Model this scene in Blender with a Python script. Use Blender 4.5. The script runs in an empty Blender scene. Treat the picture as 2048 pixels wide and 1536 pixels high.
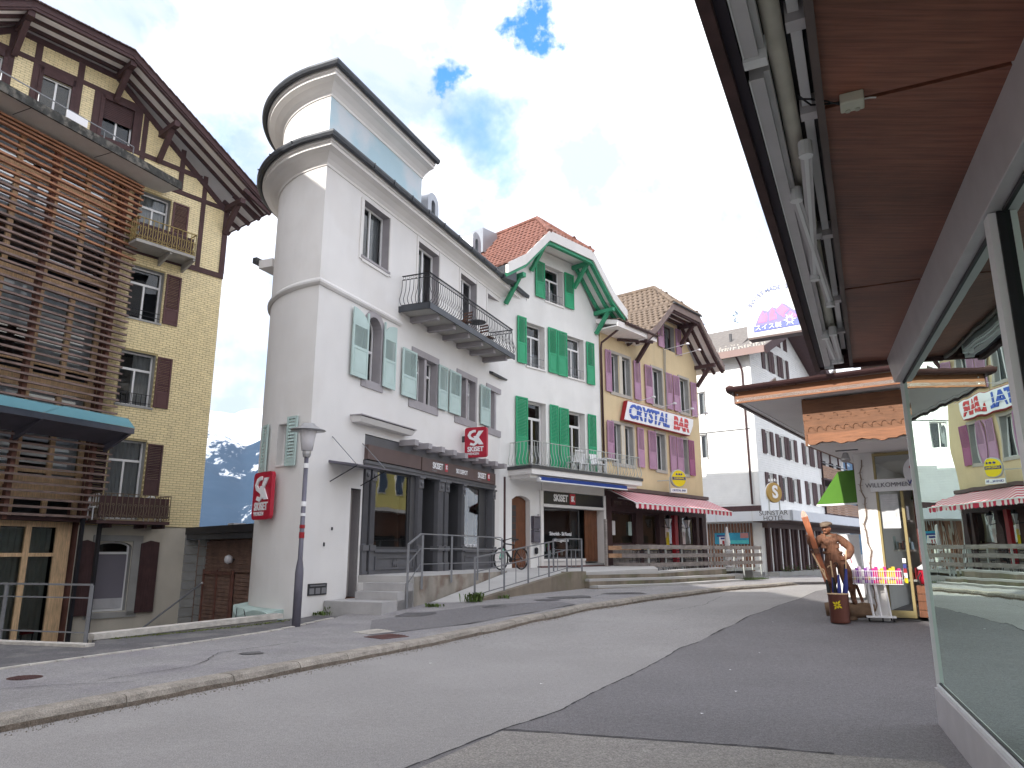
import bpy, math, random
from mathutils import Vector, Matrix
from mathutils.geometry import tessellate_polygon
R=math.radians; rnd=random.Random(7); C=bpy.context.scene.collection; V=Vector
sc=bpy.context.scene
# ------------------------------------------------------------------ camera
cam=bpy.data.cameras.new("camera"); co=bpy.data.objects.new("camera",cam); C.objects.link(co)
cam.sensor_width=36; cam.lens=36*1465/2048; cam.clip_start=.05; cam.clip_end=9000
co.location=(0,0,1.6); co.rotation_euler=(R(90)+math.atan(335/1465),0,0); sc.camera=co
# ------------------------------------------------------------------ light
SUN_AZ,SUN_EL=223,32
sc.view_settings.view_transform='Standard'; sc.view_settings.look='None'; sc.view_settings.gamma=1
sc.view_settings.exposure=1.70
w=bpy.data.worlds.new("World"); sc.world=w; w.use_nodes=True; nt=w.node_tree; N=nt.nodes; L=nt.links
N.clear()
def nn(t,**k):
    n=N.new(t)
    for a,b in k.items(): setattr(n,a,b)
    return n
out=nn('ShaderNodeOutputWorld'); bg=nn('ShaderNodeBackground'); bg.inputs[1].default_value=.1
sky=nn('ShaderNodeTexSky'); sky.sky_type='NISHITA'; sky.sun_disc=False; sky.sun_elevation=R(SUN_EL); sky.sun_rotation=R(SUN_AZ)
sky.air_density=1.2; sky.dust_density=.6; sky.ozone_density=2.5
tc=nn('ShaderNodeTexCoord'); 
n1=nn('ShaderNodeTexNoise'); n1.inputs['Scale'].default_value=2.6; n1.inputs['Detail'].default_value=9; n1.inputs['Roughness'].default_value=.58; n1.inputs['Distortion'].default_value=.5
mp=nn('ShaderNodeMapping'); mp.inputs['Scale'].default_value=(1,1,1.7); mp.inputs['Location'].default_value=(.35,.1,.62)
L.new(tc.outputs['Generated'],mp.inputs[0]); L.new(mp.outputs[0],n1.inputs['Vector'])
n2=nn('ShaderNodeTexNoise'); n2.inputs['Scale'].default_value=5.5; n2.inputs['Detail'].default_value=8; n2.inputs['Roughness'].default_value=.6
mp2=nn('ShaderNodeMapping'); mp2.inputs['Location'].default_value=(3.1,1.7,.4); L.new(tc.outputs['Generated'],mp2.inputs[0]); L.new(mp2.outputs[0],n2.inputs['Vector'])
def mth(op,a,b=None,clamp=False):
    m=nn('ShaderNodeMath',operation=op); m.use_clamp=clamp
    for i,x in enumerate((a,b)):
        if x is None: continue
        if isinstance(x,(int,float)): m.inputs[i].default_value=x
        else: L.new(x,m.inputs[i])
    return m.outputs[0]
# gaps in the cloud deck: directions of the openings, ragged by the noise
holes=None
nw=nn('ShaderNodeTexNoise'); nw.inputs['Scale'].default_value=11; nw.inputs['Detail'].default_value=7; nw.inputs['Roughness'].default_value=.65; L.new(tc.outputs['Generated'],nw.inputs['Vector'])
vs_=nn('ShaderNodeVectorMath',operation='MULTIPLY_ADD'); vs_.inputs[1].default_value=(.22,.22,.22); vs_.inputs[2].default_value=(-.11,-.11,-.11); L.new(nw.outputs['Color'],vs_.inputs[0])
warp=nn('ShaderNodeVectorMath',operation='ADD'); L.new(tc.outputs['Generated'],warp.inputs[0]); L.new(vs_.outputs[0],warp.inputs[1])
def gap(v,rad,amp):
    global holes
    d=nn('ShaderNodeVectorMath',operation='DISTANCE'); nrm=nn('ShaderNodeVectorMath',operation='NORMALIZE')
    L.new(warp.outputs[0],nrm.inputs[0]); L.new(nrm.outputs[0],d.inputs[0]); d.inputs[1].default_value=V(v).normalized()
    q=mth('DIVIDE',d.outputs['Value'],rad); q=mth('MULTIPLY',q,q); q=mth('SUBTRACT',1.0,q,True); q=mth('MULTIPLY',q,q); q=mth('MULTIPLY',q,amp)
    holes=q if holes is None else mth('ADD',holes,q)
gap((.042,.862,.711),.043,.34); gap((-.098,.884,.622),.040,.31); gap((-.03,.906,.545),.08,.11); gap((-.06,.89,.60),.20,.09)
gap((-.33,.93,.50),.14,.06); gap((-.05,.83,.62),.28,.05); gap((.9,-.2,.55),.5,.1); gap((-.5,-.7,.6),.4,.1)
dens=mth('SUBTRACT',n1.outputs['Fac'],holes)
mr=nn('ShaderNodeMapRange'); mr.inputs['From Min'].default_value=.14; mr.inputs['From Max'].default_value=.40; L.new(dens,mr.inputs['Value'])
cr=nn('ShaderNodeValToRGB'); L.new(n2.outputs['Fac'],cr.inputs[0])
cr.color_ramp.elements[0].position=.40; cr.color_ramp.elements[0].color=(3.1,3.3,3.95,1)
cr.color_ramp.elements[1].position=.58; cr.color_ramp.elements[1].color=(7.2,6.95,6.8,1)
mx=nn('ShaderNodeMix',data_type='RGBA'); L.new(mr.outputs[0],mx.inputs['Factor']); L.new(cr.outputs[0],mx.inputs[7])
hs=nn('ShaderNodeHueSaturation'); hs.inputs['Saturation'].default_value=1.45; hs.inputs['Value'].default_value=1.15; L.new(sky.outputs[0],hs.inputs['Color']); L.new(hs.outputs[0],mx.inputs[6])
L.new(mx.outputs[2],bg.inputs[0]); L.new(bg.outputs[0],out.inputs[0])
sl=bpy.data.lights.new("sun","SUN"); sl.energy=2.3; sl.angle=R(.53); sl.color=(1,.95,.87)
so=bpy.data.objects.new("sun",sl); C.objects.link(so)
sd=V((math.sin(R(SUN_AZ))*math.cos(R(SUN_EL)),math.cos(R(SUN_AZ))*math.cos(R(SUN_EL)),math.sin(R(SUN_EL))))
so.rotation_euler=(-sd).to_track_quat('-Z','Y').to_euler(); so.location=(-20,-20,40)

# ------------------------------------------------------------------ materials
MC={}
def mat(name,col,rough=.75,var=.10,scale=1.5,bump=0,bs=40,metal=0,spec=.4,streak=0,kind=None,col2=None,emit=0,alpha=None,speck=0,axis=None):
    if name in MC: return MC[name]
    m=bpy.data.materials.new(name); MC[name]=m; m.use_nodes=True; t=m.node_tree; n=t.nodes; l=t.links; b=n['Principled BSDF']
    b.inputs['Roughness'].default_value=rough; b.inputs['Metallic'].default_value=metal; b.inputs['Specular IOR Level'].default_value=spec
    c=(*col,1); tc=n.new('ShaderNodeTexCoord'); src=None
    def noise(sc_,det=5,ro=.55,ms=(1,1,1)):
        mp=n.new('ShaderNodeMapping'); mp.inputs['Scale'].default_value=ms; l.new(tc.outputs['Object'],mp.inputs[0])
        k=n.new('ShaderNodeTexNoise'); k.inputs['Scale'].default_value=sc_; k.inputs['Detail'].default_value=det; k.inputs['Roughness'].default_value=ro; l.new(mp.outputs[0],k.inputs['Vector']); return k.outputs['Fac']
    def ramp(f,a,b_,c0,c1):
        r=n.new('ShaderNodeValToRGB'); l.new(f,r.inputs[0]); e=r.color_ramp.elements; e[0].position=a;e[1].position=b_;e[0].color=c0;e[1].color=c1; return r.outputs[0]
    def mul(a,b_,f=1,mode='MULTIPLY'):
        x=n.new('ShaderNodeMix'); x.data_type='RGBA'; x.blend_type=mode; XA,XB,XR=x.inputs[6],x.inputs[7],x.outputs[2]; (l.new(f,x.inputs['Factor']) if isinstance(f,bpy.types.NodeSocket) else setattr(x.inputs['Factor'],'default_value',f))
        if isinstance(a,tuple): setattr(XA,'default_value',a)
        else: l.new(a,XA)
        if isinstance(b_,tuple): setattr(XB,'default_value',b_)
        else: l.new(b_,XB)
        return XR
    g=lambda v:(v,v,v,1)
    src=mul(c,ramp(noise(scale),.3,.7,g(1-var),g(1+var*.6)))
    if col2: src=mul(src,(*col2,1),ramp(noise(scale*.6+.3,6),.5,.62,g(0),g(1)),'MIX')
    if kind=='wood':
        ms={'z':(9,9,.5),'x':(.5,9,9),'y':(9,.5,9),'h':(.6,.6,14)}[axis or 'z']
        src=mul(src,ramp(noise(5,7,.6,ms),.32,.68,g(.62),g(1.12)))
    if streak: src=mul(src,ramp(noise(1.3,6,.6,(1.1,1.1,.16)),.48,.75,g(1),g(1-streak)))
    if speck: src=mul(src,ramp(noise(75,2,.6),.35,.65,g(1-speck),g(1+speck))); src=mul(src,ramp(noise(16,3,.7),.3,.7,g(1-speck*.45),g(1+speck*.4)))
    oi=n.new('ShaderNodeObjectInfo'); src=mul(src,ramp(oi.outputs['Random'],0,1,g(.93),g(1.05)))
    l.new(src,b.inputs['Base Color'])
    if bump:
        bp=n.new('ShaderNodeBump'); bp.inputs['Strength'].default_value=bump; bp.inputs['Distance'].default_value=.02
        if kind=='wood': l.new(noise(5,7,.6,ms),bp.inputs['Height'])
        else: l.new(noise(bs,4),bp.inputs['Height'])
        l.new(bp.outputs[0],b.inputs['Normal'])
    if emit: b.inputs['Emission Color'].default_value=c; b.inputs['Emission Strength'].default_value=emit
    return m
def glass(name,tint=(.75,.8,.8),ior=1.5,boost=1.0,rough=.0,gt=(.95,.97,.97)):
    if name in MC: return MC[name]
    m=bpy.data.materials.new(name); MC[name]=m; m.use_nodes=True; t=m.node_tree; n=t.nodes; l=t.links; n.clear()
    o=n.new('ShaderNodeOutputMaterial'); x=n.new('ShaderNodeMixShader'); tr=n.new('ShaderNodeBsdfTransparent'); gl=n.new('ShaderNodeBsdfGlossy'); fr=n.new('ShaderNodeFresnel')
    tr.inputs[0].default_value=(*tint,1); gl.inputs['Roughness'].default_value=rough; gl.inputs[0].default_value=(*gt,1); fr.inputs[0].default_value=ior
    geo=n.new('ShaderNodeNewGeometry')
    # ripple of old float glass
    nz=n.new('ShaderNodeTexNoise'); nz.inputs['Scale'].default_value=1.1; bp=n.new('ShaderNodeBump'); bp.inputs['Strength'].default_value=.05; bp.inputs['Distance'].default_value=.05
    tcn=n.new('ShaderNodeTexCoord'); l.new(tcn.outputs['Object'],nz.inputs['Vector']); l.new(nz.outputs['Fac'],bp.inputs['Height']); l.new(bp.outputs[0],gl.inputs['Normal'])
    mm=n.new('ShaderNodeMath'); mm.operation='MULTIPLY'; mm.use_clamp=True; mm.inputs[1].default_value=boost; l.new(fr.outputs[0],mm.inputs[0])
    l.new(mm.outputs[0],x.inputs[0]); l.new(tr.outputs[0],x.inputs[1]); l.new(gl.outputs[0],x.inputs[2]); l.new(x.outputs[0],o.inputs[0]); return m
M=dict(
 white=mat('white_render',(.76,.745,.73),.9,.06,.6,.3,60,streak=.05,col2=(.72,.70,.68)),
 white2=mat('white_render_green_house',(.74,.735,.72),.9,.06,.6,.3,60,streak=.06,col2=(.69,.685,.67)),
 cornice=mat('cornice_white',(.74,.72,.70),.8,.05), blue=mat('pale_blue_tone',(.42,.57,.64),.85,.1,.3,col2=(.55,.60,.64)),
 greyt=mat('grey_window_stone',(.34,.32,.335),.8,.1,3), pvc=mat('white_window_frame',(.72,.72,.72),.4,.03),
 greyf=mat('grey_shopfront_paint',(.105,.105,.115),.55,.12,3), greyd=mat('dark_grey_paint',(.055,.055,.06),.5,.1),
 brownp=mat('brown_fascia_board',(.105,.07,.065),.6,.12,4), zinc=mat('dark_zinc',(.07,.075,.085),.45,.2,3,metal=.4), zincl=mat('light_zinc',(.35,.37,.40),.4,.1,metal=.5),
 mint=mat('mint_shutter_paint',(.46,.585,.56),.6,.08,2), green=mat('green_shutter_paint',(.025,.33,.155),.55,.10,2), greenb=mat('green_timber_paint',(.045,.30,.16),.55,.12,2),
 mauve=mat('mauve_shutter_paint',(.42,.24,.36),.6,.12,2), mauved=mat('magenta_shutter_paint',(.33,.10,.21),.6,.1,2),
 brown=mat('dark_brown_timber',(.075,.036,.036),.7,.18,4,.3,kind='wood',axis='z'), brownh=mat('dark_brown_timber_beam',(.075,.036,.036),.7,.18,4,.3,kind='wood',axis='h'),
 bshut=mat('brown_shutter_paint',(.10,.045,.045),.6,.12,2), brick=mat('yellow_glazed_brick',(.80,.68,.40),.35,.13,4,.1,20,spec=.5,streak=.06), mortar=mat('brick_mortar',(.36,.30,.16),.9,.1),
 yplast=mat('beige_base_plaster',(.60,.56,.48),.9,.10,1,.3,50,streak=.15), stoneg=mat('grey_quoin_stone',(.33,.33,.32),.9,.12,2,.3,30),
 soffit=mat('grey_painted_boarding',(.86,.82,.80),.8,.06,2), ochre=mat('ochre_render',(.66,.53,.33),.9,.09,.7,.25,60,streak=.10),
 tileo=mat('orange_roof_tile',(.20,.088,.066),.85,.4,3,.3,60), tileb=mat('beige_roof_tile',(.165,.125,.095),.85,.35,3,.3,60), tiled=mat('dark_brown_roof_tile',(.10,.06,.055),.85,.25,5,.3,60), tileg=mat('grey_roof_tile',(.17,.155,.145),.9,.2,4,.3,60),
 slat=mat('weathered_slat_wood',(.26,.185,.165),.8,.3,3,.3,kind='wood',axis='h'), slatn=mat('orange_slat_wood',(.42,.20,.11),.7,.25,3,.3,kind='wood',axis='h'), post=mat('screen_post_wood',(.22,.10,.075),.75,.25,3,.3,kind='wood',axis='z'),
 pine=mat('honey_pine_frame',(.86,.60,.36),.55,.14,3,.15,kind='wood',axis='z'), pineo=mat('orange_larch_board',(.28,.115,.052),.6,.15,2,.2,kind='wood',axis='h'), carved=mat('carved_larch',(.20,.088,.042),.65,.2,2,.2,kind='wood',axis='h'),
 concr=mat('concrete',(.38,.365,.34),.9,.16,1.2,.35,30,streak=.22), concd=mat('stained_concrete',(.33,.30,.26),.9,.25,1.5,.4,30,streak=.35,col2=(.20,.15,.12)), concm=mat('mossy_concrete_wall',(.25,.21,.165),.9,.25,1,.4,30,streak=.5,col2=(.17,.16,.10)),
 step=mat('step_concrete',(.42,.41,.41),.85,.18,2,.3,30,streak=.15), terr=mat('terrace_paving',(.46,.45,.44),.85,.1,1.5,.2,30), steel=mat('galvanised_steel',(.22,.225,.24),.5,.12,5,metal=.3), steelk=mat('black_iron',(.02,.02,.025),.5,.1), steelw=mat('light_iron',(.45,.47,.45),.5,.1),
 road=mat('road_asphalt',(.352,.338,.333),.92,.12,.35,.6,120,speck=.24,col2=(.325,.312,.306)), pave=mat('pavement_asphalt',(.30,.288,.290),.92,.16,.7,.7,110,speck=.3,col2=(.25,.237,.248)), paved=mat('dark_new_asphalt',(.205,.196,.203),.9,.10,.5,.7,110,speck=.28), pavel=mat('old_light_asphalt',(.33,.31,.29),.92,.12,.8,.7,100,speck=.34,col2=(.27,.255,.24)), patch=mat('old_dark_asphalt',(.115,.11,.115),.92,.2,2,.6,100,speck=.3,col2=(.16,.155,.15)),
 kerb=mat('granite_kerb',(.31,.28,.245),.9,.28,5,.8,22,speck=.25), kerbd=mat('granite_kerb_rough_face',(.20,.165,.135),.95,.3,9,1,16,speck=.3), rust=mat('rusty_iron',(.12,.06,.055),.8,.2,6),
 red=mat('red_sign',(.42,.012,.035),.35,.03), signw=mat('sign_white',(.82,.82,.84),.4,.02), black=mat('black_sign',(.02,.02,.024),.4,.1), mintp=mat('mint_plinth_render',(.42,.53,.50),.9,.15,1.5,.5,20,streak=.25),
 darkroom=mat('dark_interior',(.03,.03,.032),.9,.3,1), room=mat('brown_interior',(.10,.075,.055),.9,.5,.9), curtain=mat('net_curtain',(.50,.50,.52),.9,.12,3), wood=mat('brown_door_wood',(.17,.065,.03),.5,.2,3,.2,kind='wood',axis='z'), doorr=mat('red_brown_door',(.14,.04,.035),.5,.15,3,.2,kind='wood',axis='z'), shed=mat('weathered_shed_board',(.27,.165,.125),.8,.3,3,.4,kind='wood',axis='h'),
 teal=mat('teal_glass_roof',(.22,.50,.53),.25,.1,1), alu=mat('brushed_aluminium',(.60,.58,.60),.42,.08,4,metal=.15), alul=mat('light_aluminium',(.82,.83,.85),.4,.04), canvas=mat('beige_canvas_roll',(.66,.63,.56),.9,.12,6), soffw=mat('soffit_veneer',(.25,.095,.062),.5,.5,.9,.15,kind='wood',axis='x'),
 gutter=mat('brown_copper_gutter',(.07,.035,.035),.4,.2,3,metal=.4), ceil=mat('grey_ceiling_render',(.80,.78,.77),.9,.05), siding=mat('white_siding',(.74,.75,.745),.7,.05,2), hband=mat('hotel_fascia_panel',(.62,.66,.72),.5,.04), gold=mat('gold_disc',(.42,.27,.07),.5,.05), slatbr=mat('hotel_wood_slats',(.22,.11,.07),.7,.15,3),
 awr=mat('red_awning_cloth',(.50,.03,.07),.85,.08,3), aww=mat('white_awning_cloth',(.72,.62,.63),.85,.06,3), awb=mat('blue_awning_cloth',(.02,.055,.27),.8,.1), awg=mat('green_awning_cloth',(.055,.15,.012),.85,.1), stonew=mat('rubble_stone',(.22,.20,.19),.9,.4,5,.8,14), deckw=mat('grey_deck_board',(.34,.30,.28),.85,.25,3,.3,kind='wood',axis='h'), decko=mat('orange_worn_board',(.44,.26,.15),.8,.3,3,.3,kind='wood',axis='h'),
 redp=mat('red_paint',(.30,.01,.018),.5,.05), yel=mat('yellow_sign',(.72,.56,.01),.4,.03), navy=mat('navy_print',(.03,.04,.22),.5,.03), carv=mat('statue_wood',(.20,.09,.052),.75,.5,7,.9,kind='wood',axis='z'), carvo=mat('statue_ski_wood',(.40,.12,.045),.35,.3,4,.2,kind='wood',axis='z'), carvg=mat('statue_cap_wood',(.17,.125,.09),.7,.3,6,.4), log=mat('log_bark',(.20,.125,.075),.8,.4,5,.8,12), copper=mat('copper_brown_metal',(.12,.042,.03),.4,.15,3,metal=.4),
 plantm=mat('leaf_green',(.09,.14,.03),.7,.3,8), flower=mat('dark_pink_petals',(.22,.02,.08),.7,.3,8), moss=mat('moss',(.12,.15,.03),.95,.3,20,.5,60), lampw=mat('lamp_shade_white',(.66,.65,.68),.45,.04), lampm=mat('lamp_metal',(.40,.40,.41),.35,.1,metal=.5), postm=mat('lamp_post_metal',(.14,.135,.17),.45,.2,2,metal=.3), rubber=mat('black_rubber',(.02,.02,.02),.8,.1), vine=mat('dry_vine',(.23,.17,.13),.9,.2,6),
 stripe=mat('white_line_stone',(.50,.47,.43),.9,.25,6,.6,30), tealfl=mat('teal_display_floor',(.74,.97,.90),.25,.06), tealw=mat('teal_dark_interior',(.06,.20,.17),.5,.3,.7), chairw=mat('white_plastic',(.75,.75,.76),.4,.03), orange=mat('orange_terracotta',(.5,.16,.06),.8,.1), panerefl=mat('pale_pane_reflection',(.86,.88,.92),.6,.12,.8), wallg=mat('ground_floor_plaster',(.55,.50,.42),.9,.08,1),
)
def translucent(name,c):
    m=bpy.data.materials.new(name); m.use_nodes=True; n=m.node_tree.nodes; l=m.node_tree.links; n.clear(); o=n.new('ShaderNodeOutputMaterial'); x=n.new('ShaderNodeMixShader'); a=n.new('ShaderNodeBsdfTranslucent'); b=n.new('ShaderNodeBsdfGlossy'); b.inputs['Roughness'].default_value=.15; a.inputs[0].default_value=(*c,1); x.inputs[0].default_value=.12
    l.new(a.outputs[0],x.inputs[1]); l.new(b.outputs[0],x.inputs[2]); l.new(x.outputs[0],o.inputs[0]); return m
M['tealt']=translucent('teal_frosted_glass',(.50,.74,.80))
G_WIN=glass('window_glass',(.55,.58,.58),1.55,1.25); G_SHOP=glass('shop_glass',(.62,.68,.68),1.55,1.5); G_EXT=glass('coated_glass',(.75,.8,.82),1.6,4.5); G_NEAR=glass('near_shop_glass',(.76,.97,.91),1.42,1.2,gt=(.80,.95,.87))

# ------------------------------------------------------------------ helpers
class Fr:                                   # upright local frame: u along a wall, w out of it, z up
    def __init__(s,ox,oy,h,ns=1,d=None,n=None):
        s.o=V((ox,oy,0)); h=R(h); s.d=V(d) if d else V((math.sin(h),math.cos(h),0)); s.n=V(n) if n else V((s.d.y*ns,-s.d.x*ns,0)); s.ns=ns
    def P(s,u,w,z): return s.o+s.d*u+s.n*w+V((0,0,z))
FL=Fr(0,0,0,d=(1,0,0),n=(0,-1,0))
WM={}
def link(o,parent=None,world=None):
    C.objects.link(o); world=world or Matrix.Identity(4); WM[o.name]=world
    if parent: o.parent=parent; o.matrix_parent_inverse=WM[parent.name].inverted()
    o.matrix_basis=world; return o
def thing(name,label,cat,loc,group=None,kind=None):
    o=bpy.data.objects.new(name,None); o.empty_display_size=.2; link(o,None,Matrix.Translation(V(loc)))
    o['label']=label; o['category']=cat
    if group: o['group']=group
    if kind: o['kind']=kind
    return o
def tag(o,label,cat=None,group=None,kind=None):
    if label: o['label']=label
    if cat: o['category']=cat
    if group: o['group']=group
    if kind: o['kind']=kind
    return o
class MB:
    def __init__(s): s.v=[]; s.f=[]
    def add(s,vs,fs):
        n=len(s.v); s.v+=[tuple(v) for v in vs]; s.f+=[tuple(i+n for i in f) for f in fs]; return s
    def hexa(s,a,b): # two matching quads
        return s.add(list(a)+list(b),[(3,2,1,0),(4,5,6,7),(0,1,5,4),(1,2,6,5),(2,3,7,6),(3,0,4,7)])
    def box(s,F,u0,u1,w0,w1,z0,z1):
        return s.hexa([F.P(u0,w0,z0),F.P(u1,w0,z0),F.P(u1,w1,z0),F.P(u0,w1,z0)],[F.P(u0,w0,z1),F.P(u1,w0,z1),F.P(u1,w1,z1),F.P(u0,w1,z1)])
    def bar(s,p,q,a,b,up=(0,0,1)):
        p=V(p);q=V(q);d=(q-p).normalized(); x=d.cross(V(up)); 
        if x.length<1e-4: x=V((1,0,0))
        x.normalize(); y=x.cross(d).normalized(); x*=a/2; y*=b/2
        return s.hexa([p-x-y,p+x-y,p+x+y,p-x+y],[q-x-y,q+x-y,q+x+y,q-x+y])
    def tube(s,pts,r,n=6,cap=True):
        pts=[V(p) for p in pts]; rs=r if isinstance(r,(list,tuple)) else [r]*len(pts); base=len(s.v); x=None
        for i,p in enumerate(pts):
            d=(pts[min(i+1,len(pts)-1)]-pts[max(i-1,0)]).normalized()
            if x is None:
                x=d.cross(V((0,0,1)) if abs(d.z)<.9 else V((1,0,0))).normalized()
            x=(x-d*x.dot(d)).normalized(); y=d.cross(x)
            for k in range(n):
                a=2*math.pi*k/n; s.v.append(tuple(p+(x*math.cos(a)+y*math.sin(a))*rs[i]))
        for i in range(len(pts)-1):
            for k in range(n): a=base+i*n+k; b=base+i*n+(k+1)%n; s.f.append((a,b,b+n,a+n))
        if cap: s.f.append(tuple(base+k for k in reversed(range(n)))); s.f.append(tuple(base+(len(pts)-1)*n+k for k in range(n)))
        return s
    def prism(s,F,poly,w0,w1):
        n=len(poly); s_=len(s.v)
        for w in (w0,w1):
            for u,z in poly: s.v.append(tuple(F.P(u,w,z)))
        s.f.append(tuple(s_+i for i in range(n))); s.f.append(tuple(s_+n+i for i in reversed(range(n))))
        for i in range(n): j=(i+1)%n; s.f.append((s_+i,s_+n+i,s_+n+j,s_+j))
        return s
    def slab(s,poly,z0,z1):
        n=len(poly); b=len(s.v)
        for k in (0,1):
            for p in poly:
                zz=(z0,z1)[k]
                s.v.append((p[0],p[1],zz if len(p)<3 else p[2]+zz))
        s.f.append(tuple(b+i for i in reversed(range(n)))); s.f.append(tuple(b+n+i for i in range(n)))
        for i in range(n): j=(i+1)%n; s.f.append((b+i,b+j,b+n+j,b+n+i))
        return s
    def lathe(s,c,prof,n=20,ax=V((0,0,1))):
        c=V(c); ax=V(ax).normalized(); x=ax.cross(V((0,0,1)) if abs(ax.z)<.9 else V((1,0,0))).normalized(); y=ax.cross(x); b=len(s.v); m=len(prof)
        for r,h in prof:
            for k in range(n): a=2*math.pi*k/n; s.v.append(tuple(c+ax*h+(x*math.cos(a)+y*math.sin(a))*max(r,1e-4)))
        for i in range(m-1):
            for k in range(n): a=b+i*n+k; q=b+i*n+(k+1)%n; s.f.append((a,q,q+n,a+n))
        s.f.append(tuple(b+k for k in reversed(range(n)))); s.f.append(tuple(b+(m-1)*n+k for k in range(n))); return s
    def ob(s,name,m,parent=None,kind=None,label=None,smooth=False,world=None):
        me=bpy.data.meshes.new(name); me.from_pydata(s.v,[],s.f); me.materials.append(m)
        if smooth:
            for p in me.polygons: p.use_smooth=True
        me.update(); o=bpy.data.objects.new(name,me); link(o,parent,world)
        if kind: o['kind']=kind
        if label: o['label']=label
        return o
def box(name,F,u0,u1,w0,w1,z0,z1,m,parent=None,**k): return MB().box(F,u0,u1,w0,w1,z0,z1).ob(name,m,parent,**k)
def bevel(o,wd=.01,seg=2):
    b=o.modifiers.new('bevel','BEVEL'); b.width=wd; b.segments=seg; b.limit_method='ANGLE'; return o
def wall(name,F,outer,holes,w,depth,m,parent,rm=None):
    polys=[outer]+holes; pts=[p for q in polys for p in q]; tr=tessellate_polygon([[V((a,b,0)) for a,b in q] for q in polys])
    mb=MB(); mb.add([F.P(a,w,b) for a,b in pts],tr); o=mb.ob(name,m,parent)
    if depth and holes:
        for h in holes:
            n=len(h); r=MB()
            for i in range(n):
                a,b=h[i],h[(i+1)%n]; r.add([F.P(a[0],w,a[1]),F.P(b[0],w,b[1]),F.P(b[0],w-depth,b[1]),F.P(a[0],w-depth,a[1])],[(0,1,2,3)])
            r.ob('window_reveal',rm or m,parent)
    return o
def rect(u0,u1,z0,z1): return [(u0,z0),(u1,z0),(u1,z1),(u0,z1)]
def window(F,par,u0,u1,z0,z1,depth=.22,fm=None,transom=None,cols=2,fw=.055,curtain=None,sill=None,w=0,sillw=.06,g=None,name='window',arch=0,rail=None):
    fm=fm or M['pvc']; g=g or G_WIN; mb=MB(); d0,d1=w-depth-.05,w-depth
    if arch:
        um=(u0+u1)/2; ra=(u1-u0)/2; zc=z1-arch; pts_o=[(um+ra*math.cos(a),zc+arch*math.sin(a)) for a in [math.pi*k/10 for k in range(11)]]; pts_i=[(um+(ra-fw)*math.cos(a),zc+(arch-fw)*math.sin(a)) for a in [math.pi*k/10 for k in range(11)]]
        for k in range(10): mb.hexa([F.P(*a) for a in [(pts_o[k][0],d0,pts_o[k][1]),(pts_o[k+1][0],d0,pts_o[k+1][1]),(pts_i[k+1][0],d0,pts_i[k+1][1]),(pts_i[k][0],d0,pts_i[k][1])]],[F.P(*a) for a in [(pts_o[k][0],d1,pts_o[k][1]),(pts_o[k+1][0],d1,pts_o[k+1][1]),(pts_i[k+1][0],d1,pts_i[k+1][1]),(pts_i[k][0],d1,pts_i[k][1])]])
        zt=zc
    else: zt=z1; mb.box(F,u0+fw,u1-fw,d0,d1,z1-fw,z1)
    mb.box(F,u0,u0+fw,d0,d1,z0,zt); mb.box(F,u1-fw,u1,d0,d1,z0,zt); mb.box(F,u0+fw,u1-fw,d0,d1,z0,z0+fw*1.3)
    zs=[z0+fw*1.3,z1-fw*(0 if arch else 1)]
    if transom: mb.box(F,u0+fw,u1-fw,d0,d1+.012,transom-fw*.7,transom+fw*.7)
    W_=u1-u0-2*fw
    cu=[u0+fw+W_*k/cols for k in range(1,cols)]
    for c in cu: mb.box(F,c-fw*.55,c+fw*.55,d0,d1+.008,z0+fw*1.3,(transom-fw*.7) if transom else zs[1]-.005)
    o=mb.ob(name,fm,par); e=[u0+fw]+cu+[u1-fw]
    for k in range(cols):
        pa,pb=e[k]-.002,e[k+1]+.002
        if arch:
            poly=[(pa,z0),(pb,z0)]
            for q in range(6):
                uu=pb+(pa-pb)*q/5; poly.append((uu,zc+arch*math.sqrt(max(0,1-((uu-um)/(ra))**2))*.97))
            MB().add([F.P(a,d0+.02,b) for a,b in poly],[tuple(range(len(poly)))]).ob('pane',g,o)
        else: MB().add([F.P(pa,d0+.02,z0),F.P(pb,d0+.02,z0),F.P(pb,d0+.02,z1),F.P(pa,d0+.02,z1)],[(0,1,2,3)]).ob('pane',g,o)
    if curtain:
        cb=MB(); zt=z1 
        def drape(a,b,za,zb):
            n=max(4,int((b-a)/.045)); vs=[]
            for i in range(n+1):
                uu=a+(b-a)*i/n; ww=d0-.09+.022*math.sin(i*1.7)+.01*math.sin(i*.6)
                vs+=[F.P(uu,ww,za),F.P(uu,ww,zb)]
            cb.add(vs,[(2*i,2*i+2,2*i+3,2*i+1) for i in range(n)])
        if curtain=='full': drape(u0,u1,z0,zt)
        elif curtain=='sides': drape(u0,u0+W_*.3,z0,zt); drape(u1-W_*.3,u1,z0,zt)
        elif curtain=='right': drape(u0+W_*.52,u1,z0,zt)
        elif curtain=='half': drape(u0,u1,z0,z0+(z1-z0)*.38)
        cb.ob('curtain',M['curtain'],o)
    if sill: MB().box(F,u0-sillw,u1+sillw,w-depth,w+.05,z0-.07,z0-.002).ob('sill',sill,o)
    if rail:
        rb=MB(); hz=z0+.42
        for zz in (z0+.12,hz): rb.bar(F.P(u0,w-.03,zz),F.P(u1,w-.03,zz),.018,.018)
        k=max(3,int((u1-u0)/.16))
        for i in range(1,k): uu=u0+(u1-u0)*i/k; rb.bar(F.P(uu,w-.03,z0+.02),F.P(uu,w-.03,hz),.014,.014)
        rb.ob('guard_rail',rail,o)
    return o
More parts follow.
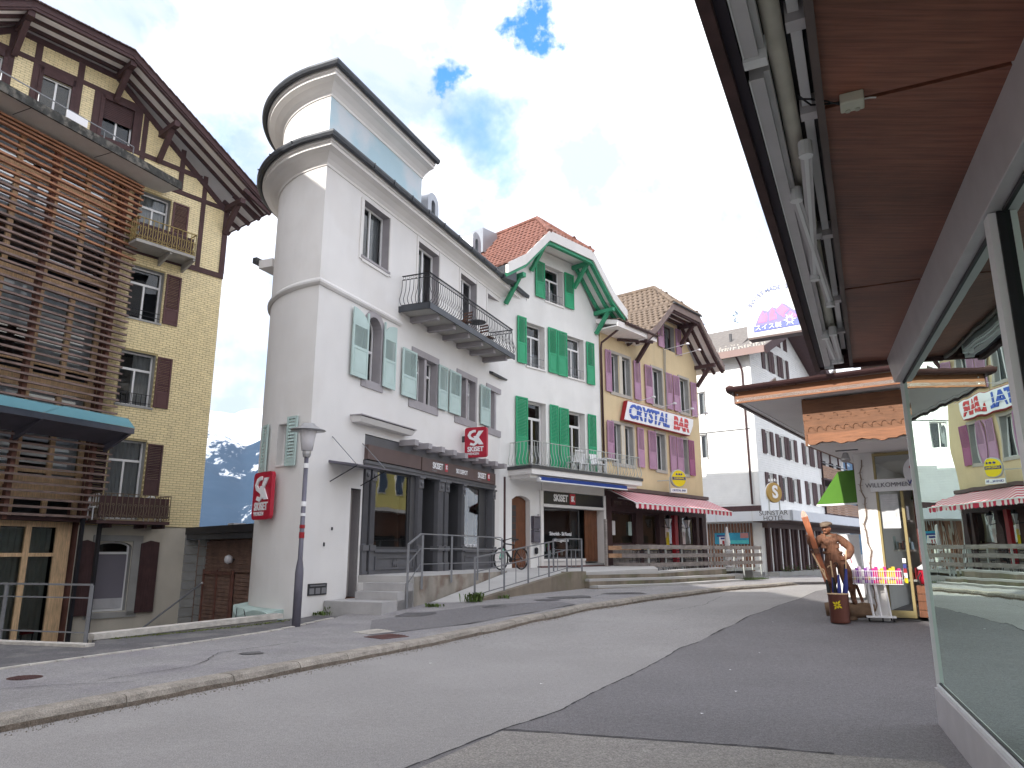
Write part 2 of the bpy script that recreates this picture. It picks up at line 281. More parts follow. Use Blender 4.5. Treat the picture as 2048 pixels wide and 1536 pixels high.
def shutter(F,par,u0,u1,z0,z1,m,w=.03,split=.42,ang=0,hinge='l',arch=0,label=None,nl=None):
    """louvred leaf; ang swings it out from the wall about its hinge side"""
    if ang:
        hu=u0 if hinge=='l' else u1; sgn=1 if hinge=='l' else -1; a=R(ang); d=(F.d*math.cos(a)+F.n*math.sin(a)*sgn); nrm=V((0,0,1)).cross(d)*(-1 if F.ns>0 else 1)
        nrm=F.n*math.cos(a)-F.d*math.sin(a)*sgn
        f=Fr(0,0,0,d=tuple(d),n=tuple(nrm)); f.o=F.P(hu,0,0)-d*hu; f.o.z=0; F=f
    t=.04; s=.06; mb=MB()
    zt=z1-(arch or 0)
    mb.box(F,u0,u0+s,w,w+t,z0,z1 if (arch and hinge=='r') or not arch else zt); mb.box(F,u1-s,u1,w,w+t,z0,z1 if (arch and hinge=='l') or not arch else zt)
    zm=z0+(z1-z0)*split
    if not arch: mb.box(F,u0+s,u1-s,w+.002,w+t-.002,z1-s,z1)
    else:
        hi=u0 if hinge=='l' else u1; lo=u1 if hinge=='l' else u0
        # curved head
        poly=[]
        for k in range(7):
            uu=lo+(hi-lo)*k/6; poly.append((uu,zt+arch*math.sin(math.acos(1-k/6))if False else zt+arch*math.sqrt(1-(1-k/6)**2)))
        poly=poly+[(hi,zt-.05),(lo,zt-.05)]; mb.prism(F,poly,w+.003,w+t-.003)
    mb.box(F,u0+s,u1-s,w+.002,w+t-.002,z0,z0+s*1.3); mb.box(F,u0+s,u1-s,w+.002,w+t-.002,zm-s*.6,zm+s*.6); mb.box(F,u0+s,u1-s,w+.012,w+t-.012,z0+s*1.3,zm-s*.6)
    mb.box(F,u0+s+.04,u1-s-.04,w+.008,w+t-.006,z0+s*1.3+.05,zm-s*.6-.05)
    o=mb.ob('shutter',m,par,label=label)
    lz=zm+s*.6; top=(zt-.05) if arch else z1-s; n=nl or max(6,int((top-lz)/.062)); lb=MB(); p=(top-lz)/n
    for i in range(n):
        z=lz+p*(i+.5)
        lb.hexa([F.P(u0+s,w+.004,z+.004+p*.30),F.P(u1-s,w+.004,z+.004+p*.30),F.P(u1-s,w+t-.004,z-.004-p*.30),F.P(u0+s,w+t-.004,z-.004-p*.30)],[F.P(u0+s,w+.004,z+p*.30+.014),F.P(u1-s,w+.004,z+p*.30+.014),F.P(u1-s,w+t-.004,z-p*.30+.006),F.P(u0+s,w+t-.004,z-p*.30+.006)])
    lb.ob('louvres',m,o,kind='stuff'); return o
def txt(body,F,u,z,w,size,m,parent,bold=.0,align='CENTER',sx=1,ext=.006,name='lettering',shear=0,roll=0,rowname=None,flip=False):
    cu=bpy.data.curves.new(name,'FONT'); cu.body=body; cu.size=size; cu.align_x=align; cu.align_y='CENTER'; cu.extrude=ext; cu.offset=bold*size; cu.shear=shear; cu.resolution_u=4
    t=bpy.data.objects.new('tmp',cu); me=bpy.data.meshes.new_from_object(t); bpy.data.objects.remove(t); me.materials.clear(); me.materials.append(m)
    x=F.d*(1 if F.ns>0 else -1); mt=Matrix((( x.x,0,F.n.x,0),(x.y,0,F.n.y,0),(0,1,0,0),(0,0,0,1)))
    mt=Matrix.Translation(F.P(u,w,z))@mt@Matrix.Rotation(roll,4,'Z')@Matrix.Diagonal((sx,1,1,1)); me.transform(mt)
    o=bpy.data.objects.new(name,me); link(o,parent); return o
def dup(o,delta,label=None,parent=None,spin=0,about=None):
    """copy a thing with its parts; delta moves it in the world"""
    c=o.copy(); C.objects.link(c)
    if parent is None:
        mt=Matrix.Translation(V(delta))@WM[o.name]
        if spin: a=V(about or WM[o.name].translation); mt=Matrix.Translation(V(delta))@Matrix.Translation(a)@Matrix.Rotation(spin,4,'Z')@Matrix.Translation(-a)@WM[o.name]
        c.matrix_basis=mt; WM[c.name]=mt
    else: c.parent=parent; WM[c.name]=WM[o.name]
    if label: c['label']=label
    for ch in list(o.children): dup(ch,delta,None,c)
    return c
def bricks(F,par,u0,u1,z0,z1,holes,bl,bh,joint,m,proud=.02,near=None,nmax=300,clip=None,w=0,name='brick',skip=None):
    allb=[]; row=0; z=z0
    while z+bh<=z1+1e-6:
        iv=[clip(z,z+bh)] if clip else [(u0,u1)]
        for h in holes:
            hz0,hz1=min(p[1] for p in h),max(p[1] for p in h); hu0,hu1=min(p[0] for p in h),max(p[0] for p in h)
            if z+bh>hz0 and z<hz1:
                nv=[]
                for a,b in iv:
                    if hu1<=a or hu0>=b: nv.append((a,b))
                    else:
                        if hu0-a>.03: nv.append((a,hu0))
                        if b-hu1>.03: nv.append((hu1,b))
                iv=nv
        off=(row%2)*bl/2; k=math.floor((u0-off)/bl)
        for a,b in iv:
            k=math.floor((a-off)/bl)
            while off+k*bl<b:
                s,e=max(a,off+k*bl)+joint/2,min(b,off+(k+1)*bl)-joint/2; k+=1
                if e-s>.025: allb.append((s,e,z,z+bh-joint))
        z+=bh; row+=1
    cam_=V((0,0,1.6)); allb.sort(key=lambda q:(F.P((q[0]+q[1])/2,0,q[2])-(near or cam_)).length)
    cache={}; rest=MB()
    for i,(s,e,a,b) in enumerate(allb):
        pr=proud+rnd.uniform(-.003,.004)
        if i<nmax:
            L_=round(e-s,2); me=cache.get(L_)
            if me is None:
                q=MB().box(FL,0,L_,-proud*.2,proud,0,b-a); me=bpy.data.meshes.new(name); me.from_pydata(q.v,[],q.f); me.materials.append(m); cache[L_]=me
            o=bpy.data.objects.new(name,me); mt=Matrix(((F.d.x,-F.n.x,0,0),(F.d.y,-F.n.y,0,0),(0,0,1,0),(0,0,0,1))); link(o,par,Matrix.Translation(F.P(s,w+pr-proud,a))@mt)
        else: rest.box(F,s,e,w,w+pr,a,b)
    if rest.v: rest.ob(name+'_courses',m,par,kind='stuff')
def tiles(par,O,eu,ev,nrm,wu,wv,nu,nv,m,keep=None,near=V((0,0,1.6)),nmax=280,curve=.035,name='roof_tile'):
    """O corner, eu along eave, ev up slope (unit), tile pitch wu x wv"""
    prof=[(0,0),(.18,.75),(.5,1),(.82,.75),(1,0)]; base=MB(); vs=[];
    for (t,k) in prof:
        for (q,lift) in ((-.12,.030),(1.0,.004)): vs.append(V((t*wu*.97,q*wv,k*curve+lift)))
    n=len(prof); fs=[(2*i,2*i+2,2*i+3,2*i+1) for i in range(n-1)]
    lo=[V((t*wu*.97,-.12*wv,k*curve+.008)) for t,k in prof]; b=len(vs); vs+=lo; fs+=[(2*i,b+i,b+i+1,2*i+2) for i in range(n-1)]
    me=bpy.data.meshes.new(name); me.from_pydata(vs,[],fs); me.materials.append(m)
    rot=Matrix(((eu.x,ev.x,nrm.x,0),(eu.y,ev.y,nrm.y,0),(eu.z,ev.z,nrm.z,0),(0,0,0,1))); L_=[]
    for i in range(nu):
        for j in range(nv):
            if keep is None or keep((i+.5)*wu,(j+.5)*wv): L_.append((O+eu*(i*wu+((j%2)*wu*.5))+ev*(j*wv)))
    L_.sort(key=lambda p:(p-near).length); rest=MB()
    for i,p in enumerate(L_):
        p=p+nrm*rnd.uniform(0,.008); mt=Matrix.Translation(p)@rot@Matrix.Rotation(rnd.uniform(-.012,.012),4,'Z')
        if i<nmax: o=bpy.data.objects.new(name,me); link(o,par,mt)
        else: rest.add([mt@v for v in vs],fs)
    if rest.v: rest.ob('roof_tiles',m,par,kind='stuff')
# ------------------------------------------------------------------ street heights
PROF=[(-60,0),(11.5,0),(13.5,.045),(15.2,.16),(17,.28),(20,.34),(25,.37),(30,.31),(40,.12),(50,-.02),(70,-.1),(400,-.4)]
def gz(x,y):
    s=.42*x+.907*y
    for (a,p),(b,q) in zip(PROF,PROF[1:]):
        if a<=s<=b: t=(s-a)/(b-a); t=t*t*(3-2*t); return p+(q-p)*t
    return 0
def drape(name,poly,dz,m,kind='structure',label=None,step=.8,parent=None,skirt=0):
    """a sheet following the street, cut to the polygon"""
    me=bpy.data.meshes.new(name); import bmesh
    bm=bmesh.new(); vs=[bm.verts.new((x,y,0)) for x,y in poly]; bm.faces.new(vs)
    xs=[p[0] for p in poly]; ys=[p[1] for p in poly]; s0=min(.42*x+.907*y for x,y in poly); s1=max(.42*x+.907*y for x,y in poly)
    s=math.floor(s0)
    while s<min(s1,72):
        if s>10: bmesh.ops.bisect_plane(bm,geom=bm.verts[:]+bm.edges[:]+bm.faces[:],plane_co=V((.42,.907,0))*s/(.42**2+.907**2),plane_no=(.42,.907,0))
        s+=step
    for v in bm.verts: v.co.z=gz(v.co.x,v.co.y)+dz
    if skirt:
        e=bmesh.ops.extrude_edge_only(bm,edges=[e for e in bm.edges if e.is_boundary])
        for v in [g for g in e['geom'] if isinstance(g,bmesh.types.BMVert)]: v.co.z-=skirt
    bmesh.ops.recalc_face_normals(bm,faces=bm.faces[:]); bm.to_mesh(me); bm.free(); me.materials.append(m); o=bpy.data.objects.new(name,me); link(o,parent)
    if kind: o['kind']=kind
    if label: o['label']=label
    return o
# ------------------------------------------------------------------ terrain, street
g=MB(); g.add([(-2500,-400,-1.75),(2500,-400,-1.75),(2500,900,-1.75),(-2500,900,-1.75)],[(0,1,2,3)]); g.ob('ground',M['patch'],kind='structure')
KERB=[(-9.6,-1.5),(-6.3,4.0),(-4.64,7.18),(-3.72,9.0),(-2.95,10.5),(-1.97,12.4),(-.30,15.35),(2.1,18.0),(4.63,21.3),(8.37,26.3),(11.71,30.9)]
RIGHT=[(-4.6,-1.5),(-2.0,3.6),(-.78,6.08),(-.07,7.3),(.48,8.08),(.96,9.12),(1.62,10.4),(2.76,12.78),(4.31,15.1),(5.9,17.5),(7.9,20.8),(9.6,24),(13.5,31),(24,48)]
def poly_at(P,s):
    for a,b in zip(P,P[1:]):
        l=math.dist(a,b)
        if s<=l: return (a[0]+(b[0]-a[0])*s/l,a[1]+(b[1]-a[1])*s/l,(b[0]-a[0])/l,(b[1]-a[1])/l)
        s-=l
    return None
def smooth(P,n=2):
    for _ in range(n):
        Q=[P[0]]
        for a,b in zip(P,P[1:]): Q+=[(a[0]*.75+b[0]*.25,a[1]*.75+b[1]*.25),(a[0]*.25+b[0]*.75,a[1]*.25+b[1]*.75)]
        P=Q+[P[-1]]
    return P
KS=smooth(KERB)
def offs(P,d):
    out=[]
    for i,p in enumerate(P):
        a,b=P[max(i-1,0)],P[min(i+1,len(P)-1)]; l=math.dist(a,b); out.append((p[0]+(b[1]-a[1])/l*d,p[1]-(b[0]-a[0])/l*d))
    return out
drape('road',offs(KS,-.08)+[(15.0,35.0),(20,50)]+[(34,62),(34,48)]+RIGHT[::-1],0,M['road'])
drape('right_pavement',RIGHT+[(34,48),(34,20),(14,14),(6,9),(3.2,4),(1.3,-1.5)],.004,M['paved'])
drape('old_pavement_patch',[(-4.5,-1.4),(-2.0,3.4),(-.72,6.0),(-.09,7.2),(.34,7.12),(.99,6.92),(1.91,6.66),(2.6,6.4),(3.3,6.2),(3.1,4),(1.2,-1.4)],.008,M['pavel'])
GUT=[(-9.5,3.2),(-6.62,10.08),(-6.2,11.05),(-5.55,12.4),(-5.06,13.5),(-4.55,14.9),(-4.2,16.0),(-3.9,17.2)]
drape('left_pavement',offs(KS,-.22)+[(15.0,35.0),(20,50),(8,52),(5,32),(-1,24),(-3.9,17.2)]+GUT[::-1][1:]+[(-12,-1.5)],.11,M['pave'],skirt=.14)
drape('forecourt_pavement',GUT+[(-4.6,17.4),(-5.15,16.5),(-7.15,13.35),(-6.9,12.5),(-8.6,13.0),(-15,10),(-15,3.2)],.114,M['patch'],skirt=.3)
drape('asphalt_repair',[(-2.6,14.0),(-.5,15.9),(1.5,17.9),(1.2,18.6),(-.9,18.2),(-3.0,16.4)],.118,M['paved'],label=None)
# granite kerb, one stone after another
kt=thing('kerb','long granite kerb curving along the left edge of the road','kerb',(KERB[2][0],KERB[2][1],0),kind='structure')
KS=smooth(KERB); s=0; KL=sum(math.dist(a,b) for a,b in zip(KS,KS[1:]))
while s<KL-.1:
    l=rnd.choice([1.0,1.15,1.3,1.45]); e=min(s+l,KL-.01); mb=MB(); n=3; ring=[]
    for k in range(n+1):
        x,y,dx,dy=poly_at(KS,s+.006+(e-s-.012)*k/n); z=gz(x,y)
        if e>KL-1.2 : z-=.1*(k/n)*(e>KL-.2)
        nx,ny=dy,-dx; r_=rnd.uniform
        prof=[(.0+r_(0,.012),-.12),(.012+r_(-.008,.008),.05+r_(-.01,.01)),(-.012+r_(-.004,.004),.105),(-.05,.124+r_(-.003,.003)),(-.24,.126),(-.25,-.12)]
        ring.append([(x+nx*a,y+ny*a,z+b) for a,b in prof])
    for k in range(n):
        for j in range(6): mb.add([ring[k][j],ring[k][(j+1)%6],ring[k+1][(j+1)%6],ring[k+1][j]],[(0,1,2,3)])
    mb.add(ring[0],[tuple(range(6))]); mb.add(ring[n],[tuple(range(5,-1,-1))])
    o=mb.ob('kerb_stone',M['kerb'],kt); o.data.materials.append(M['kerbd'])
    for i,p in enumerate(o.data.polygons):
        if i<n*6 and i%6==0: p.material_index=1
    s=e
# stone channel line on the pavement
cs=thing('stone_channel','thin pale stone channel line running along the left pavement','channel',(GUT[1][0],GUT[1][1],.12),kind='structure')
s=0; GL=sum(math.dist(a,b) for a,b in zip(GUT,GUT[1:]))
while s<GL-.4:
    a=poly_at(GUT,s+.01); b=poly_at(GUT,s+.38); z=max(gz(a[0],a[1]),gz(b[0],b[1]))+.114
    MB().bar((a[0],a[1],z+.006),(b[0],b[1],z+.006),.075+rnd.uniform(-.008,.008),.02).ob('channel_stone',M['stripe'],cs); s+=.39
def flat(name,label,cat,x,y,m,poly=None,r=None,dz=.13):
    t=thing(name,label,cat,(x,y,gz(x,y)+dz)); mb=MB()
    if r: mb.lathe((x,y,gz(x,y)+dz-.02),[(r,0),(r,.022),(r*.93,.022),(r*.93,.018),(.001,.018)],24); mb.ob('lid',m,t); q=MB(); 
    else: mb.slab([(a,b,gz(a,b)+dz-.012) for a,b in poly],0,.014); mb.ob('lid',m,t); q=MB(); a,b,c_=poly[0],poly[1],poly[3]
    if not r:
        for i in range(1,6): k=i/6; q.bar((a[0]+(b[0]-a[0])*k,a[1]+(b[1]-a[1])*k,gz(*a)+dz+.004),(c_[0]+(b[0]-a[0])*k,c_[1]+(b[1]-a[1])*k,gz(*c_)+dz+.004),.02,.006)
    else:
        for i in range(-3,4): k=i*r/4; h=math.sqrt(r*r-k*k)*.85; q.bar((x+k,y-h,gz(x,y)+dz+.004),(x+k,y+h,gz(x,y)+dz+.004),.018,.005)
    q.ob('lid_ribs',m,t)
flat('manhole_cover','round rusty manhole cover on the left pavement near the bottom left','manhole cover',-5.9,9.44,M['rust'],r=.19,dz=.112)
flat('drain_cover','rusty rectangular iron cover in the pavement past the street lamp','drain cover',-2.3,13.7,M['rust'],[(-2.64,13.75),(-2.25,13.4),(-1.85,13.8),(-2.25,14.2)],dz=.118)
flat('service_cover','pale concrete service cover in the pavement beside the rusty one','drain cover',-2.7,14.5,M['stripe'],[(-3.0,14.5),(-2.62,14.15),(-2.2,14.5),(-2.62,14.9)],dz=.118)
for x,y,a,b in [(-2.2,17.0,.5,.15),(1.6,20.0,.7,.25),(3.2,21.3,.8,.2),(-3.9,11.6,.22,.05),(-.4,18.0,.35,.1),(0.9,19.2,.4,.12)]:
    poly=[(x+a*math.cos(t)*rnd.uniform(.6,1.1)+b*math.sin(t)*.6,y+a*math.sin(t)*.7*rnd.uniform(.5,1.1)) for t in [k*.7 for k in range(9)]]
    o=drape('tar_stain',poly,.122,M['patch'],kind='structure')
# cracks, seams and grit
def crack(pts,wd=.008,dz=.121,m='patch',jit=.05,name='asphalt_crack'):
    q=MB(); P_=[]
    for (x0,y0),(x1,y1) in zip(pts,pts[1:]):
        n=max(2,int(math.dist((x0,y0),(x1,y1))/.12))
        for k in range(n): t=k/n; P_.append((x0+(x1-x0)*t+rnd.gauss(0,jit*.4),y0+(y1-y0)*t+rnd.gauss(0,jit*.4)))
    P_.append(pts[-1])
    for i,(a,b) in enumerate(zip(P_,P_[1:])):
        d=V((b[0]-a[0],b[1]-a[1])).normalized(); w_=wd*rnd.uniform(.5,1.3)
        q.add([(a[0]-d.y*w_,a[1]+d.x*w_,gz(*a)+dz),(a[0]+d.y*w_,a[1]-d.x*w_,gz(*a)+dz),(b[0]+d.y*w_,b[1]-d.x*w_,gz(*b)+dz),(b[0]-d.y*w_,b[1]+d.x*w_,gz(*b)+dz)],[(0,1,2,3)])
    o=q.ob(name,mat('crack_dark',(.05,.048,.05),.95),kind='stuff'); o['label']='thin dark crack line in the asphalt'
for pts in ([(-4.9,9.2),(-4.2,10.4),(-4.4,11.6),(-3.6,13.0)],[(-6.3,8.2),(-5.2,8.9),(-4.4,9.1)],[(-.6,17.5),(.8,18.6),(2.2,20.2),(3.0,21.8)],[(-7.2,7.2),(-6.4,6.1),(-5.6,5.9)]): crack(pts)
crack([(3.4,17.2),(4.8,18.9),(6.0,21.8)],.006,.003,jit=.06)
crack([(-.09,7.25),(.34,7.15),(.99,6.95),(1.91,6.69),(2.6,6.43)],.014,.0125,jit=.02,name='asphalt_seam')
crack([(a,b) for a,b in RIGHT[1:13]],.012,.0062,jit=.012,name='asphalt_seam')
gr=MB()
for k in range(2600):
    s_=rnd.uniform(4,38); p=poly_at(KS,s_); o=abs(rnd.gauss(0,.10))+.03; x,y=p[0]+p[3]*o,p[1]-p[2]*o; r=rnd.uniform(.004,.012); z=gz(x,y)+.002; a=rnd.uniform(0,3)
    gr.add([(x+r*math.cos(a+t),y+r*math.sin(a+t),z) for t in (0,2.1,4.2)]+[(x,y,z+r)],[(0,1,3),(1,2,3),(2,0,3)])
gr.ob('gutter_grit',mat('grit_stone',(.20,.17,.14),.95,.4,30),kind='stuff')['label']='fine grit lying along the foot of the kerb'
for x,y in ((.35,9.6),(1.9,7.9),(2.6,9.1),(3.9,12.2),(3.0,10.7),(-1.2,11.3),(5.2,15.3)):
    o=MB().add([(x,y,gz(x,y)+.012),(x+.035,y+.01,gz(x,y)+.02),(x+.03,y+.04,gz(x,y)+.012),(x-.005,y+.03,gz(x,y)+.016)],[(0,1,2,3)]).ob('paper_scrap',M['signw'],kind='stuff'); o['label']='tiny white scrap lying on the asphalt'
# yard below the pavement
yd=MB(); yd.slab([(-15.5,11.5,0),(-9,11.5,0),(-8.6,13,0),(-6.9,12.3,0),(-5,16.3,0),(-5.2,19,0),(-8,26,0),(-11,30,0),(-26,22,0),(-26,11.5,0)],-1.75,-1.2); yd.ob('yard',M['patch'],kind='structure')
rw=thing('retaining_wall','low retaining wall with pale rendered coping and moss beside the yellow brick house','wall',(-6.2,14.9,0))
MB().bar((-7.2,13.35,-.6),(-5.1,16.55,-.45),.16,1.5).ob('wall_face',M['concr'],rw); MB().bar((-7.26,13.27,.17),(-5.05,16.62,.24),.24,.1).ob('coping',M['stripe'],rw)
mo=MB()
for k in range(700):
    t=rnd.random(); x=-7.0+2.1*t+rnd.uniform(.04,.22); y=13.3+3.15*t-rnd.uniform(0,.1); z=gz(x,y)+.125; a=rnd.uniform(0,6); r=rnd.uniform(.01,.035)
    mo.add([(x,y,z),(x+r*math.cos(a),y+r*math.sin(a),z+.01),(x+r*math.cos(a+1),y+r*math.sin(a+1),z+rnd.uniform(.01,.035))],[(0,1,2)])
mo.ob('moss_strip',M['moss'],kind='stuff')['label']='green moss along the foot of the pale coping'
kb=thing('stone_edging','mossy pale stone edging at the foot of the grey steel railing','edging',(-7.7,12.7,.1)); MB().bar((-6.75,12.35,.09),(-10.5,13.35,.09),.2,.14).ob('edging_stone',M['stripe'],kb)
# ------------------------------------------------------------------ shared builders
def half_hip(F,par,uc,he,ze,hh,zh,zr,wf,wr,wb,th,mr,ms,flare=None,dz=0):
    """half hipped gable roof, underside through the given points"""
    def sl(sg):
        fr=[(uc+sg*he,ze)]+([(uc+sg*flare[0],flare[1])] if flare else [])+[(uc+sg*hh,zh)]; return fr
    for sg in (-1,1):
        e=sl(sg); under=MB(); top=MB()
        for k in range(len(e)-1):
            (a,za),(b,zb)=e[k],e[k+1]
            for mb,o in ((under,0),(top,th)): mb.add([F.P(a,wf,za+o),F.P(b,wf,zb+o),F.P(b,wb,zb+o),F.P(a,wb,za+o)],[(0,1,2,3)])
        b,zb=e[-1]
        for mb,o in ((under,0),(top,th)): mb.add([F.P(b,wf,zb+o),F.P(uc,wr,zr+o),F.P(uc,wb,zr+o),F.P(b,wb,zb+o)],[(0,1,2,3)])
        a,za=e[0]; under.add([F.P(a,wf,za),F.P(a,wb,za),F.P(a,wb,za+th),F.P(a,wf,za+th)],[(0,1,2,3)])
        pts=e
        for (a,za),(b,zb) in zip(pts,pts[1:]): under.add([F.P(a,wf,za),F.P(b,wf,zb),F.P(b,wf,zb+th),F.P(a,wf,za+th)],[(0,1,2,3)])
        under.ob('soffit',ms,par); top.ob('roof',mr,par)
    mb=MB().add([F.P(uc-hh,wf,zh+th),F.P(uc+hh,wf,zh+th),F.P(uc,wr,zr+th)],[(0,1,2)]); mb.ob('hip',mr,par)
    MB().add([F.P(uc-hh,wf,zh),F.P(uc+hh,wf,zh),F.P(uc+hh,-.1,zh+dz),F.P(uc-hh,-.1,zh+dz),F.P(uc+hh,wf,zh+th),F.P(uc-hh,wf,zh+th)],[(0,1,2,3),(0,1,4,5)]).ob('soffit',ms,par)
def bracket(F,par,u,z,w1,m,drop=.9,t=.16,dn=0):
    mb=MB(); mb.bar(F.P(u,0,z),F.P(u,w1,z-dn),t,t); a=MB().bar(F.P(u,.05,z-drop),F.P(u,w1*.72,z-t*.4-dn*.6),t*.85,t*.85)
    o=mb.ob('bracket',m,par); a.ob('brace',m,o); return o
def scroll_rail(F,par,u0,u1,w0,w1,z0,z1,m,step=.13,belly=.10,rings=False,r=.011,ends=True,style='belly'):
    runs=[(F.P(u0,w1,0),F.P(u1,w1,0),F.n)]
    if ends: runs+=[(F.P(u0,w0,0),F.P(u0,w1,0),-F.d),(F.P(u1,w0,0),F.P(u1,w1,0),F.d)]
    for a,b,nn_ in runs:
        tp=MB(); H=z1-z0
        tp.bar(a+V((0,0,z1)),b+V((0,0,z1)),.045,.022); MB().bar(a+V((0,0,z0+.04)),b+V((0,0,z0+.04)),.03,.02).ob('bottom_rail',m,par)
        if rings: MB().bar(a+V((0,0,z1-.12)),b+V((0,0,z1-.12)),.025,.015).ob('ring_rail',m,par)
        rail=tp.ob('hand_rail',m,par); L_=(b-a).length; n=max(1,round(L_/step))
        for i in range(n+1):
            p=a+(b-a)*i/n; mb=MB()
            if style=='belly':
                pts=[p+nn_*(belly*q)+V((0,0,z0+.04+(H-.06-(.12 if rings else 0))*t)) for t,q in ((0,.2),(.08,.75),(.22,1),(.4,.55),(.6,.12),(.8,0),(1,0))]
                mb.tube(pts,r,5)
            else:
                mb.tube([p+V((0,0,z0+.04)),p+V((0,0,z1))],r,5); q=p+(b-a)/n*.5; d=(b-a).normalized()
                if i<n:
                    for sg,zc,rr in ((1,.16,.055),(-1,.58,.05)):
                        mb.tube([q+d*sg*rr*(1-t*.09)*math.cos(t*.8)+V((0,0,z0+H*zc+rr*math.sin(t*.8)*(1-t*.09))) for t in range(9)],r*.8,4)
                    mb.tube([q-d*.03+V((0,0,z0+H*.22)),q+d*.02+V((0,0,z0+H*.38)),q-d*.01+V((0,0,z0+H*.55))],r*.8,4)
            if rings and i<n:
                q=p+(b-a)/n*.5+V((0,0,z1-.06)); d=(b-a).normalized()
                mb.tube([q+d*.045*math.cos(t*math.pi/4)+V((0,0,.045*math.sin(t*math.pi/4))) for t in range(9)],.007,4)
            mb.ob('baluster',m,par)
def gutter(F,par,u0,u1,w,z,m,r=.07,n=0):
    mb=MB(); k=8
    P_=[(r*math.cos(math.pi+math.pi*i/k),r*math.sin(math.pi+math.pi*i/k)) for i in range(k+1)]
    mb.prism(F,[(0,0)],w,w) if False else None
    vs=[]; 
    for u in (u0,u1): vs+=[F.P(u,w+a,z+b) for a,b in P_]
    mb.add(vs,[(i,i+1,i+k+2,i+k+1) for i in range(k)]+[tuple(range(k+1)),tuple(range(2*k+1,k,-1))]); o=mb.ob('gutter',m,par); q=MB()
    for i in range(n): u=u0+(u1-u0)*(i+.5)/n; q.add([F.P(u-.012,w+a*1.08,z+b*1.08) for a,b in P_]+[F.P(u+.012,w+a*1.08,z+b*1.08) for a,b in P_],[(i_,i_+1,i_+k+2,i_+k+1) for i_ in range(k)])
    if n: q.ob('gutter_clips',m,o)
    return o
# ------------------------------------------------------------------ yellow brick house
Y=Fr(-11.2,26.7,39.2); yh=thing('yellow_brick_house','tall yellow glazed brick house with dark brown half timbering and wide gable roof','house',Y.P(-6,-5,-1.2))
UC=-6.2; UL=-12.4
def rake(u): return min(18.19,14.62+(0-u)*(18.19-14.62)/4.63) if u>UC else min(18.19,14.62+(u-UL)*(18.19-14.62)/4.63)
hol=[rect(-6.93,-5.93,15.72,16.98),rect(-5.0,-3.86,15.7,17.22),rect(-8.95,-7.95,15.72,16.98),rect(-3.34,-2.26,12.1,14.25),rect(-3.34,-2.2,9.53,11.42),rect(-3.34,-2.18,6.47,8.34),rect(-3.34,-2.18,2.62,5.27)]
up=[(-3.98,2.42),(0,2.42),(0,14.62),(-4.63,18.19),(-7.77,18.19),(UL,14.5),(-3.98,14.5)]
wall('wall',Y,up,hol,0,.24,M['mortar'],yh,M['brownh'] if 0 else M['stoneg'])
gfw=[(-3.34,-.28)]+[(-2.26,-.28),(-2.26,1.75)]+[(-2.8+.54*math.cos(a),1.75+.17*math.sin(a)) for a in [math.pi*k/8 for k in range(1,8)]]+[(-3.34,1.75)]
wall('base_wall',Y,rect(-3.98,0,-1.7,2.42),[gfw],-.02,.2,M['yplast'],yh,M['stoneg'])
b=MB(); b.box(Y,UL,-.01,-9,-.3,-1.7,14.6); 
MB().add([Y.P(0,0,-1.7),Y.P(0,-9,-1.7),Y.P(0,-9,14.62),Y.P(0,0,14.62)],[(0,1,2,3)]).ob('side_wall',M['yplast'],yh)
MB().add([Y.P(UL,0,-1.7),Y.P(UL,-9,-1.7),Y.P(UL,-9,14.62),Y.P(UL,0,14.62)],[(0,1,2,3)]).ob('side_wall',M['yplast'],yh)
MB().add([Y.P(-3.9,-.8,-1.7),Y.P(0,-.8,-1.7),Y.P(0,-.8,14.5),Y.P(-4.6,-.8,18),Y.P(-7.8,-.8,18),Y.P(UL,-.8,14.5),Y.P(-3.9,-.8,14.5)],[(0,1,2,3,4,5,6)]).ob('interior_wall',M['darkroom'],yh)
def yclip(za,zb):
    z=zb
    if z<=14.55: return (-3.98,-.0)
    if z<=14.62: return (-8.6,-.0)
    k=(z-14.62)/(18.19-14.62)*4.63; return (max(-8.6,UL+k),-k)
def holex(h,e=.09): return [(min(p[0] for p in h)-e,min(p[1] for p in h)-.0),(max(p[0] for p in h)+e,max(p[1] for p in h)+e)]
bricks(Y,yh,-8.6,0,2.44,18.15,[holex(h,0.02) for h in hol],.25,.083,.014,M['brick'],.016,near=Y.P(-1,8,3),clip=yclip)
# timbers
def beam(u0,z0,u1,z1,wd=.17,w=.05,n='timber',m=None):
    p,q=Y.P(u0,w-.03,z0),Y.P(u1,w-.03,z1)
    MB().bar(p,q,.10,wd,up=tuple(Y.n)).ob(n,m or M['brown'],yh) if abs(u1-u0)<1e-3 and False else MB().hexa(*_bm(u0,z0,u1,z1,wd,w)).ob(n,m or (M['brown'] if abs(u1-u0)<.3 else M['brownh']),yh)
def _bm(u0,z0,u1,z1,wd,w):
    d=V((u1-u0,z1-z0)).normalized(); n=V((-d.y,d.x))*wd/2
    q=[(u0-n.x,z0-n.y),(u1-n.x,z1-n.y),(u1+n.x,z1+n.y),(u0+n.x,z0+n.y)]
    return [Y.P(a,0,b) for a,b in q],[Y.P(a,w,b) for a,b in q]
beam(-3.98,11.95,-.0,11.95,.2,.06); beam(-.09,12.05,-.09,14.6,.2,.062); beam(-1.05,12.05,-1.05,15.75,.17,.05)
beam(-3.98,14.72,-.05,14.72,.16,.055); beam(-8.6,15.61,-1.2,15.61,.18,.058); beam(-8.9,17.36,-3.7,17.36,.16,.056)
beam(-2.0,14.8,-2.0,16.45,.18,.05); beam(-3.48,14.8,-3.48,17.3,.17,.05); beam(-3.48,12.05,-3.48,14.65,.17,.05)
for u in (-7.08,-5.78): beam(u,15.7,u,18.1,.20,.052)
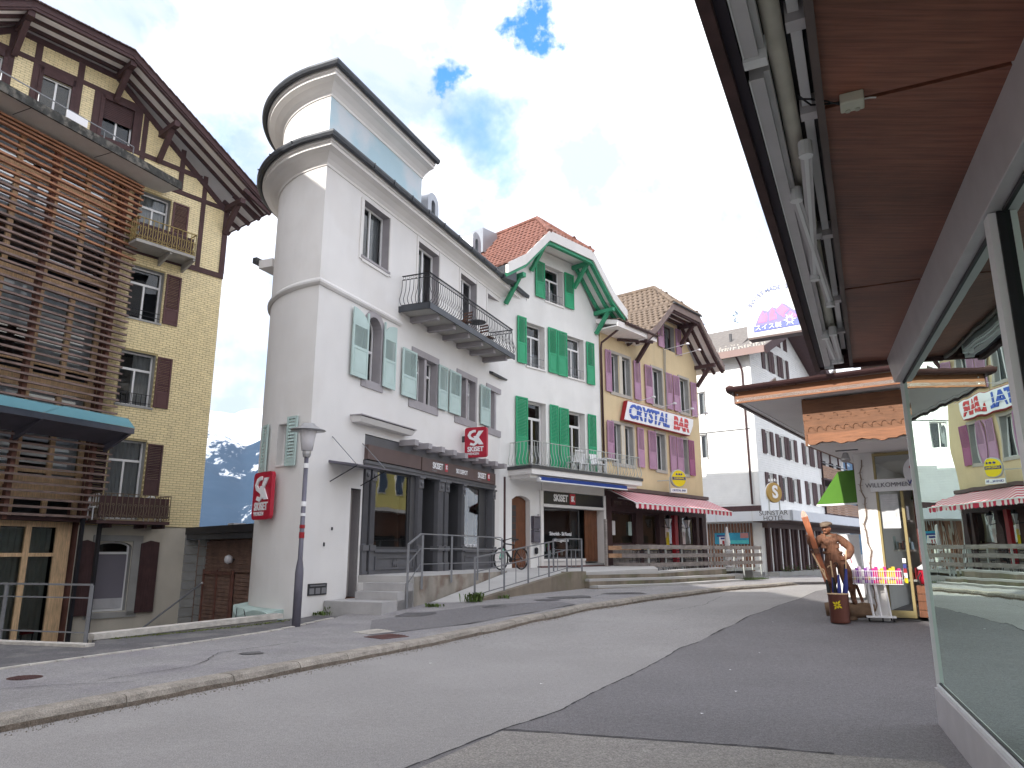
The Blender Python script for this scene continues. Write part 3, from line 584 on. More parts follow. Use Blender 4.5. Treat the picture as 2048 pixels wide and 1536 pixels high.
beam(-5.16,15.7,-5.16,17.3,.24,.051); beam(-3.72,15.7,-3.72,17.3,.20,.0535); beam(-7.82,15.7,-7.82,18.1,.2,.052); beam(-4.6,14.8,-4.6,15.55,.16,.05); beam(-6.4,14.8,-6.4,15.55,.16,.05)
beam(-.0,14.56,-4.63,18.13,.2,.07); beam(-4.6,18.12,-7.8,18.12,.2,.071); beam(-7.8,18.13,UL,14.56,.2,.07)
for u0,u1 in ((-6.97,-5.89),(-5.04,-3.82),(-8.99,-7.91)):
    for a,b,c_,d in ((u0-.02,u0+.1,15.66,17.26),(u1-.1,u1+.02,15.66,17.26),(u0,u1,17.0 if u0!=-5.04 else 17.12,17.27)): box('window_surround',Y,a,b,.0,.08,c_,d,M['brownh'],yh)
window(Y,yh,-6.89,-5.97,15.72,17.0,.06,cols=2,sill=M['brownh']); window(Y,yh,-8.91,-7.99,15.72,17.0,.06,cols=2,sill=M['brownh'])
w2=window(Y,yh,-4.96,-3.9,15.7,17.2,.10,cols=2,sill=M['brownh']); 
rb=MB()
for i in range(11): rb.box(Y,-4.93,-3.93,-.06,-.02,16.42+i*.068,16.42+i*.068+.058)
rb.ob('roller_shutter',M['brownh'],w2,kind='stuff')
window(Y,yh,-3.34,-2.26,12.1,14.25,.22,cols=2,transom=13.75,curtain='full'); shutter(Y,yh,-2.18,-1.58,12.15,14.25,M['bshut'],nl=22)
window(Y,yh,-3.34,-2.2,9.53,11.42,.22,cols=2,transom=10.85,sill=M['stoneg']); shutter(Y,yh,-2.12,-1.58,9.55,11.42,M['bshut'],nl=20,split=.3)
window(Y,yh,-3.34,-2.18,6.47,8.34,.22,cols=2,transom=7.75,curtain='right',sill=M['stoneg'],rail=M['steelk']); shutter(Y,yh,-2.12,-1.6,6.5,8.32,M['bshut'],nl=20,split=.3)
window(Y,yh,-3.34,-2.18,2.62,5.27,.22,cols=2,transom=4.6,curtain='full'); shutter(Y,yh,-2.12,-1.6,3.45,5.22,M['brown'],nl=20,split=.3); shutter(Y,yh,-3.95,-3.42,2.7,5.22,M['brown'],nl=20,split=.3)
MB().bar(Y.P(-3.34,.0,9.68),Y.P(-2.2,.0,9.68),.02,.02).bar(Y.P(-3.34,0,9.85),Y.P(-2.2,0,9.85),.02,.02).ob('guard_rail',M['steelk'],yh)
# ground floor window with a blind, solid shutters
window(Y,yh,-3.34,-2.26,-.28,1.92,.2,cols=1,transom=1.55,arch=.17,w=-.02)
box('blind_or_sky_sheet',Y,-3.28,-2.32,-.21,-.2,.12,1.5,mat('grey_blind',(.17,.16,.19),.8,.05),yh); box('blind_gap',Y,-3.28,-2.32,-.216,-.206,-.2,.12,M['curtain'],yh)
for a,b,c_,d in ((-3.5,-3.36,-.45,2.12),(-2.24,-1.94,-.45,2.1),(-3.5,-1.94,1.93,2.12),(-3.52,-1.92,-.48,-.3)): box('stone_surround',Y,a,b,-.02,.04 if c_<1.9 else .05,c_,d,M['stoneg'],yh)
for a,b in ((-3.98,-3.42),(-2.0,-1.4)):
    s_=MB().prism(Y,[(a,-.36),(b,-.36),(b,1.86 if a<-3 else 1.9),((a+b)/2,1.96),(a,1.9 if a<-3 else 1.86)],.06,.10).ob('solid_shutter',M['brown'],yh)
    for zz in (-.2,.5,1.2): box('panel',Y,a+.09,b-.09,.10,.108,zz,zz+.55,M['brown'],s_)
z=-1.2
while z<2.3: box('quoin',Y,-.46 ,.02,-.02,.03,z+.01,z+.29,M['stoneg'],yh); z+=.3
# roof
half_hip(Y,yh,UC,7.3,14.75,1.55,18.36,20.2,1.3,-1.6,-9,.18,M['tiled'],M['soffit'])
for sg in (-1,1):
    e=(UC+sg*7.3,14.75); h=(UC+sg*1.55,18.36)
    for w_,t_,dz in ((1.24,.12,-.04),(.72,.11,-.05),(.2,.11,-.05)):
        MB().bar(Y.P(e[0],w_,e[1]+dz),Y.P(h[0],w_,h[1]+dz),t_,.11).ob('rafter' if w_<1.2 else 'verge_board',M['brownh'],yh)
    MB().bar(Y.P(e[0],1.32,e[1]+.09),Y.P(h[0],1.32,h[1]+.09),.03,.2).ob('barge_board',M['brownh'],yh)
    # rows of roof edge tiles
    tl=MB(); n=22
    for i in range(n): t=i/n; u=e[0]+(h[0]-e[0])*t; z=e[1]+(h[1]-e[1])*t+.20; tl.bar(Y.P(u,1.25,z),Y.P(u+(h[0]-e[0])/n*1.1,1.25,z+(h[1]-e[1])/n*1.1+.03),.26,.03)
    tl.ob('verge_tiles',M['tiled'],yh,kind='stuff')
for w_ in (1.26,.72,.2): MB().bar(Y.P(UC-1.6,w_,18.30),Y.P(UC+1.6,w_,18.30),.11,.11).ob('rafter',M['brownh'],yh)
MB().bar(Y.P(UC-1.6,1.32,18.46),Y.P(UC+1.6,1.32,18.46),.03,.2).ob('barge_board',M['brownh'],yh)
tl=MB()
for i in range(26): tl.bar(Y.P(UC-1.55+i*.12,1.3,18.57+rnd.uniform(0,.02)),Y.P(UC-1.55+i*.12+.11,1.3,18.57),.22,.035)
tl.ob('hip_edge_tiles',M['tiled'],yh,kind='stuff')
for u,z,dr in ((-.12,14.72,1.0),(-4.6,18.15,.95),(-2.9,16.65,1.1),(-7.75,18.15,.95)): bracket(Y,yh,u,z,1.25,M['brown'],dr,.2)
# eave return at the right: rafter tails and gutter
for i in range(7):
    w_=1.2-i*.75; MB().bar(Y.P(-.1,w_,15.2),Y.P(1.1,w_,14.62),.12,.14).ob('rafter_tail',M['brown'],yh)
gutter(Fr(*Y.P(1.15,0,0)[:2],0,d=tuple(-Y.n),n=tuple(Y.d)),yh,-1.35,9,.06,14.86,M['gutter'])
# balconies
bt=thing('iron_balcony','upper balcony with ochre scrolled iron rail on the yellow brick house','balcony',Y.P(-2.6,.4,12))
box('floor_slab',Y,-3.7,-1.6,.06,.95,11.93,12.03,M['concr'],bt)
for u in (-2.5,-1.65): MB().hexa([Y.P(u,0.02,11.62),Y.P(u+.08,0.02,11.62),Y.P(u+.08,.9,11.86),Y.P(u,.9,11.86)],[Y.P(u,0.02,11.93),Y.P(u+.08,0.02,11.93),Y.P(u+.08,.9,11.93),Y.P(u,.9,11.93)]).ob('bracket',M['concr'],bt)
scroll_rail(Y,bt,-3.68,-1.62,.06,.92,12.03,12.85,mat('ochre_iron',(.36,.27,.10),.6,.2,5),.17,0,r=.014,style='scroll'); box('wind_screen',Y,-3.62,-1.68,.86,.875,12.1,12.68,M['brownh'],bt)
bt=thing('iron_balcony','lower balcony with brown screened iron rail on the yellow brick house','balcony',Y.P(-2.6,.4,2.5))
box('floor_slab',Y,-3.85,-1.55,.03,.95,2.46,2.56,M['brownh'],bt); scroll_rail(Y,bt,-3.83,-1.57,.03,.92,2.56,3.40,mat('bronze_iron',(.16,.12,.08),.6,.2,5),.17,0,r=.014,style='scroll'); box('wind_screen',Y,-3.8,-1.6,.86,.875,2.66,3.32,M['brownh'],bt)
for u in (-3.4,-2.3,-1.7): box('bracket',Y,u,u+.08,.02,.8,2.34,2.46,M['brownh'],bt)
for u in (-2.15,-3.9):
    t=thing('garden_chair','white plastic garden chair back on the lower balcony, '+('right end' if u>-3 else 'left end behind the slat screen'),'chair',Y.P(u,.5,2.56)); box('seat',Y,u,u+.42,.3,.7,2.95,2.99,M['chairw'],t)
    for a in (0,.39):
        for b_ in (.3,.66): box('leg',Y,u+a,u+a+.03,b_,b_+.03,2.56,2.95,M['chairw'],t)
    q=MB()
    q.tube([Y.P(u+.21-.21*math.cos(k*math.pi/8),.3,3.15+.27*math.sin(k*math.pi/8)) for k in range(9)],.02,6)
    for k in range(5): q.bar(Y.P(u+.05+k*.08,.3,2.97),Y.P(u+.05+k*.08,.3,3.15+.24*math.sin(math.acos(abs(.16-k*.08)/.21))),.03,.01)
    q.ob('backrest',M['chairw'],t)
# ------------------------------------------------------------------ timber extension with slat screen
E_=Fr(-13.2,23.9,23.6); ex=thing('timber_extension','modern extension with horizontal weathered wood slats over orange window frames','building',E_.P(-4,-1,-1.2))
GW=-.62
MB().box(E_,-9,-.36,-3.5,-1.15,-1.7,14.42).ob('core',M['darkroom'],ex)
MB().box(E_,-.36,-.30,-3.2,-.5,-1.25,14.42).ob('side_cladding',M['post'],ex); MB().box(E_,-9,-5.2,-1.1,-.9,-1.2,14.42).ob('room_wall',M['room'],ex)
roof=MB().slab([(*E_.P(-9,.9,0)[:2],0),(*E_.P(.87,.9,0)[:2],0),(*E_.P(.87,-.3,0)[:2],0),(*E_.P(-.3,-3.2,0)[:2],0),(*E_.P(-9,-4.5,0)[:2],0)],14.43,14.66).ob('roof_slab',mat('pale_concrete_slab',(.58,.56,.53),.9,.1,1,.3,30,streak=.1),ex)
for u_ in (-1.9,-4.6): MB().box(E_,u_,u_+.02,-.0,.88,14.422,14.43).ob('slab_joint',M['steelk'],ex)
MB().box(E_,-9,.89,.86,.93,14.41,14.70).ob('slab_edge',mat('blackened_concrete_edge',(.06,.06,.055),.9,.5,6,.5,30,col2=(.16,.15,.13)),ex)
rl=MB(); rl.bar(E_.P(-9,.8,15.06),E_.P(-1.1,.8,15.06),.03,.03)
for i in range(8): rl.bar(E_.P(-1.1-i*1.1,.8,14.66),E_.P(-1.1-i*1.1,.8,15.06),.025,.025,up=(1,0,0))
rl.ob('roof_rail',M['steel'],ex); box('notice_plate',E_,-3.6,-2.9,.94,.95,14.70,14.96,M['signw'],ex)
for i in range(53):
    z=2.64+i*.2268 if i<50 else 13.86+(i-49)*.13; o=MB().hexa([E_.P(-9,-.09,z+.0),E_.P(.05+.02*(i%2),-.09,z+.0),E_.P(.05+.02*(i%2),.08,z-.02),E_.P(-9,.08,z-.02)],[E_.P(-9,-.09,z+.065),E_.P(.05+.02*(i%2),-.09,z+.065),E_.P(.05+.02*(i%2),.08,z+.045),E_.P(-9,.08,z+.045)]).ob('slat',M['slatn'] if i>42 or (i>38 and i%2) else M['slat'],ex)
for u in (-.45,-2.97,-5.5,-8.0):
    box('post',E_,u-.07,u+.07,-.26,-.095,2.5,14.4,M['post'],ex)
    q=MB()
    for i in range(25): q.box(E_,u-.05,u+.05,-.34,-.265,2.9+i*.45,3.05+i*.45)
    q.ob('post_spacers',M['post'],ex,kind='stuff')
for z0,z1 in ((13.1,13.45),(10.35,10.6),(9.75,10.1),(6.5,7.0),(6.9+.35,7.4),(3.15,3.85),(3.95,4.05)): box('window_rail',E_,-9,-.36,GW-.08,GW,z0,z1,M['pine'],ex)
for u in (-.5,-1.5,-2.55,-3.8,-4.85,-6.1,-7.2,-8.3):
    box('mullion',E_,u-.08,u+.08,GW-.07,GW+.01,2.5,14.42,M['pine'],ex)
for u0,u1 in ((-1.42,-.58),(-2.47,-1.58),(-3.72,-2.63),(-4.77,-3.88),(-6.0,-4.95)):
    for z0,z1 in ((3.85,6.5),(7.4,9.75),(10.6,13.1),(13.45,14.42)): MB().add([E_.P(u0,GW-.04,z0),E_.P(u1,GW-.04,z0),E_.P(u1,GW-.04,z1),E_.P(u0,GW-.04,z1)],[(0,1,2,3)]).ob('pane',G_EXT,ex); zb=z0+(z1-z0)*rnd.choice((0,0,0,.2,.4)); box('blind_or_sky_sheet',E_,u0+.01,u1-.01,GW-.14,GW-.12,zb,z1,M['panerefl'],ex)  # pale sheets added behind the panes in place of sky reflections
# ground floor glazing
for a,b in ((-2.9,-2.72),(-1.95,-1.78),(-.98,-.5),(-4.0,-3.8),(-5.2,-5.0)): box('door_stile',E_,a,b,GW-.09,GW,-1.25,2.5,M['pine'],ex)
for z0,z1 in ((2.33,2.55),(1.45,1.56),(-1.25,-1.1)): box('door_rail',E_,-9,-.5,GW-.08,GW-.01,z0,z1,M['pine'],ex)
for a,b in ((-1.78,-.98),(-2.72,-1.95),(-3.8,-2.9),(-5.0,-4.0)): MB().add([E_.P(a,GW-.05,-1.1),E_.P(b,GW-.05,-1.1),E_.P(b,GW-.05,2.33),E_.P(a,GW-.05,2.33)],[(0,1,2,3)]).ob('pane',G_WIN,ex)
cb=MB(); vs=[]; n=150
for i in range(n+1):
    u=-5-.0+4.0*i/n; w_=GW-.2+.03*math.sin(i*.9)+.015*math.sin(i*.37); vs+=[E_.P(u,w_,-1.1),E_.P(u,w_,2.3)]
cb.add(vs,[(2*i,2*i+2,2*i+3,2*i+1) for i in range(n) if not (60<i<75 or 20<i<30)]).ob('curtain',mat('grey_green_curtain',(.48,.50,.46),.9,.1),ex)
box('floor_plate',E_,-9,-.36,-1.1,-.1,2.5,2.62,M['brownh'],ex)
for u,w_ in ((-.62,.0),(-.2,.25)): box('steel_post',E_,u-.05,u+.05,w_-.05,w_+.05,-1.3,2.6,M['steelk'],ex)
# glass canopy
cn=thing('glass_canopy','teal glass canopy on dark tapered steel arms in front of the slat screen','canopy',E_.P(-3,.5,5.4))
for k,(a,b) in enumerate(((-3.05,-.05),(-6.1,-3.1),(-9.1,-6.15))):
    MB().hexa([E_.P(a,1.12,5.48),E_.P(b,1.12,5.48),E_.P(b-(.9 if b>-1 else 0),1.9,5.58),E_.P(a,1.9,5.60)],[E_.P(a,1.12,5.50),E_.P(b,1.12,5.50),E_.P(b-(.9 if b>-1 else 0),1.9,5.60),E_.P(a,1.9,5.62)]).ob('glass_sheet',M['tealt'],cn)
box('front_beam',E_,-9.1,-.12,1.08,1.2,5.28,5.46,M['postm'],cn)
for u in (-.2,-3.1,-6.1): MB().hexa([E_.P(u-.05,.02,4.75),E_.P(u+.05,.02,4.75),E_.P(u+.05,1.1,5.25),E_.P(u-.05,1.1,5.25)],[E_.P(u-.05,.02,5.6),E_.P(u+.05,.02,5.6),E_.P(u+.05,1.1,5.46),E_.P(u-.05,1.1,5.46)]).ob('arm',M['postm'],cn)
MB().hexa([E_.P(-9,.1,5.0),E_.P(-.15,.1,5.0),E_.P(-.15,1.08,5.3),E_.P(-9,1.08,5.3)],[E_.P(-9,.1,5.04),E_.P(-.15,.1,5.04),E_.P(-.15,1.08,5.34),E_.P(-9,1.08,5.34)]).ob('underside',M['postm'],cn)
# steel railing of the forecourt
ra=thing('steel_railing','grey steel railing with thin bars at the bottom left above the yard','railing',(-7.0,12.7,.1))
for i,(x,y) in enumerate(((-6.98,12.62),(-8.7,13.08),(-10.4,13.53))): MB().bar((x,y,.0),(x,y,1.05),.045,.045,up=(1,0,0)).ob('post',M['steel'],ra)
for z in (1.06,.85,.3): MB().bar((-6.98,12.62,z),(-10.6,13.58,z),.045 if z>1 else .02,.03 if z>1 else .02).ob('rail',M['steel'],ra)
hr=thing('wall_handrail','sloping round steel handrail in front of the yellow brick house base','handrail',Y.P(-2,1,-1))
a,b=Y.P(-2.55,1.1,-1.05),Y.P(-.3,1.1,.55); MB().tube([a,b],.03,8).ob('rail',M['steel'],hr); MB().tube([a+V((.25,.2,-.2)),a+V((.3,.25,.16))],.025,6).ob('post',M['steel'],hr); MB().lathe(b,[(.001,-.05),(.05,0),(.001,.05)],8).ob('end_knob',M['alul'],hr)
# red chair inside the extension
t=thing('red_chair','red upholstered chair behind the curtained glass of the extension','chair',E_.P(-1.4,-.95,-1.2)); box('seat',E_,-1.6,-1.2,-1.05,-.72,-.8,-.7,M['redp'],t); box('backrest',E_,-1.6,-1.2,-1.08,-1.03,-.7,.15,M['redp'],t)
for u in (-1.58,-1.24):
    for w_ in (-1.03,-.76): box('leg',E_,u,u+.03,w_,w_+.03,-1.2,-.8,M['steelk'],t)
# ------------------------------------------------------------------ shed with plank gate
SH=Fr(-11.05,26.65,137); sh=thing('plank_shed','low shed with flat dark roof and weathered brown plank doors between the houses','shed',SH.P(2,0,-1.2))
box('flat_roof',SH,-.1,5.5,-3,.5,2.0,2.36,M['zinc'],sh); box('roof_trim',SH,-.1,5.5,.5,.55,2.18,2.42,M['steelk'],sh)
box('vent_box',SH,2.2,2.7,-.4,0,2.36,2.52,M['alu'],sh)
box('back_wall',SH,-.6,5.5,-.3,-.1,-1.3,2.0,M['shed'],sh)
def planks(u0,u1,z0,z1,n,w,m,skip=()):
    p=(z1-z0)/n
    for i in range(n): box('plank',SH,u0,u1,w,w+.03+(i%2)*.01,z0+i*p+.006,z0+(i+1)*p-.006,m,sh)
planks(.5,5.5,.95,1.95,8,-.05,M['shed']); planks(.62,2.9,-1.2,.9,17,-.02,M['shed']); planks(3.1,5.5,-1.2,.9,17,-.05,M['shed'])
for u in (.55,1.7,2.9,3.02): box('ledge_post',SH,u,u+.09,.02,.07,-1.25,1.0,M['post'],sh)
box('gate_rail',SH,.55,2.95,.02,.06,.85,.95,M['post'],sh)
z=-1.2
while z<1.9: box('block',SH,-.05,.48,-.1,.04,z+.008,z+.32,M['stoneg'],sh); z+=.33
MB().lathe(SH.P(2.95,.18,1.35),[(.001,-.15),(.11,-.1),(.14,0),(.11,.1),(.001,.15)],14).ob('globe_lamp',M['lampw'],sh,smooth=True); MB().bar(SH.P(2.95,0,1.35),SH.P(2.95,.1,1.35),.05,.05).ob('lamp_arm',M['steelk'],sh)
# ------------------------------------------------------------------ mountain
from mathutils import noise
def mountain(name,x0,x1,y0,y1,nx,ny,hf,m,label):
    mb=MB()
    for j in range(ny+1):
        for i in range(nx+1):
            x=x0+(x1-x0)*i/nx; y=y0+(y1-y0)*j/ny; mb.v.append((x,y,hf(x,y)))
    for j in range(ny):
        for i in range(nx): a=j*(nx+1)+i; mb.f.append((a,a+1,a+nx+2,a+nx+1))
    o=mb.ob(name,m,kind='structure',smooth=True); o['label']=label; return o
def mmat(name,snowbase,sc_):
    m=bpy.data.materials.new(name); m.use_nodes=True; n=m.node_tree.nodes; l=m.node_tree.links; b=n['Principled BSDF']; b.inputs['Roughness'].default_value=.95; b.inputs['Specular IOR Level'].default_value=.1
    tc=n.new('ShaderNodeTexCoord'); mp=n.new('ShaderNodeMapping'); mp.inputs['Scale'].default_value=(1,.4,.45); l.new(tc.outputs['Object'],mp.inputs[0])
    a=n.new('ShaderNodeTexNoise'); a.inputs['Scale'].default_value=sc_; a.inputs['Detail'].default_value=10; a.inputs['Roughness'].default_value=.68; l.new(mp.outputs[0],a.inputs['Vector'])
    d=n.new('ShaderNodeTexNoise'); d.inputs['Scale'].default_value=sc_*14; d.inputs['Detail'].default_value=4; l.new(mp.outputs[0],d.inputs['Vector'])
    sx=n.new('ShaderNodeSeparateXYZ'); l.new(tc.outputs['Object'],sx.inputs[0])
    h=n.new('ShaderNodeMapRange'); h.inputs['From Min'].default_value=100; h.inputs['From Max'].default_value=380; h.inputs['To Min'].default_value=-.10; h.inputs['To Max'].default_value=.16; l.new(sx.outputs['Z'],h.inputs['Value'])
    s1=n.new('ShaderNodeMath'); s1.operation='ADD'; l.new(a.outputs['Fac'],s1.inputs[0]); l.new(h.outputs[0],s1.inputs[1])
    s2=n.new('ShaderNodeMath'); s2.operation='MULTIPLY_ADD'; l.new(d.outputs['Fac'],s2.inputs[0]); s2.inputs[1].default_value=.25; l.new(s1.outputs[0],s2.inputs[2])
    r=n.new('ShaderNodeValToRGB'); e=r.color_ramp.elements; e[0].position=snowbase; e[0].color=(.012,.03,.055,1); e[1].position=snowbase+.07; e[1].color=(.75,.78,.82,1); l.new(s2.outputs[0],r.inputs[0]); l.new(r.outputs[0],b.inputs['Base Color']); return m  # dark tone tinted blue, carrying part of the haze
def hf1(x,y):
    t=(y-1150)/650; r=x/y; crest=(.207-.00-(abs(r+.425)*.55 if r>-.425 else abs(r+.425)*.2))*1500
    if r>-.37: crest=max(crest,(.172+(r+.37)*.35)*1500)
    return -60+(crest+60)*min(1,max(0,t))**.8+14*noise.fractal(V((x/90,y/90,0)),1,2,6)+5*noise.noise(V((x/9,y/9,3)))*(1 if t>.05 else 0)
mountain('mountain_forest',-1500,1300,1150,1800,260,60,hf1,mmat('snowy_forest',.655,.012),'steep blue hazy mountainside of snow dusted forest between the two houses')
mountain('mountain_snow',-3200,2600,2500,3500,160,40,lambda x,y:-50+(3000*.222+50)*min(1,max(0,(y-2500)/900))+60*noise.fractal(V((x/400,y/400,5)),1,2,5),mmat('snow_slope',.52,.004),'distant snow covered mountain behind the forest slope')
# ------------------------------------------------------------------ white house with round end and tower
W=Fr(-4.73,17.0,22.9); RA=3.3; wh=thing('white_round_house','narrow white rendered house with rounded end, raised tower storey and grey shopfront','house',W.P(3,-1.5,0))
def arc(t,o=0): t=R(t); return (RA-(RA+o)*math.cos(t),-(RA+o)*math.sin(t))
def aF(t): # upright frame tangent to the round end
    t=R(t); p=W.P(RA-RA*math.cos(t),-RA*math.sin(t),0); d=(-W.d*math.sin(t)+W.n*math.cos(t)); n=(-W.d*math.cos(t)-W.n*math.sin(t)); f=Fr(0,0,0,d=tuple(d),n=tuple(n)); f.o=p; return f
win={'A':(1.68,3.0,9.42,11.08),'B':(4.65,5.98,5.98,7.38),'C':(7.58,8.8,5.98,7.38),'D':(9.93,11.2,5.98,7.38)}
doors=[(4.65,6.0),(7.55,8.85),(9.78,11.12)]
archp=[(2.08,6.06),(2.78,6.06),(2.78,7.5)]+[(2.43+.35*math.cos(a),7.5+.37*math.sin(a)) for a in [math.pi*k/10 for k in range(1,10)]]+[(2.08,7.5)]
holes=[rect(1.73,2.16,.5,3.16),rect(2.24,10.52,.95,4.62),archp]+[rect(*v) for v in win.values()]+[rect(a,b,8.56,11.06) for a,b in doors]
wall('facade_wall',W,[(0,-.5),(11.15,-.5),(11.15,4.95),(11.9,4.95),(11.9,7.95),(12.26,7.95),(12.26,11.5),(0,11.5)],holes,0,.26,M['white'],wh,M['greyt'])
mb=MB(); n=28
def awall(z0,z1,u2,name,m):
    mb=MB(); pts=[arc(90*k/n) for k in range(n+1)]+[(u2,-RA)]; vs=[]
    for u,w_ in pts: vs+=[W.P(u,w_,z0),W.P(u,w_,z1)]
    mb.add(vs,[(2*i,2*i+2,2*i+3,2*i+1) for i in range(len(pts)-1)]); return mb.ob(name,m,wh,smooth=False)
# round wall, with a small window opening between 12 and 19 degrees
def aw2(t0,t1,z0,z1,mb):
    vs=[]; k=max(1,int(abs(t1-t0)/2.5))
    for i in range(k+1):
        u,w_=arc(t0+(t1-t0)*i/k); vs+=[W.P(u,w_,z0),W.P(u,w_,z1)]
    mb.add(vs,[(2*i,2*i+2,2*i+3,2*i+1) for i in range(k)])
mb=MB(); aw2(0,12.2,-1.6,11.5,mb); aw2(19.5,90,-1.6,11.5,mb); aw2(12.2,19.5,-1.6,3.6,mb); aw2(12.2,19.5,4.62,11.5,mb)
u,w_=arc(90); mb.add([W.P(u,w_,-1.6),W.P(11.9,w_,-1.6),W.P(11.9,w_,11.5),W.P(u,w_,11.5)],[(0,1,2,3)])
me=mb.ob('round_wall',M['white'],wh,smooth=True)
MB().add([W.P(11.15,0,-.5),W.P(11.15,-3.3,-.5),W.P(11.15,-3.3,4.95),W.P(11.15,0,4.95),W.P(11.9,0,4.95),W.P(11.9,-3.3,4.95),W.P(11.9,-3.3,7.95),W.P(11.9,0,7.95),W.P(12.26,0,7.95),W.P(12.26,-3.3,7.95),W.P(12.26,-3.3,11.5),W.P(12.26,0,11.5)],[(0,1,2,3),(4,5,6,7),(8,9,10,11),(3,2,5,4),(7,6,9,8)]).ob('end_wall',M['white'],wh)
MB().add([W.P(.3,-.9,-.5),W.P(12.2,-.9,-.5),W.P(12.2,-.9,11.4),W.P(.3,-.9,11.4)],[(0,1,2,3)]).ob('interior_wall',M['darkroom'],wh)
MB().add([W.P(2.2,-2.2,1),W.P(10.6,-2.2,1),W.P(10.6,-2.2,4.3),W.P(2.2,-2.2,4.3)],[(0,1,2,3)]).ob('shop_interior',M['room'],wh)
# small side window on the curve
f=aF(15.8); hw=.21
for s_ in (-1,1): MB().box(f,s_*hw-.01,s_*hw+.01,-.25,.02,3.6,4.62).ob('window_reveal',M['white'],wh)
MB().box(f,-hw,hw,-.25,.015,4.6,4.64).box(f,-hw,hw,-.25,.03,3.57,3.61).ob('window_reveal',M['white'],wh)
window(f,wh,-hw+.012,hw-.012,3.615,4.595,.16,cols=1); box('interior_wall',f,-.4,.4,-.6,-.55,3.4,4.8,M['darkroom'],wh)
shutter(aF(29),wh,-.2,.14,3.5,4.66,M['mint'],w=.05,split=.0 if 0 else .12,nl=12); shutter(aF(9.3),wh,-.14,.2,3.56,4.74,M['mint'],w=.05,split=.12,nl=12)
# belt moulding, cornices and gutters swept round the nose
def sweep(name,prof,u_end,zc,m,parent,t1=88,caps=True,useam=True):
    path=[]
    for k in range(25): 
        t=t1-(t1*k/24); path.append(('a',t))
    mb=MB(); rows=[]
    for _,t in path:
        row=[]
        for o,z in prof:
            u,w_=arc(t,o)
            if t==0: u,w_=-o,o
            row.append(W.P(u,w_,zc+z))
        rows.append(row)
    rows.append([W.P(u_end,o,zc+z) for o,z in prof])
    k=len(prof); vs=[p for r in rows for p in r]
    fs=[(i*k+j,i*k+(j+1)%k,(i+1)*k+(j+1)%k,(i+1)*k+j) for i in range(len(rows)-1) for j in range(k)]+[tuple(range(k)),tuple((len(rows)-1)*k+j for j in reversed(range(k)))]
    return mb.add(vs,fs).ob(name,m,parent)
sweep('belt_moulding',[(-.02,0),(.035,.0),(.085,.05),(.09,.10),(-.02,.22)],3.75,8.0,M['white'],wh)
CP=[(-.05,-.42),(.03,-.40),(.04,-.34),(.12,-.26),(.26,-.17),(.40,-.13),(.42,-.13),(.42,-.05),(.47,-.04),(.47,.06),(-.05,.06)]
GP=[(.40,.0+.06),(.49,.02),(.53,-.02),(.60,.0),(.63,.07),(.63,.12),(.40,.125)]
sweep('cornice',CP,12.45,11.62,M['cornice'],wh); sweep('gutter',GP,12.5,11.64,M['zinc'],wh)
cl=MB()
for t in (80,66,52,38,24,10):
    a_=aF(t)
    for q in range(5): cl.box(a_,-.015,.015,.5+.03*q,.55+.03*q,11.63+.02*q*(q>2),11.66+.02*q)
for u in range(1,12): cl.box(W,u+.2,u+.23,.5,.645,11.64,11.78)
cl.ob('gutter_clips',M['zinc'],wh,kind='stuff')
# tower storey
tw=MB(); vs=[]
pts=[arc(90*k/n) for k in range(n+1)]
for u,w_ in pts: vs+=[W.P(u,w_,11.5),W.P(u,w_,13.55)]
tw.add(vs,[(2*i,2*i+2,2*i+3,2*i+1) for i in range(n)]); tw.add([W.P(RA,-RA,11.5),W.P(4.75,-RA,11.5),W.P(4.75,0,11.5),W.P(4.75,0,13.55),W.P(4.75,-RA,13.55),W.P(RA,-RA,13.55)],[(0,1,4,5),(1,2,3,4)]); tw.ob('tower_wall',M['white'],wh,smooth=True)
MB().add([W.P(0,0,11.5),W.P(4.75,0,11.5),W.P(4.75,0,13.55),W.P(0,0,13.55)],[(0,1,2,3)]).ob('tower_front_wall',M['blue'],wh)  # front wall in pale blue with greyer patches
sweep('cornice',CP,4.78,13.62,M['cornice'],wh); sweep('gutter',GP,4.8,13.64,M['zinc'],wh)
MB().slab([tuple(W.P(*arc(88-88*k/20,.5),0)[:2]) for k in range(21)]+[tuple(W.P(4.8,.5,0)[:2]),tuple(W.P(4.8,-3.6,0)[:2])],13.70,13.76).ob('tower_roof',M['zinc'],wh)
MB().slab([tuple(W.P(*arc(88-88*k/20,.5),0)[:2]) for k in range(21)]+[tuple(W.P(12.4,.5,0)[:2]),tuple(W.P(12.4,-3.6,0)[:2])],11.69,11.74).ob('roof_edge',M['zinc'],wh)
MB().hexa([W.P(4.76,.45,11.7),W.P(12.4,.45,11.7),W.P(12.4,-2,11.7),W.P(4.76,-2,11.7)],[W.P(4.76,.44,11.76),W.P(12.4,.44,11.76),W.P(12.4,-2,13.4),W.P(4.76,-2,13.4)]).ob('roof',M['zinc'],wh)
box('rear_eave',Fr(*arc(80)[:0] or (0,0),0,d=tuple(W.d),n=tuple(W.n)),0,0.01,0,0.01,0,0.01,M['zinc'],wh) if False else None
f=Fr(0,0,0,d=tuple(W.d),n=tuple(W.n)); f.o=W.o
MB().box(W,1.9,6,-3.75,-3.25,9.7,9.95).ob('rear_cornice',M['cornice'],wh); MB().box(W,1.8,6,-3.9,-3.75,9.85,10.02).ob('rear_gutter',M['zinc'],wh)
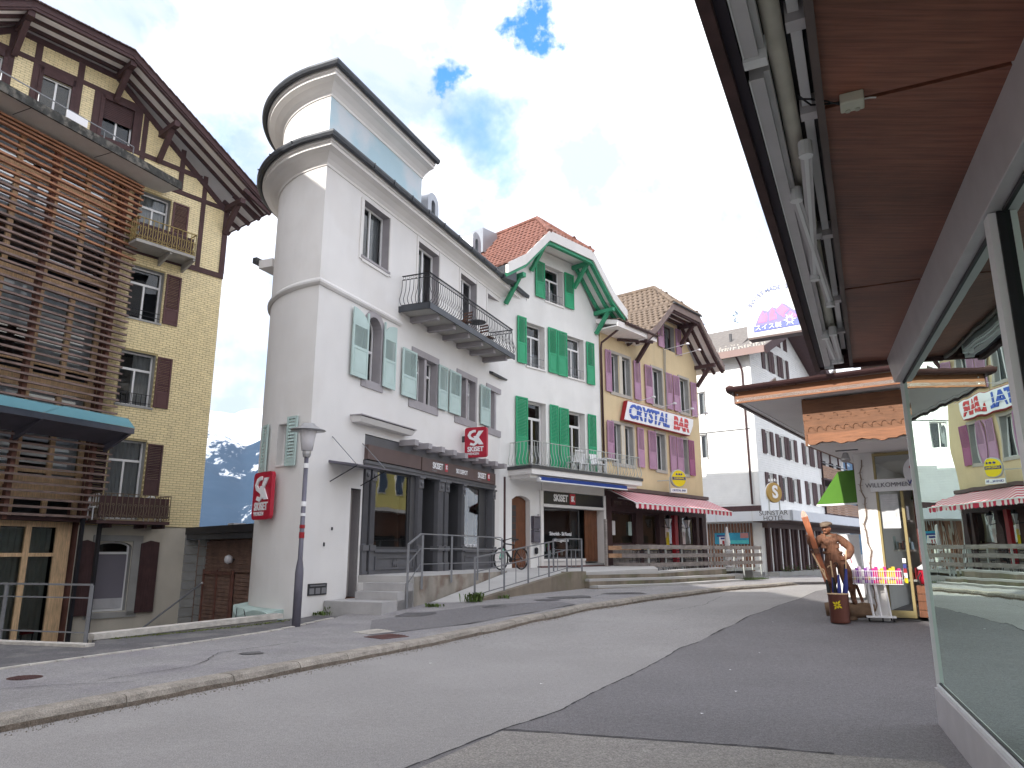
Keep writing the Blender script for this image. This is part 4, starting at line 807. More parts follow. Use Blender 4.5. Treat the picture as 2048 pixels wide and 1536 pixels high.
for uc in (5.98,9.35):   # round headed metal dormers
    d_=MB(); prof=[(uc+.36*math.cos(a),12.98+.36*math.sin(a)) for a in [math.pi*k/12 for k in range(13)]]; prof=[(uc+.36,12.3)]+prof+[(uc-.36,12.3)]
    ip=[(uc+.13*math.cos(a),12.93+.16*math.sin(a)) for a in [math.pi*k/10 for k in range(11)]]; ip=[(uc+.13,12.55)]+ip+[(uc-.13,12.55)]
    o=wall('dormer',W,prof,[ip],-.25,.12,M['zincl'],wh); q=MB()
    k=len(prof); vs=[W.P(a,-.25,b) for a,b in prof]+[W.P(a,-1.9,b) for a,b in prof]; q.add(vs,[(i,i+1,k+i+1,k+i) for i in range(k-1)]); q.ob('dormer_cheek',M['zincl'],o)
    MB().add([W.P(a,-.36,b) for a,b in ip],[tuple(range(len(ip)))]).ob('pane',G_WIN,o); MB().bar(W.P(uc,-.34,12.55),W.P(uc,-.34,13.1),.03,.03,up=(1,0,0)).bar(W.P(uc-.13,-.34,12.57),W.P(uc+.13,-.34,12.57),.04,.04).ob('window_frame',M['pvc'],o)
    MB().add([W.P(a,-.6,b) for a,b in ip],[tuple(range(len(ip)))]).ob('interior_wall',M['darkroom'],o)
# windows
u0,u1,z0,z1=win['A']; window(W,wh,u0,u1,z0,z1,.24,cols=2,curtain='sides',sill=M['greyt'])
for a,b,c_,d in ((u0-.13,u0-.0,z0-.12,z1),(u1+.0,u1+.13,z0-.12,z1),(u0,u1,z0-.16,z0-.075)): box('stone_surround',W,a,b,0,.035,c_,d,M['cornice'],wh)
for a,b in doors:
    window(W,wh,a,b,8.58,11.06,.24,cols=2,fw=.07); 
    for x in (a-.09,b): box('stone_surround',W,x,x+.09,0,.03,8.58,11.2,M['cornice'],wh)
for k,sh in (('B',((3.85,4.64),(6.03,6.63))),('C',((6.78,7.56),)),('D',((9.14,9.92),(11.3,11.88)))):
    u0,u1,z0,z1=win[k]; um=(u0+u1)/2
    for a,b in ((u0+.02,um-.05),(um+.05,u1-.02)): window(W,wh,a,b,z0,z1,.2,cols=1,fw=.05,transom=z1-.45)
    MB().box(W,um-.07,um+.07,-.24,.0,z0,z1).ob('stone_mullion',M['greyt'],wh)
    for a,b,c_,d in ((u0-.2,u1+.14,z1,z1+.2),(u0-.3,u1+.14,z0-.24,z0),(u0-.2,u0,z0,z1),(u1,u1+.12,z0,z1)): box('stone_surround',W,a,b,0,.035,c_,d,M['greyt'],wh)
    for i,(a,b) in enumerate(sh): shutter(W,wh,a,b,5.98,7.4,M['mint'],w=.06,nl=20)
window(W,wh,2.10,2.76,6.07,7.86,.24,cols=2,arch=.36,transom=6.95,fw=.05,curtain='sides')
sp=[]; 
for k in range(11):
    a=math.pi*k/10; sp.append((2.43+.35*math.cos(a),7.5+.37*math.sin(a),2.43+.52*math.cos(a),7.5+.55*math.sin(a)))
q=MB()
for s0,s1 in zip(sp,sp[1:]): q.hexa([W.P(s0[0],0,s0[1]),W.P(s0[2],0,s0[3]),W.P(s1[2],0,s1[3]),W.P(s1[0],0,s1[1])],[W.P(s0[0],.035,s0[1]),W.P(s0[2],.035,s0[3]),W.P(s1[2],.035,s1[3]),W.P(s1[0],.035,s1[1])])
q.box(W,2.78,2.95,0,.035,5.85,7.5).box(W,1.91,2.08,0,.035,5.85,7.5).box(W,2.085,2.775,0,.037,5.85,6.06); q.ob('stone_surround',M['greyt'],wh)
shutter(W,wh,1.35,2.06,6.02,7.85,M['mint'],w=.07,arch=.42,hinge='l',nl=20); shutter(W,wh,2.83,3.46,6.02,7.85,M['mint'],w=.07,arch=.42,hinge='r',nl=20)
# door in the white wall
box('side_door',W,1.76,2.12,-.5,-.45,.5,3.1,M['doorr'],wh); box('door_step',W,1.7,2.18,-.5,.03,.42,.5,M['wood'],wh)
MB().add([W.P(2.16,0,.5),W.P(2.16,-.45,.5),W.P(2.16,-.45,3.16),W.P(2.16,0,3.16),W.P(1.73,0,.5),W.P(1.73,-.45,.5),W.P(1.73,-.45,3.16),W.P(1.73,0,3.16)],[(0,1,2,3),(4,5,6,7),(3,2,6,7)]).ob('door_reveal',M['white'],wh)
for a,b in ((1.78,1.92),(1.96,2.1)): box('door_panel',W,a,b,-.45,-.435,.7,2.9,M['doorr'],wh)
# mint rendered plinth of the round end
pl=MB(); vs=[]
for k in range(19):
    t=8+100*k/18
    for o,z in ((.0,-1.7),(.34,-1.7),(.34,.22+.09*math.sin(k)),(.27,.30),(.0,.33)): u,w_=arc(t,o); vs.append(W.P(u,w_,z))
pl.add(vs,[(5*i+j,5*i+j+1,5*i+j+6,5*i+j+5) for i in range(18) for j in range(4)]+[(0,1,2,3,4)]); pl.ob('plinth',M['mintp'],wh)
cr_=MB(); f=aF(26)
for a,b in (((.0,.30),(.12,.14)),((.12,.14),(.10,-.02)),((.10,-.02),(.3,-.22)),((-.42,.3),(-.46,-.25))): cr_.bar(f.P(a[0],.345,a[1]),f.P(b[0],.345,b[1]),.014,.012,up=(0,0,1) if a[1]!=b[1] else (0,0,1))
cr_.ob('plinth_cracks',M['steelk'],wh,kind='stuff')
sg=thing('notice_plate','small dark notice plate low on the white wall beside the street lamp','sign',W.P(.57,.03,.76)); box('plate',W,.24,.92,.0,.025,.62,.88,M['black'],sg)
for i in range(3): box('pictogram',W,.28+.22*i,.45+.22*i,.025,.029,.65,.78,mat('plate_print',(.18,.18,.19),.5),sg)
box('print_line',W,.3,.86,.025,.029,.82,.85,MC['plate_print'],sg)
for u,z,s_ in ((1.0,2.1,.07),(.72,1.72,.09)): box('wall_fitting',W,u,u+.03,0,.03,z,z+s_,M['steelk'],wh)
# balcony
bt=thing('iron_balcony','black wrought iron balcony with ringed top rail on the white house','balcony',W.P(6.8,.5,8.5))
box('floor_slab',W,3.7,9.92,.0,1.0,8.44,8.56,M['concr'],bt); box('slab_trim',W,3.66,9.96,1.0,1.05,8.40,8.58,M['zinc'],bt); box('slab_trim',W,3.64,3.7,.0,1.0,8.40,8.58,M['zinc'],bt)
for u in (4.3,5.35,6.35,7.35,8.35,9.4): box('beam',W,u,u+.16,.0,.92,8.28,8.44,M['greyt'],bt)
scroll_rail(W,bt,3.72,9.9,.05,.97,8.58,9.52,M['steelk'],.135,.12,rings=True,r=.010)
def bistro(label,p,r=.3,h=.72,m=None,rot=0):
    t=thing('bistro_table',label,'table',p); m=m or M['steelk']; p=V(p); MB().lathe(p+V((0,0,h)),[(.001,-.01),(r,-.01),(r,.012),(.001,.012)],20).ob('table_top',m,t)
    for k in range(3): a=rot+k*2.094; MB().tube([p+V((.05*math.cos(a),.05*math.sin(a),h-.01)),p+V((.03*math.cos(a),.03*math.sin(a),h*.5)),p+V((r*.8*math.cos(a),r*.8*math.sin(a),0))],.01,5).ob('leg',m,t)
    return t
def chair(label,p,rot,m,seatm=None,cat='chair',h=.45,group=None,scrol=False):
    t=thing('bistro_chair',label,cat,p,group); f=Fr(0,0,0,d=(math.cos(rot),math.sin(rot),0),n=(-math.sin(rot),math.cos(rot),0)); f.o=V(p)
    for i in range(5): box('seat_slat',f,-.19,.19,-.19+.08*i,-.13+.08*i,h-.02,h,seatm or m,t)
    for s_ in (-.18,.18): 
        MB().tube([f.P(s_,.2,0),f.P(s_,-.18,h-.02),f.P(s_,-.2,h)],.01,5).ob('leg',m,t); MB().tube([f.P(s_,-.24,0),f.P(s_,.12,h-.03)],.01,5).ob('leg',m,t)
        MB().tube([f.P(s_,-.19,h),f.P(s_,-.25,.86)],.01,5).ob('back_post',m,t)
    for z in ((.62,.72,.82) if not scrol else (.84,)): MB().bar(f.P(-.18,-.19-.15*(z-h),z),f.P(.18,-.19-.15*(z-h),z),.015,.055 if not scrol else .03).ob('back_slat',seatm or m,t)
    if scrol:
        q=MB()
        for s_ in (-1,1): q.tube([f.P(s_*(.02+.07*math.sin(k*.6)),-.2-.05*k/8,h+.03+.045*k) for k in range(9)],.008,4)
        q.ob('back_scroll',m,t)
    return t
bistro('black round bistro table on the iron balcony of the white house',W.P(7.9,.5,8.56)); chair('wooden folding chair at the near side of the black balcony table',W.P(6.9,.5,8.56),2.6,M['steelk'],M['wood']); chair('wooden folding chair at the far side of the black balcony table',W.P(8.9,.45,8.56),-.6,M['steelk'],M['wood'])
# rainwater pipe at the end
MB().tube([W.P(12.4,.5,11.6),W.P(12.4,.48,11.3),W.P(12.2,.2,10.9),W.P(12.12,.08,10.6),W.P(12.12,.08,8.6),W.P(12.1,.08,8.2),W.P(11.9,.08,7.85)],.055,8).ob('rain_pipe',M['zinc'],wh,smooth=True)
MB().tube([W.P(11.2,.1,4.3),W.P(11.2,.1,1.0)],.05,8).ob('rain_pipe',M['gutter'],wh,smooth=True)
MB().hexa([W.P(10.0,.0,8.0),W.P(11.95,.0,8.0),W.P(11.95,.14,7.98),W.P(10.0,.14,7.98)],[W.P(10.0,.0,8.1),W.P(11.95,.0,8.1),W.P(11.95,.16,8.04),W.P(10.0,.16,8.04)]).ob('ledge',M['zinc'],wh)
# ledge and joist ends over the shop
MB().hexa([W.P(1.6,.0,4.83),W.P(4.2,.0,4.83),W.P(4.2,.26,4.83),W.P(1.6,.26,4.83)],[W.P(1.55,.0,5.0),W.P(4.25,.0,5.0),W.P(4.25,.34,4.96),W.P(1.55,.34,4.96)]).ob('ledge',M['cornice'],wh); box('ledge_flashing',W,1.52,4.28,0,.37,4.985,5.01,M['greyt'],wh)
for i in range(9): u=3.95+i*.79; box('joist_end',W,u,u+.22,-.2,.5,4.52,4.68,M['greyt'],wh)
box('joist_plate',W,4.25,10.9,0,.2,4.68,4.72,M['greyt'],wh)
# grey shopfront
sf=wh
box('shop_header',W,2.2,10.56,-.22,-.02,4.34,4.60,M['greyf'],wh); box('fascia_board',W,2.24,5.0,-.1,.12,3.95,4.33,M['brownp'],wh); fb=box('fascia_board',W,5.02,10.3,-.1,.14,3.93,4.32,M['brownp'],wh); box('shop_cornice',W,2.2,10.5,-.2,.08,3.84,3.93,M['greyf'],wh); box('shop_cornice',W,2.22,10.45,-.2,.05,3.76,3.84,M['greyf'],wh)
for u,s_ in ((5.98,.26),(9.15,.26)):
    txt('SKISET',W,u,4.14,.142,s_,M['signw'],fb,.02,sx=.85); box('logo_square',W,u+.47,u+.65,.14,.146,4.03,4.27,M['red'],fb); txt('SK',W,u+.56,4.16,.148,.17,M['signw'],fb,.03,sx=.6); txt('WENGEN',W,u-.22,3.99,.142,.07,mat('dim_print',(.3,.28,.28)),fb)
txt('SKI DEPOT',W,7.62,4.12,.142,.20,M['signw'],fb,.02,sx=.85)
def pilaster(u0,u1,z0=1.0):
    p=MB(); p.box(W,u0-.02,u1+.02,-.2,.08,z0,z0+.28).box(W,u0,u1,-.2,.055,z0+.28,1.62).box(W,u0-.03,u1+.03,-.2,.10,1.62,1.76).box(W,u0,u1,-.2,.03,1.76,3.42).box(W,u0-.01,u1+.01,-.2,.07,3.42,3.70).box(W,u0-.04,u1+.04,-.2,.11,3.70,3.76)
    o=p.ob('pilaster',M['greyf'],wh); n_=4; q=MB(); ww=(u1-u0)/(n_*2-1+1)
    for i in range(n_): a=u0+(u1-u0)*(i+.3)/n_; q.box(W,a,a+(u1-u0)/n_*.45,.03,.045,1.8,3.38)
    q.ob('fluting',M['greyf'],o,kind='stuff'); MB().lathe(W.P((u0+u1)/2,.07,3.56),[(.001,.05),(.06,.03),(.075,0)],10,W.n).ob('rosette',M['greyf'],o); return o
for a,b in ((2.26,2.46),(2.58,2.79)): pilaster(a,b,.82)
for a,b in ((5.03,5.27),(6.25,6.57),(6.68,6.92),(7.86,8.06),(10.27,10.48)): pilaster(a,b)
def basepanel(a,b):
    o=box('base_panel',W,a,b,-.15,.0,1.0,1.58,M['greyf'],wh)
    for c_ in ((a+.1,b-.1,1.42,1.47),(a+.1,b-.1,1.13,1.18),(a+.1,a+.15,1.18,1.42),(b-.15,b-.1,1.18,1.42)): box('panel_moulding',W,c_[0],c_[1],0,.025,c_[2],c_[3],M['greyf'],o)
    um=(a+b)/2; q=MB()
    for dx in (-.08,.0,.08): q.hexa(*_dia(um+dx,1.3,.05,.11))
    q.ob('diamond_ornament',M['greyf'],o); box('window_sill',W,a,b,-.15,.06,1.58,1.66,M['greyf'],o)
def _dia(u,z,a,b): q=[(u-a,z),(u,z-b),(u+a,z),(u,z+b)]; return [W.P(x,0,y) for x,y in q],[W.P(x,.03,y) for x,y in q]
basepanel(2.82,5.0); basepanel(8.08,10.25)
window(W,wh,2.82,4.72,1.66,3.76,.1,fm=M['greyd'],cols=1,g=G_SHOP,name='shop_window',fw=.05); box('window_jamb',W,4.73,5.01,-.2,-.06,1.66,3.76,M['greyd'],wh)
window(W,wh,8.1,9.55,1.66,3.76,.12,fm=M['greyd'],cols=1,g=G_SHOP,name='shop_window',fw=.05); box('window_jamb',W,9.56,10.25,-.35,-.2,1.66,3.76,M['greyd'],wh)
for a,b in ((5.28,6.23),(6.94,7.85)):
    MB().add([W.P(a,-.1,1),W.P(a,-.75,1),W.P(a,-.75,3.8),W.P(a,-.1,3.8),W.P(b,-.1,1),W.P(b,-.75,1),W.P(b,-.75,3.8),W.P(b,-.1,3.8)],[(0,1,2,3),(4,5,6,7)]).ob('door_recess',M['greyd'],wh)
    o=MB().box(W,a,b,-.78,-.72,1.0,1.65).box(W,a,a+.1,-.78,-.72,1.65,3.0).box(W,b-.1,b,-.78,-.72,1.65,3.0).box(W,a,b,-.78,-.68,3.0,3.15).ob('shop_door',M['greyd'],wh); box('door_panel',W,a+.15,b-.15,-.72,-.70,1.15,1.55,M['greyf'],o)
    MB().add([W.P(a+.1,-.75,1.65),W.P(b-.1,-.75,1.65),W.P(b-.1,-.75,3.0),W.P(a+.1,-.75,3.0),W.P(a,-.76,3.15),W.P(b,-.76,3.15),W.P(b,-.76,3.8),W.P(a,-.76,3.8)],[(0,1,2,3),(4,5,6,7)]).ob('pane',G_SHOP,o)
txt('NACH TEST CENTER',W,8.85,1.78,-.09,.13,M['signw'],wh,.02,sx=.8); 
for i,(u,c_) in enumerate(((8.4,'redp'),(8.6,'steelw'),(8.9,'navy'),(9.15,'redp'),(9.3,'yel'))): box('display_ski',W,u,u+.09,-.7-.1*(i%2),-.66-.1*(i%2),1.7,3.1+.1*i,M[c_],wh)
# thin glass awning with tie rods over the door
aw=thing('door_canopy','thin dark glass door canopy held by two rods on the white wall','canopy',W.P(1.5,.6,3.7))
MB().hexa([W.P(.75,.0,3.70),W.P(2.22,.0,3.70),W.P(2.22,.85,3.60),W.P(.75,.85,3.60)],[W.P(.75,.0,3.76),W.P(2.22,.0,3.76),W.P(2.22,.85,3.63),W.P(.75,.85,3.63)]).ob('canopy_sheet',M['postm'],aw)
for u in (.85,2.14): MB().tube([W.P(u,.0,4.35),W.P(u,.72,3.66)],.011,5).ob('tie_rod',M['steel'],aw); MB().tube([W.P(u,.0,3.25),W.P(u,.75,3.6)],.014,5).ob('strut',M['steelk'],aw)
# SK signs
def sksign(F,u,z,w_,wd,h,label,t=.07,both=False):
    s_=thing('shop_sign',label,'sign',F.P(u,w_,z-h/2)); r=.1*wd/ .95*1.1; c=[]
    for cx,cz,a0 in ((wd/2-r,h/2-r,0),(-wd/2+r,h/2-r,90),(-wd/2+r,-h/2+r,180),(wd/2-r,-h/2+r,270)):
        for k in range(6): a=R(a0+18*k); c.append((u+cx+r*math.cos(a),z+cz+r*math.sin(a)))
    MB().prism(F,c,w_,w_+t).ob('board',M['red'],s_)
    # joined S and K monogram
    k=wd*.40; zc=z+h*.14; q=MB()
    S_=[(-.62,-.78),(-.18,-.95),(.12,-.72),(.10,-.40),(-.18,-.18),(-.62,.02),(-.80,.38),(-.60,.80),(-.25,.95),(.02,.95)]
    th=.34
    L_=[];Rr=[]
    for i,p in enumerate(S_):
        a=S_[max(i-1,0)];b=S_[min(i+1,len(S_)-1)];d=V((b[0]-a[0],b[1]-a[1])).normalized(); nn_=V((-d.y,d.x))*th/2; L_.append((p[0]+nn_.x,p[1]+nn_.y)); Rr.append((p[0]-nn_.x,p[1]-nn_.y))
    sc_=lambda p:(u+p[0]*k*.92,zc+p[1]*h*.24)
    for i in range(len(S_)-1): q.prism(F,[sc_(L_[i]),sc_(L_[i+1]),sc_(Rr[i+1]),sc_(Rr[i])],w_+t,w_+t+.03)
    for poly in ([(.42,.95),(.98,.95),(.42,.08),(.10,.35)],[(-.25,.22),(.28,.32),(1.0,-.95),(.45,-.95)]): q.prism(F,[sc_(p) for p in poly],w_+t+.002,w_+t+.032)
    q.ob('logo',M['signw'],s_); txt('SKISET',F,u,z-h*.235,w_+t+.004,wd*.27,M['signw'],s_,.035,ext=.01,sx=.92); txt('WENGEN',F,u-wd*.10,z-h*.385,w_+t+.004,wd*.135,M['signw'],s_,.02,ext=.008,sx=.92); return s_
sksign(aF(23.5),0,2.90,.10,.96,1.12,'big red SK shop sign on the round end of the white house',t=.09)
pf=Fr(0,0,0,d=tuple(W.n),n=tuple(-W.d)); pf.o=W.P(7.95,0,0)
s_=sksign(pf,.52,5.12,.0,.8,1.0,'red SK shop sign projecting above the grey shopfront',t=.12); MB().bar(pf.P(0,.06,5.25),pf.P(.15,.06,5.25),.06,.2).ob('bracket',M['greyd'],s_)
# ------------------------------------------------------------------ street lamp
lp=V((-4.36,15.5,.12)); la=thing('street_lamp','grey street lamp with white mushroom shade beside the rounded white house','street lamp',lp)
MB().lathe(lp,[(.085,-.1),(.085,1.05),(.08,1.12),(.055,1.3),(.05,1.32),(.045,3.45)],14).ob('post',M['postm'],la,smooth=True)
MB().lathe(lp,[(.05,3.42),(.075,3.44),(.09,3.5),(.09,3.56),(.1,3.58)],14).ob('collar',M['lampm'],la)
MB().lathe(lp,[(.115,3.57),(.15,3.8),(.185,4.02),(.17,4.05)],20).ob('diffuser',M['lampw'],la,smooth=True)
MB().lathe(lp,[(.37,4.0),(.36,4.015),(.24,4.06),(.15,4.12),(.13,4.15),(.001,4.17)],24).ob('hat',M['lampm'],la,smooth=True)
for z,c_,h in ((1.95,'redp',.07),(2.4,'signw',.1),(2.2,'signw',.06),(1.75,'redp',.12),(3.2,'signw',.1)): MB().lathe(lp+V((0,0,0)),[(.056,z-.0),(.056,z+h)],14).ob('sticker',M[c_],la)
# ------------------------------------------------------------------ terrace, steps, ramp
G=Fr(-.35,27.2,43.3); CB=Fr(3.97,31.8,40.8)
te=thing('terrace','raised concrete terrace in front of the shops with a stained side wall','terrace',W.P(6,1,0),kind='structure')
A=lambda F,u,w_: tuple(F.P(u,w_,0)[:2])
tp=[A(W,2.2,-.3),A(W,12.5,-.3),A(G,6.2,-.5),A(CB,6.0,-.5),A(CB,5.9,.6),A(CB,1.6,1.3),(5.1,26.4),(2.17,24.08),A(W,7.9,1.62),A(W,2.2,1.62)]
tz=lambda p: 1.02 if (V((p[0],p[1],0))-V((2.17,24.08,0))).length>2.6 else .95
MB().slab([(x,y,tz((x,y))) for x,y in tp],-1.4,0).ob('terrace_slab',M['terr'],te)
MB().add([W.P(2.2,1.63,-.3),W.P(7.9,1.63,-.3),W.P(7.9,1.63,1.0),W.P(2.2,1.63,1.0)],[(0,1,2,3)]).ob('terrace_wall',M['concd'],te)
st=thing('concrete_steps','four stained concrete steps up to the grey shopfront','steps',W.P(1.5,1,.2))
for u,z in ((.85,.48),(1.50,.67),(1.83,.86)): box('step',W,u,2.3,.42 if u>1 else .02,1.60,-.3,z,M['step'],st)
box('cheek_block',W,2.17,2.6,.02,.42,0,.84,M['white'],st)
# ramp
rp=thing('concrete_ramp','concrete ramp with steel railing rising beside the grey shopfront','ramp',W.P(6,2.5,.3))
ins=[(1.75,1.66,.2),(8.0,1.66,.99)]; outs=[(2.35,2.5,.24),(3.4,2.62,.40),(8.2,3.45,.97),(9.2,3.62,.955)]
q=MB(); N_=12
def lerp(P,t):
    L_=[math.dist(a[:2],b[:2]) for a,b in zip(P,P[1:])]; s=t*sum(L_)
    for (a,b),l in zip(zip(P,P[1:]),L_):
        if s<=l+1e-6: k=s/l; return tuple(a[i]+(b[i]-a[i])*k for i in range(3))
        s-=l
    return P[-1]
prev=None
for i in range(N_+1):
    a=lerp(ins,i/N_); b=lerp(outs[:3],i/N_); cur=[W.P(*a),W.P(*b),W.P(b[0],b[1],-.3),W.P(a[0],a[1],-.3)]
    if prev: q.add(prev+cur,[(0,1,5,4),(1,2,6,5)])
    prev=cur
q.ob('ramp_surface',M['terr'],rp)
MB().hexa([W.P(3.35,2.60,-.2),W.P(8.2,3.45,-.2),W.P(8.2,3.62,-.2),W.P(3.35,2.77,-.2)],[W.P(3.35,2.60,.42),W.P(8.2,3.45,1.0),W.P(8.2,3.62,1.0),W.P(3.35,2.77,.42)]).ob('ramp_wall',M['concm'],rp)
MB().hexa([W.P(8.21,3.3,-.2),W.P(9.3,3.5,-.2),W.P(9.27,3.78,-.2),W.P(8.21,3.62,-.2)],[W.P(8.21,3.3,.995),W.P(9.3,3.5,.985),W.P(9.27,3.78,.985),W.P(8.21,3.62,.995)]).ob('ramp_wall',M['concm'],rp)
def railing(label,pts,posts,parent=None,lo=(.33,.66)):
    """pts: (u,w,zfoot,ztop)"""
    t=thing('steel_railing',label,'railing',W.P(*pts[0][:3]))
    for a,b in zip(pts,pts[1:]):
        for k,f_ in enumerate((1,lo[1],.0 if len(lo)<3 else lo[2])):
            if f_<=0: continue
            MB().bar(W.P(a[0],a[1],a[2]+(a[3]-a[2])*f_),W.P(b[0],b[1],b[2]+(b[3]-b[2])*f_),.05 if k==0 else .025,.03 if k==0 else .025).ob('rail',M['steel'],t)
        f_=lo[0]; MB().bar(W.P(a[0],a[1],a[2]+(a[3]-a[2])*f_),W.P(b[0],b[1],b[2]+(b[3]-b[2])*f_),.02,.02).ob('rail',M['steel'],t)
    for u,w_,z0,z1 in posts: MB().bar(W.P(u,w_,z0),W.P(u,w_,z1),.05,.05,up=(1,0,0)).ob('post',M['steel'],t)
    return t
railing('grey steel railing along the terrace edge before the grey shopfront',[(1.88,1.63,.45,1.77),(2.48,1.63,.98,2.03),(7.4,1.63,.98,2.02)],[(1.88,1.63,.2,1.78),(2.48,1.68,.7,2.0),(4.05,1.68,.8,2.0),(5.65,1.68,.8,2.0),(7.38,1.68,.8,2.0)],lo=(.3,.66))
def rl_(t): return (3.4+(9.22-3.4)*t,2.68+(3.66-2.68)*t)
zf=lambda t:.40+(.985-.40)*min(1,t/.83)
zt_=lambda t:1.45+(1.99-1.45)*min(1,t/.83)
pts=[(*rl_(t),zf(t),zt_(t)) for t in (0,.83,1.0)]; posts=[(*rl_(t),zf(t)-.18,zt_(t)) for t in (0,.23,.44,.64,.83,1.0)]
r2=railing('long sloping steel railing along the outer edge of the ramp',pts,posts,lo=(.12,.66))
for t in (.11,.33,.54,.73,.88,.93): u,w_=rl_(t); MB().bar(W.P(u,w_,zf(t)+.12),W.P(u,w_,zf(t)+(zt_(t)-zf(t))*.66),.022,.022,up=(1,0,0)).ob('baluster',M['steel'],r2)
railing('short steel railing across the top of the right hand steps',[(9.22,3.66,.985,1.99),(9.5,2.6,1.0,2.0)],[(9.5,2.6,.9,2.0)],lo=(.12,.66))
# broad steps right of the ramp
bs=thing('broad_steps','broad shallow stone steps from the pavement up to the bar terrace','steps',(3.6,25.2,.4))
E0,E1,E2,E3=V((2.2,24.1,0)),V((5.1,26.4,0)),V((6.9,29.0,0)),V((9.2,32.5,0)); 
def off(p,n_,d): return V((p.x+n_.x*d,p.y+n_.y*d,0))
for k,(z,d) in enumerate(((.94,0.02),(.75,.38),(.56,.76))):
    P_=[E0,E1,E2,E3]; nm=[V((.62,-.78,0)),V((.72,-.69,0)),V((.83,-.55,0)),V((.83,-.55,0))]
    poly=[off(p,n_,d) for p,n_ in zip(P_,nm)]+[off(p,n_,d-.42) for p,n_ in list(zip(P_,nm))[::-1]]
    zr=[z-.0,z-.02,z-.05*(k>0),z-.1*(k>0)]
    MB().slab([(poly[i].x,poly[i].y,(zr+zr[::-1])[i]) for i in range(8)],-.07,0).ob('tread',M['terr'],bs); MB().slab([(poly[i].x,poly[i].y,(zr+zr[::-1])[i]-.07) for i in range(8)],-.9,0).ob('riser',M['concm'],bs)
# ------------------------------------------------------------------ bicycle
def bicycle(p,rot):
    t=thing('bicycle','black mountain bike parked on the terrace beside the wooden door','bicycle',p); f=Fr(0,0,0,d=(math.cos(rot),math.sin(rot),0),n=(math.sin(rot),-math.cos(rot),0)); f.o=V(p)
    r=.34
    for u in (-.52,.52):
        wl=MB(); wl.tube([f.P(u+r*math.cos(a),0,r+r*math.sin(a)) for a in [k*math.pi/12 for k in range(25)]],.025,6,cap=False); o=wl.ob('wheel',M['rubber'],t)
        q=MB(); 
        for k in range(12): a=k*math.pi/6; q.tube([f.P(u,0,r),f.P(u+r*math.cos(a),0,r+r*math.sin(a))],.003,3)
        q.ob('spokes',M['steel'],o,kind='stuff'); MB().tube([f.P(u,-.05,r),f.P(u,.05,r)],.03,8).ob('hub',M['steel'],o)
    fr=MB(); B=(.02,.30);S_=(.14,.78);H=(-.36,.82);
    for a,b,rr in ((B,S_,.02),(B,(-.40,.72),.032),(S_,H,.022),(B,(.52,r),.014),((.12,.70),(.52,r),.014),(H,(-.41,.66),.025)): fr.tube([f.P(a[0],0,a[1]),f.P(b[0],0,b[1])],rr,7)
    fr.ob('frame',M['rubber'],t); MB().tube([f.P(-.41,.0,.68),f.P(-.44,.06,.55),f.P(-.52,.06,r)],.018,6).tube([f.P(-.41,0,.68),f.P(-.44,-.06,.55),f.P(-.52,-.06,r)],.018,6).ob('fork',mat('mint_fork_paint',(.1,.45,.3),.4),t)
    MB().tube([f.P(.14,0,.78),f.P(.17,0,.93)],.015,6).ob('seat_post',M['steel'],t); MB().hexa([f.P(.04,-.03,.93),f.P(.30,-.07,.93),f.P(.30,.07,.93),f.P(.04,.03,.93)],[f.P(.04,-.02,.96),f.P(.30,-.06,.98),f.P(.30,.06,.98),f.P(.04,.02,.96)]).ob('saddle',M['rubber'],t)
    MB().tube([f.P(-.36,0,.82),f.P(-.42,0,.92)],.018,6).tube([f.P(-.40,-.36,.99),f.P(-.43,-.1,.93),f.P(-.43,.1,.93),f.P(-.40,.36,.99)],.014,6).ob('handlebar',M['rubber'],t)
    MB().tube([f.P(.02,-.04,.30),f.P(-.1,-.06,.18)],.01,5).tube([f.P(.02,.04,.30),f.P(.14,.06,.42)],.01,5).lathe(f.P(.02,-.05,.30),[(.09,0),(.09,.008)],14,f.n).ob('crank',M['steelk'],t)
bicycle(W.P(8.9,1.35,1.03),math.radians(50))
# ------------------------------------------------------------------ white house with green shutters
gh=thing('green_shutter_house','white house with bright green shutters and green framed orange tiled gable','house',G.P(3,-4,1)); mg=M['green']
hol=[rect(1.33,2.47,8.8,10.62),rect(3.92,5.08,8.8,10.62),rect(2.5,3.72,11.82,13.42),rect(1.36,2.5,4.7,7.4),rect(3.9,5.05,4.7,7.34),
  [(.5,.9),(1.52,.9),(1.52,3.5),(1.28,3.62),(1.0,3.66),(.72,3.62),(.5,3.5)],rect(2.2,6.38 if 0 else 6.19,1.0,3.92)]
wall('facade_wall',G,[(-1.2,.6),(6.2,.6),(6.2,12.05),(5.85,12.15),(4.5,13.98),(1.5,13.98),(.15,12.15),(-1.2,11.9)],hol,0,.3,M['white2'],gh,M['cornice'])
MB().add([G.P(6.2,0,.6),G.P(6.2,-8,.6),G.P(6.2,-8,12.0),G.P(6.2,0,12.0)],[(0,1,2,3)]).ob('side_wall',M['white2'],gh)
MB().add([G.P(-1.2,0,.6),G.P(-1.2,-8,.6),G.P(-1.2,-8,11.9),G.P(-1.2,0,11.9)],[(0,1,2,3)]).ob('side_wall',M['white2'],gh)
MB().add([G.P(-1.1,-.9,.6),G.P(6.1,-.9,.6),G.P(6.1,-.9,11.9),G.P(4.4,-.9,13.9),G.P(1.6,-.9,13.9),G.P(-1.1,-.9,11.9)],[(0,1,2,3,4,5)]).ob('interior_wall',M['darkroom'],gh)
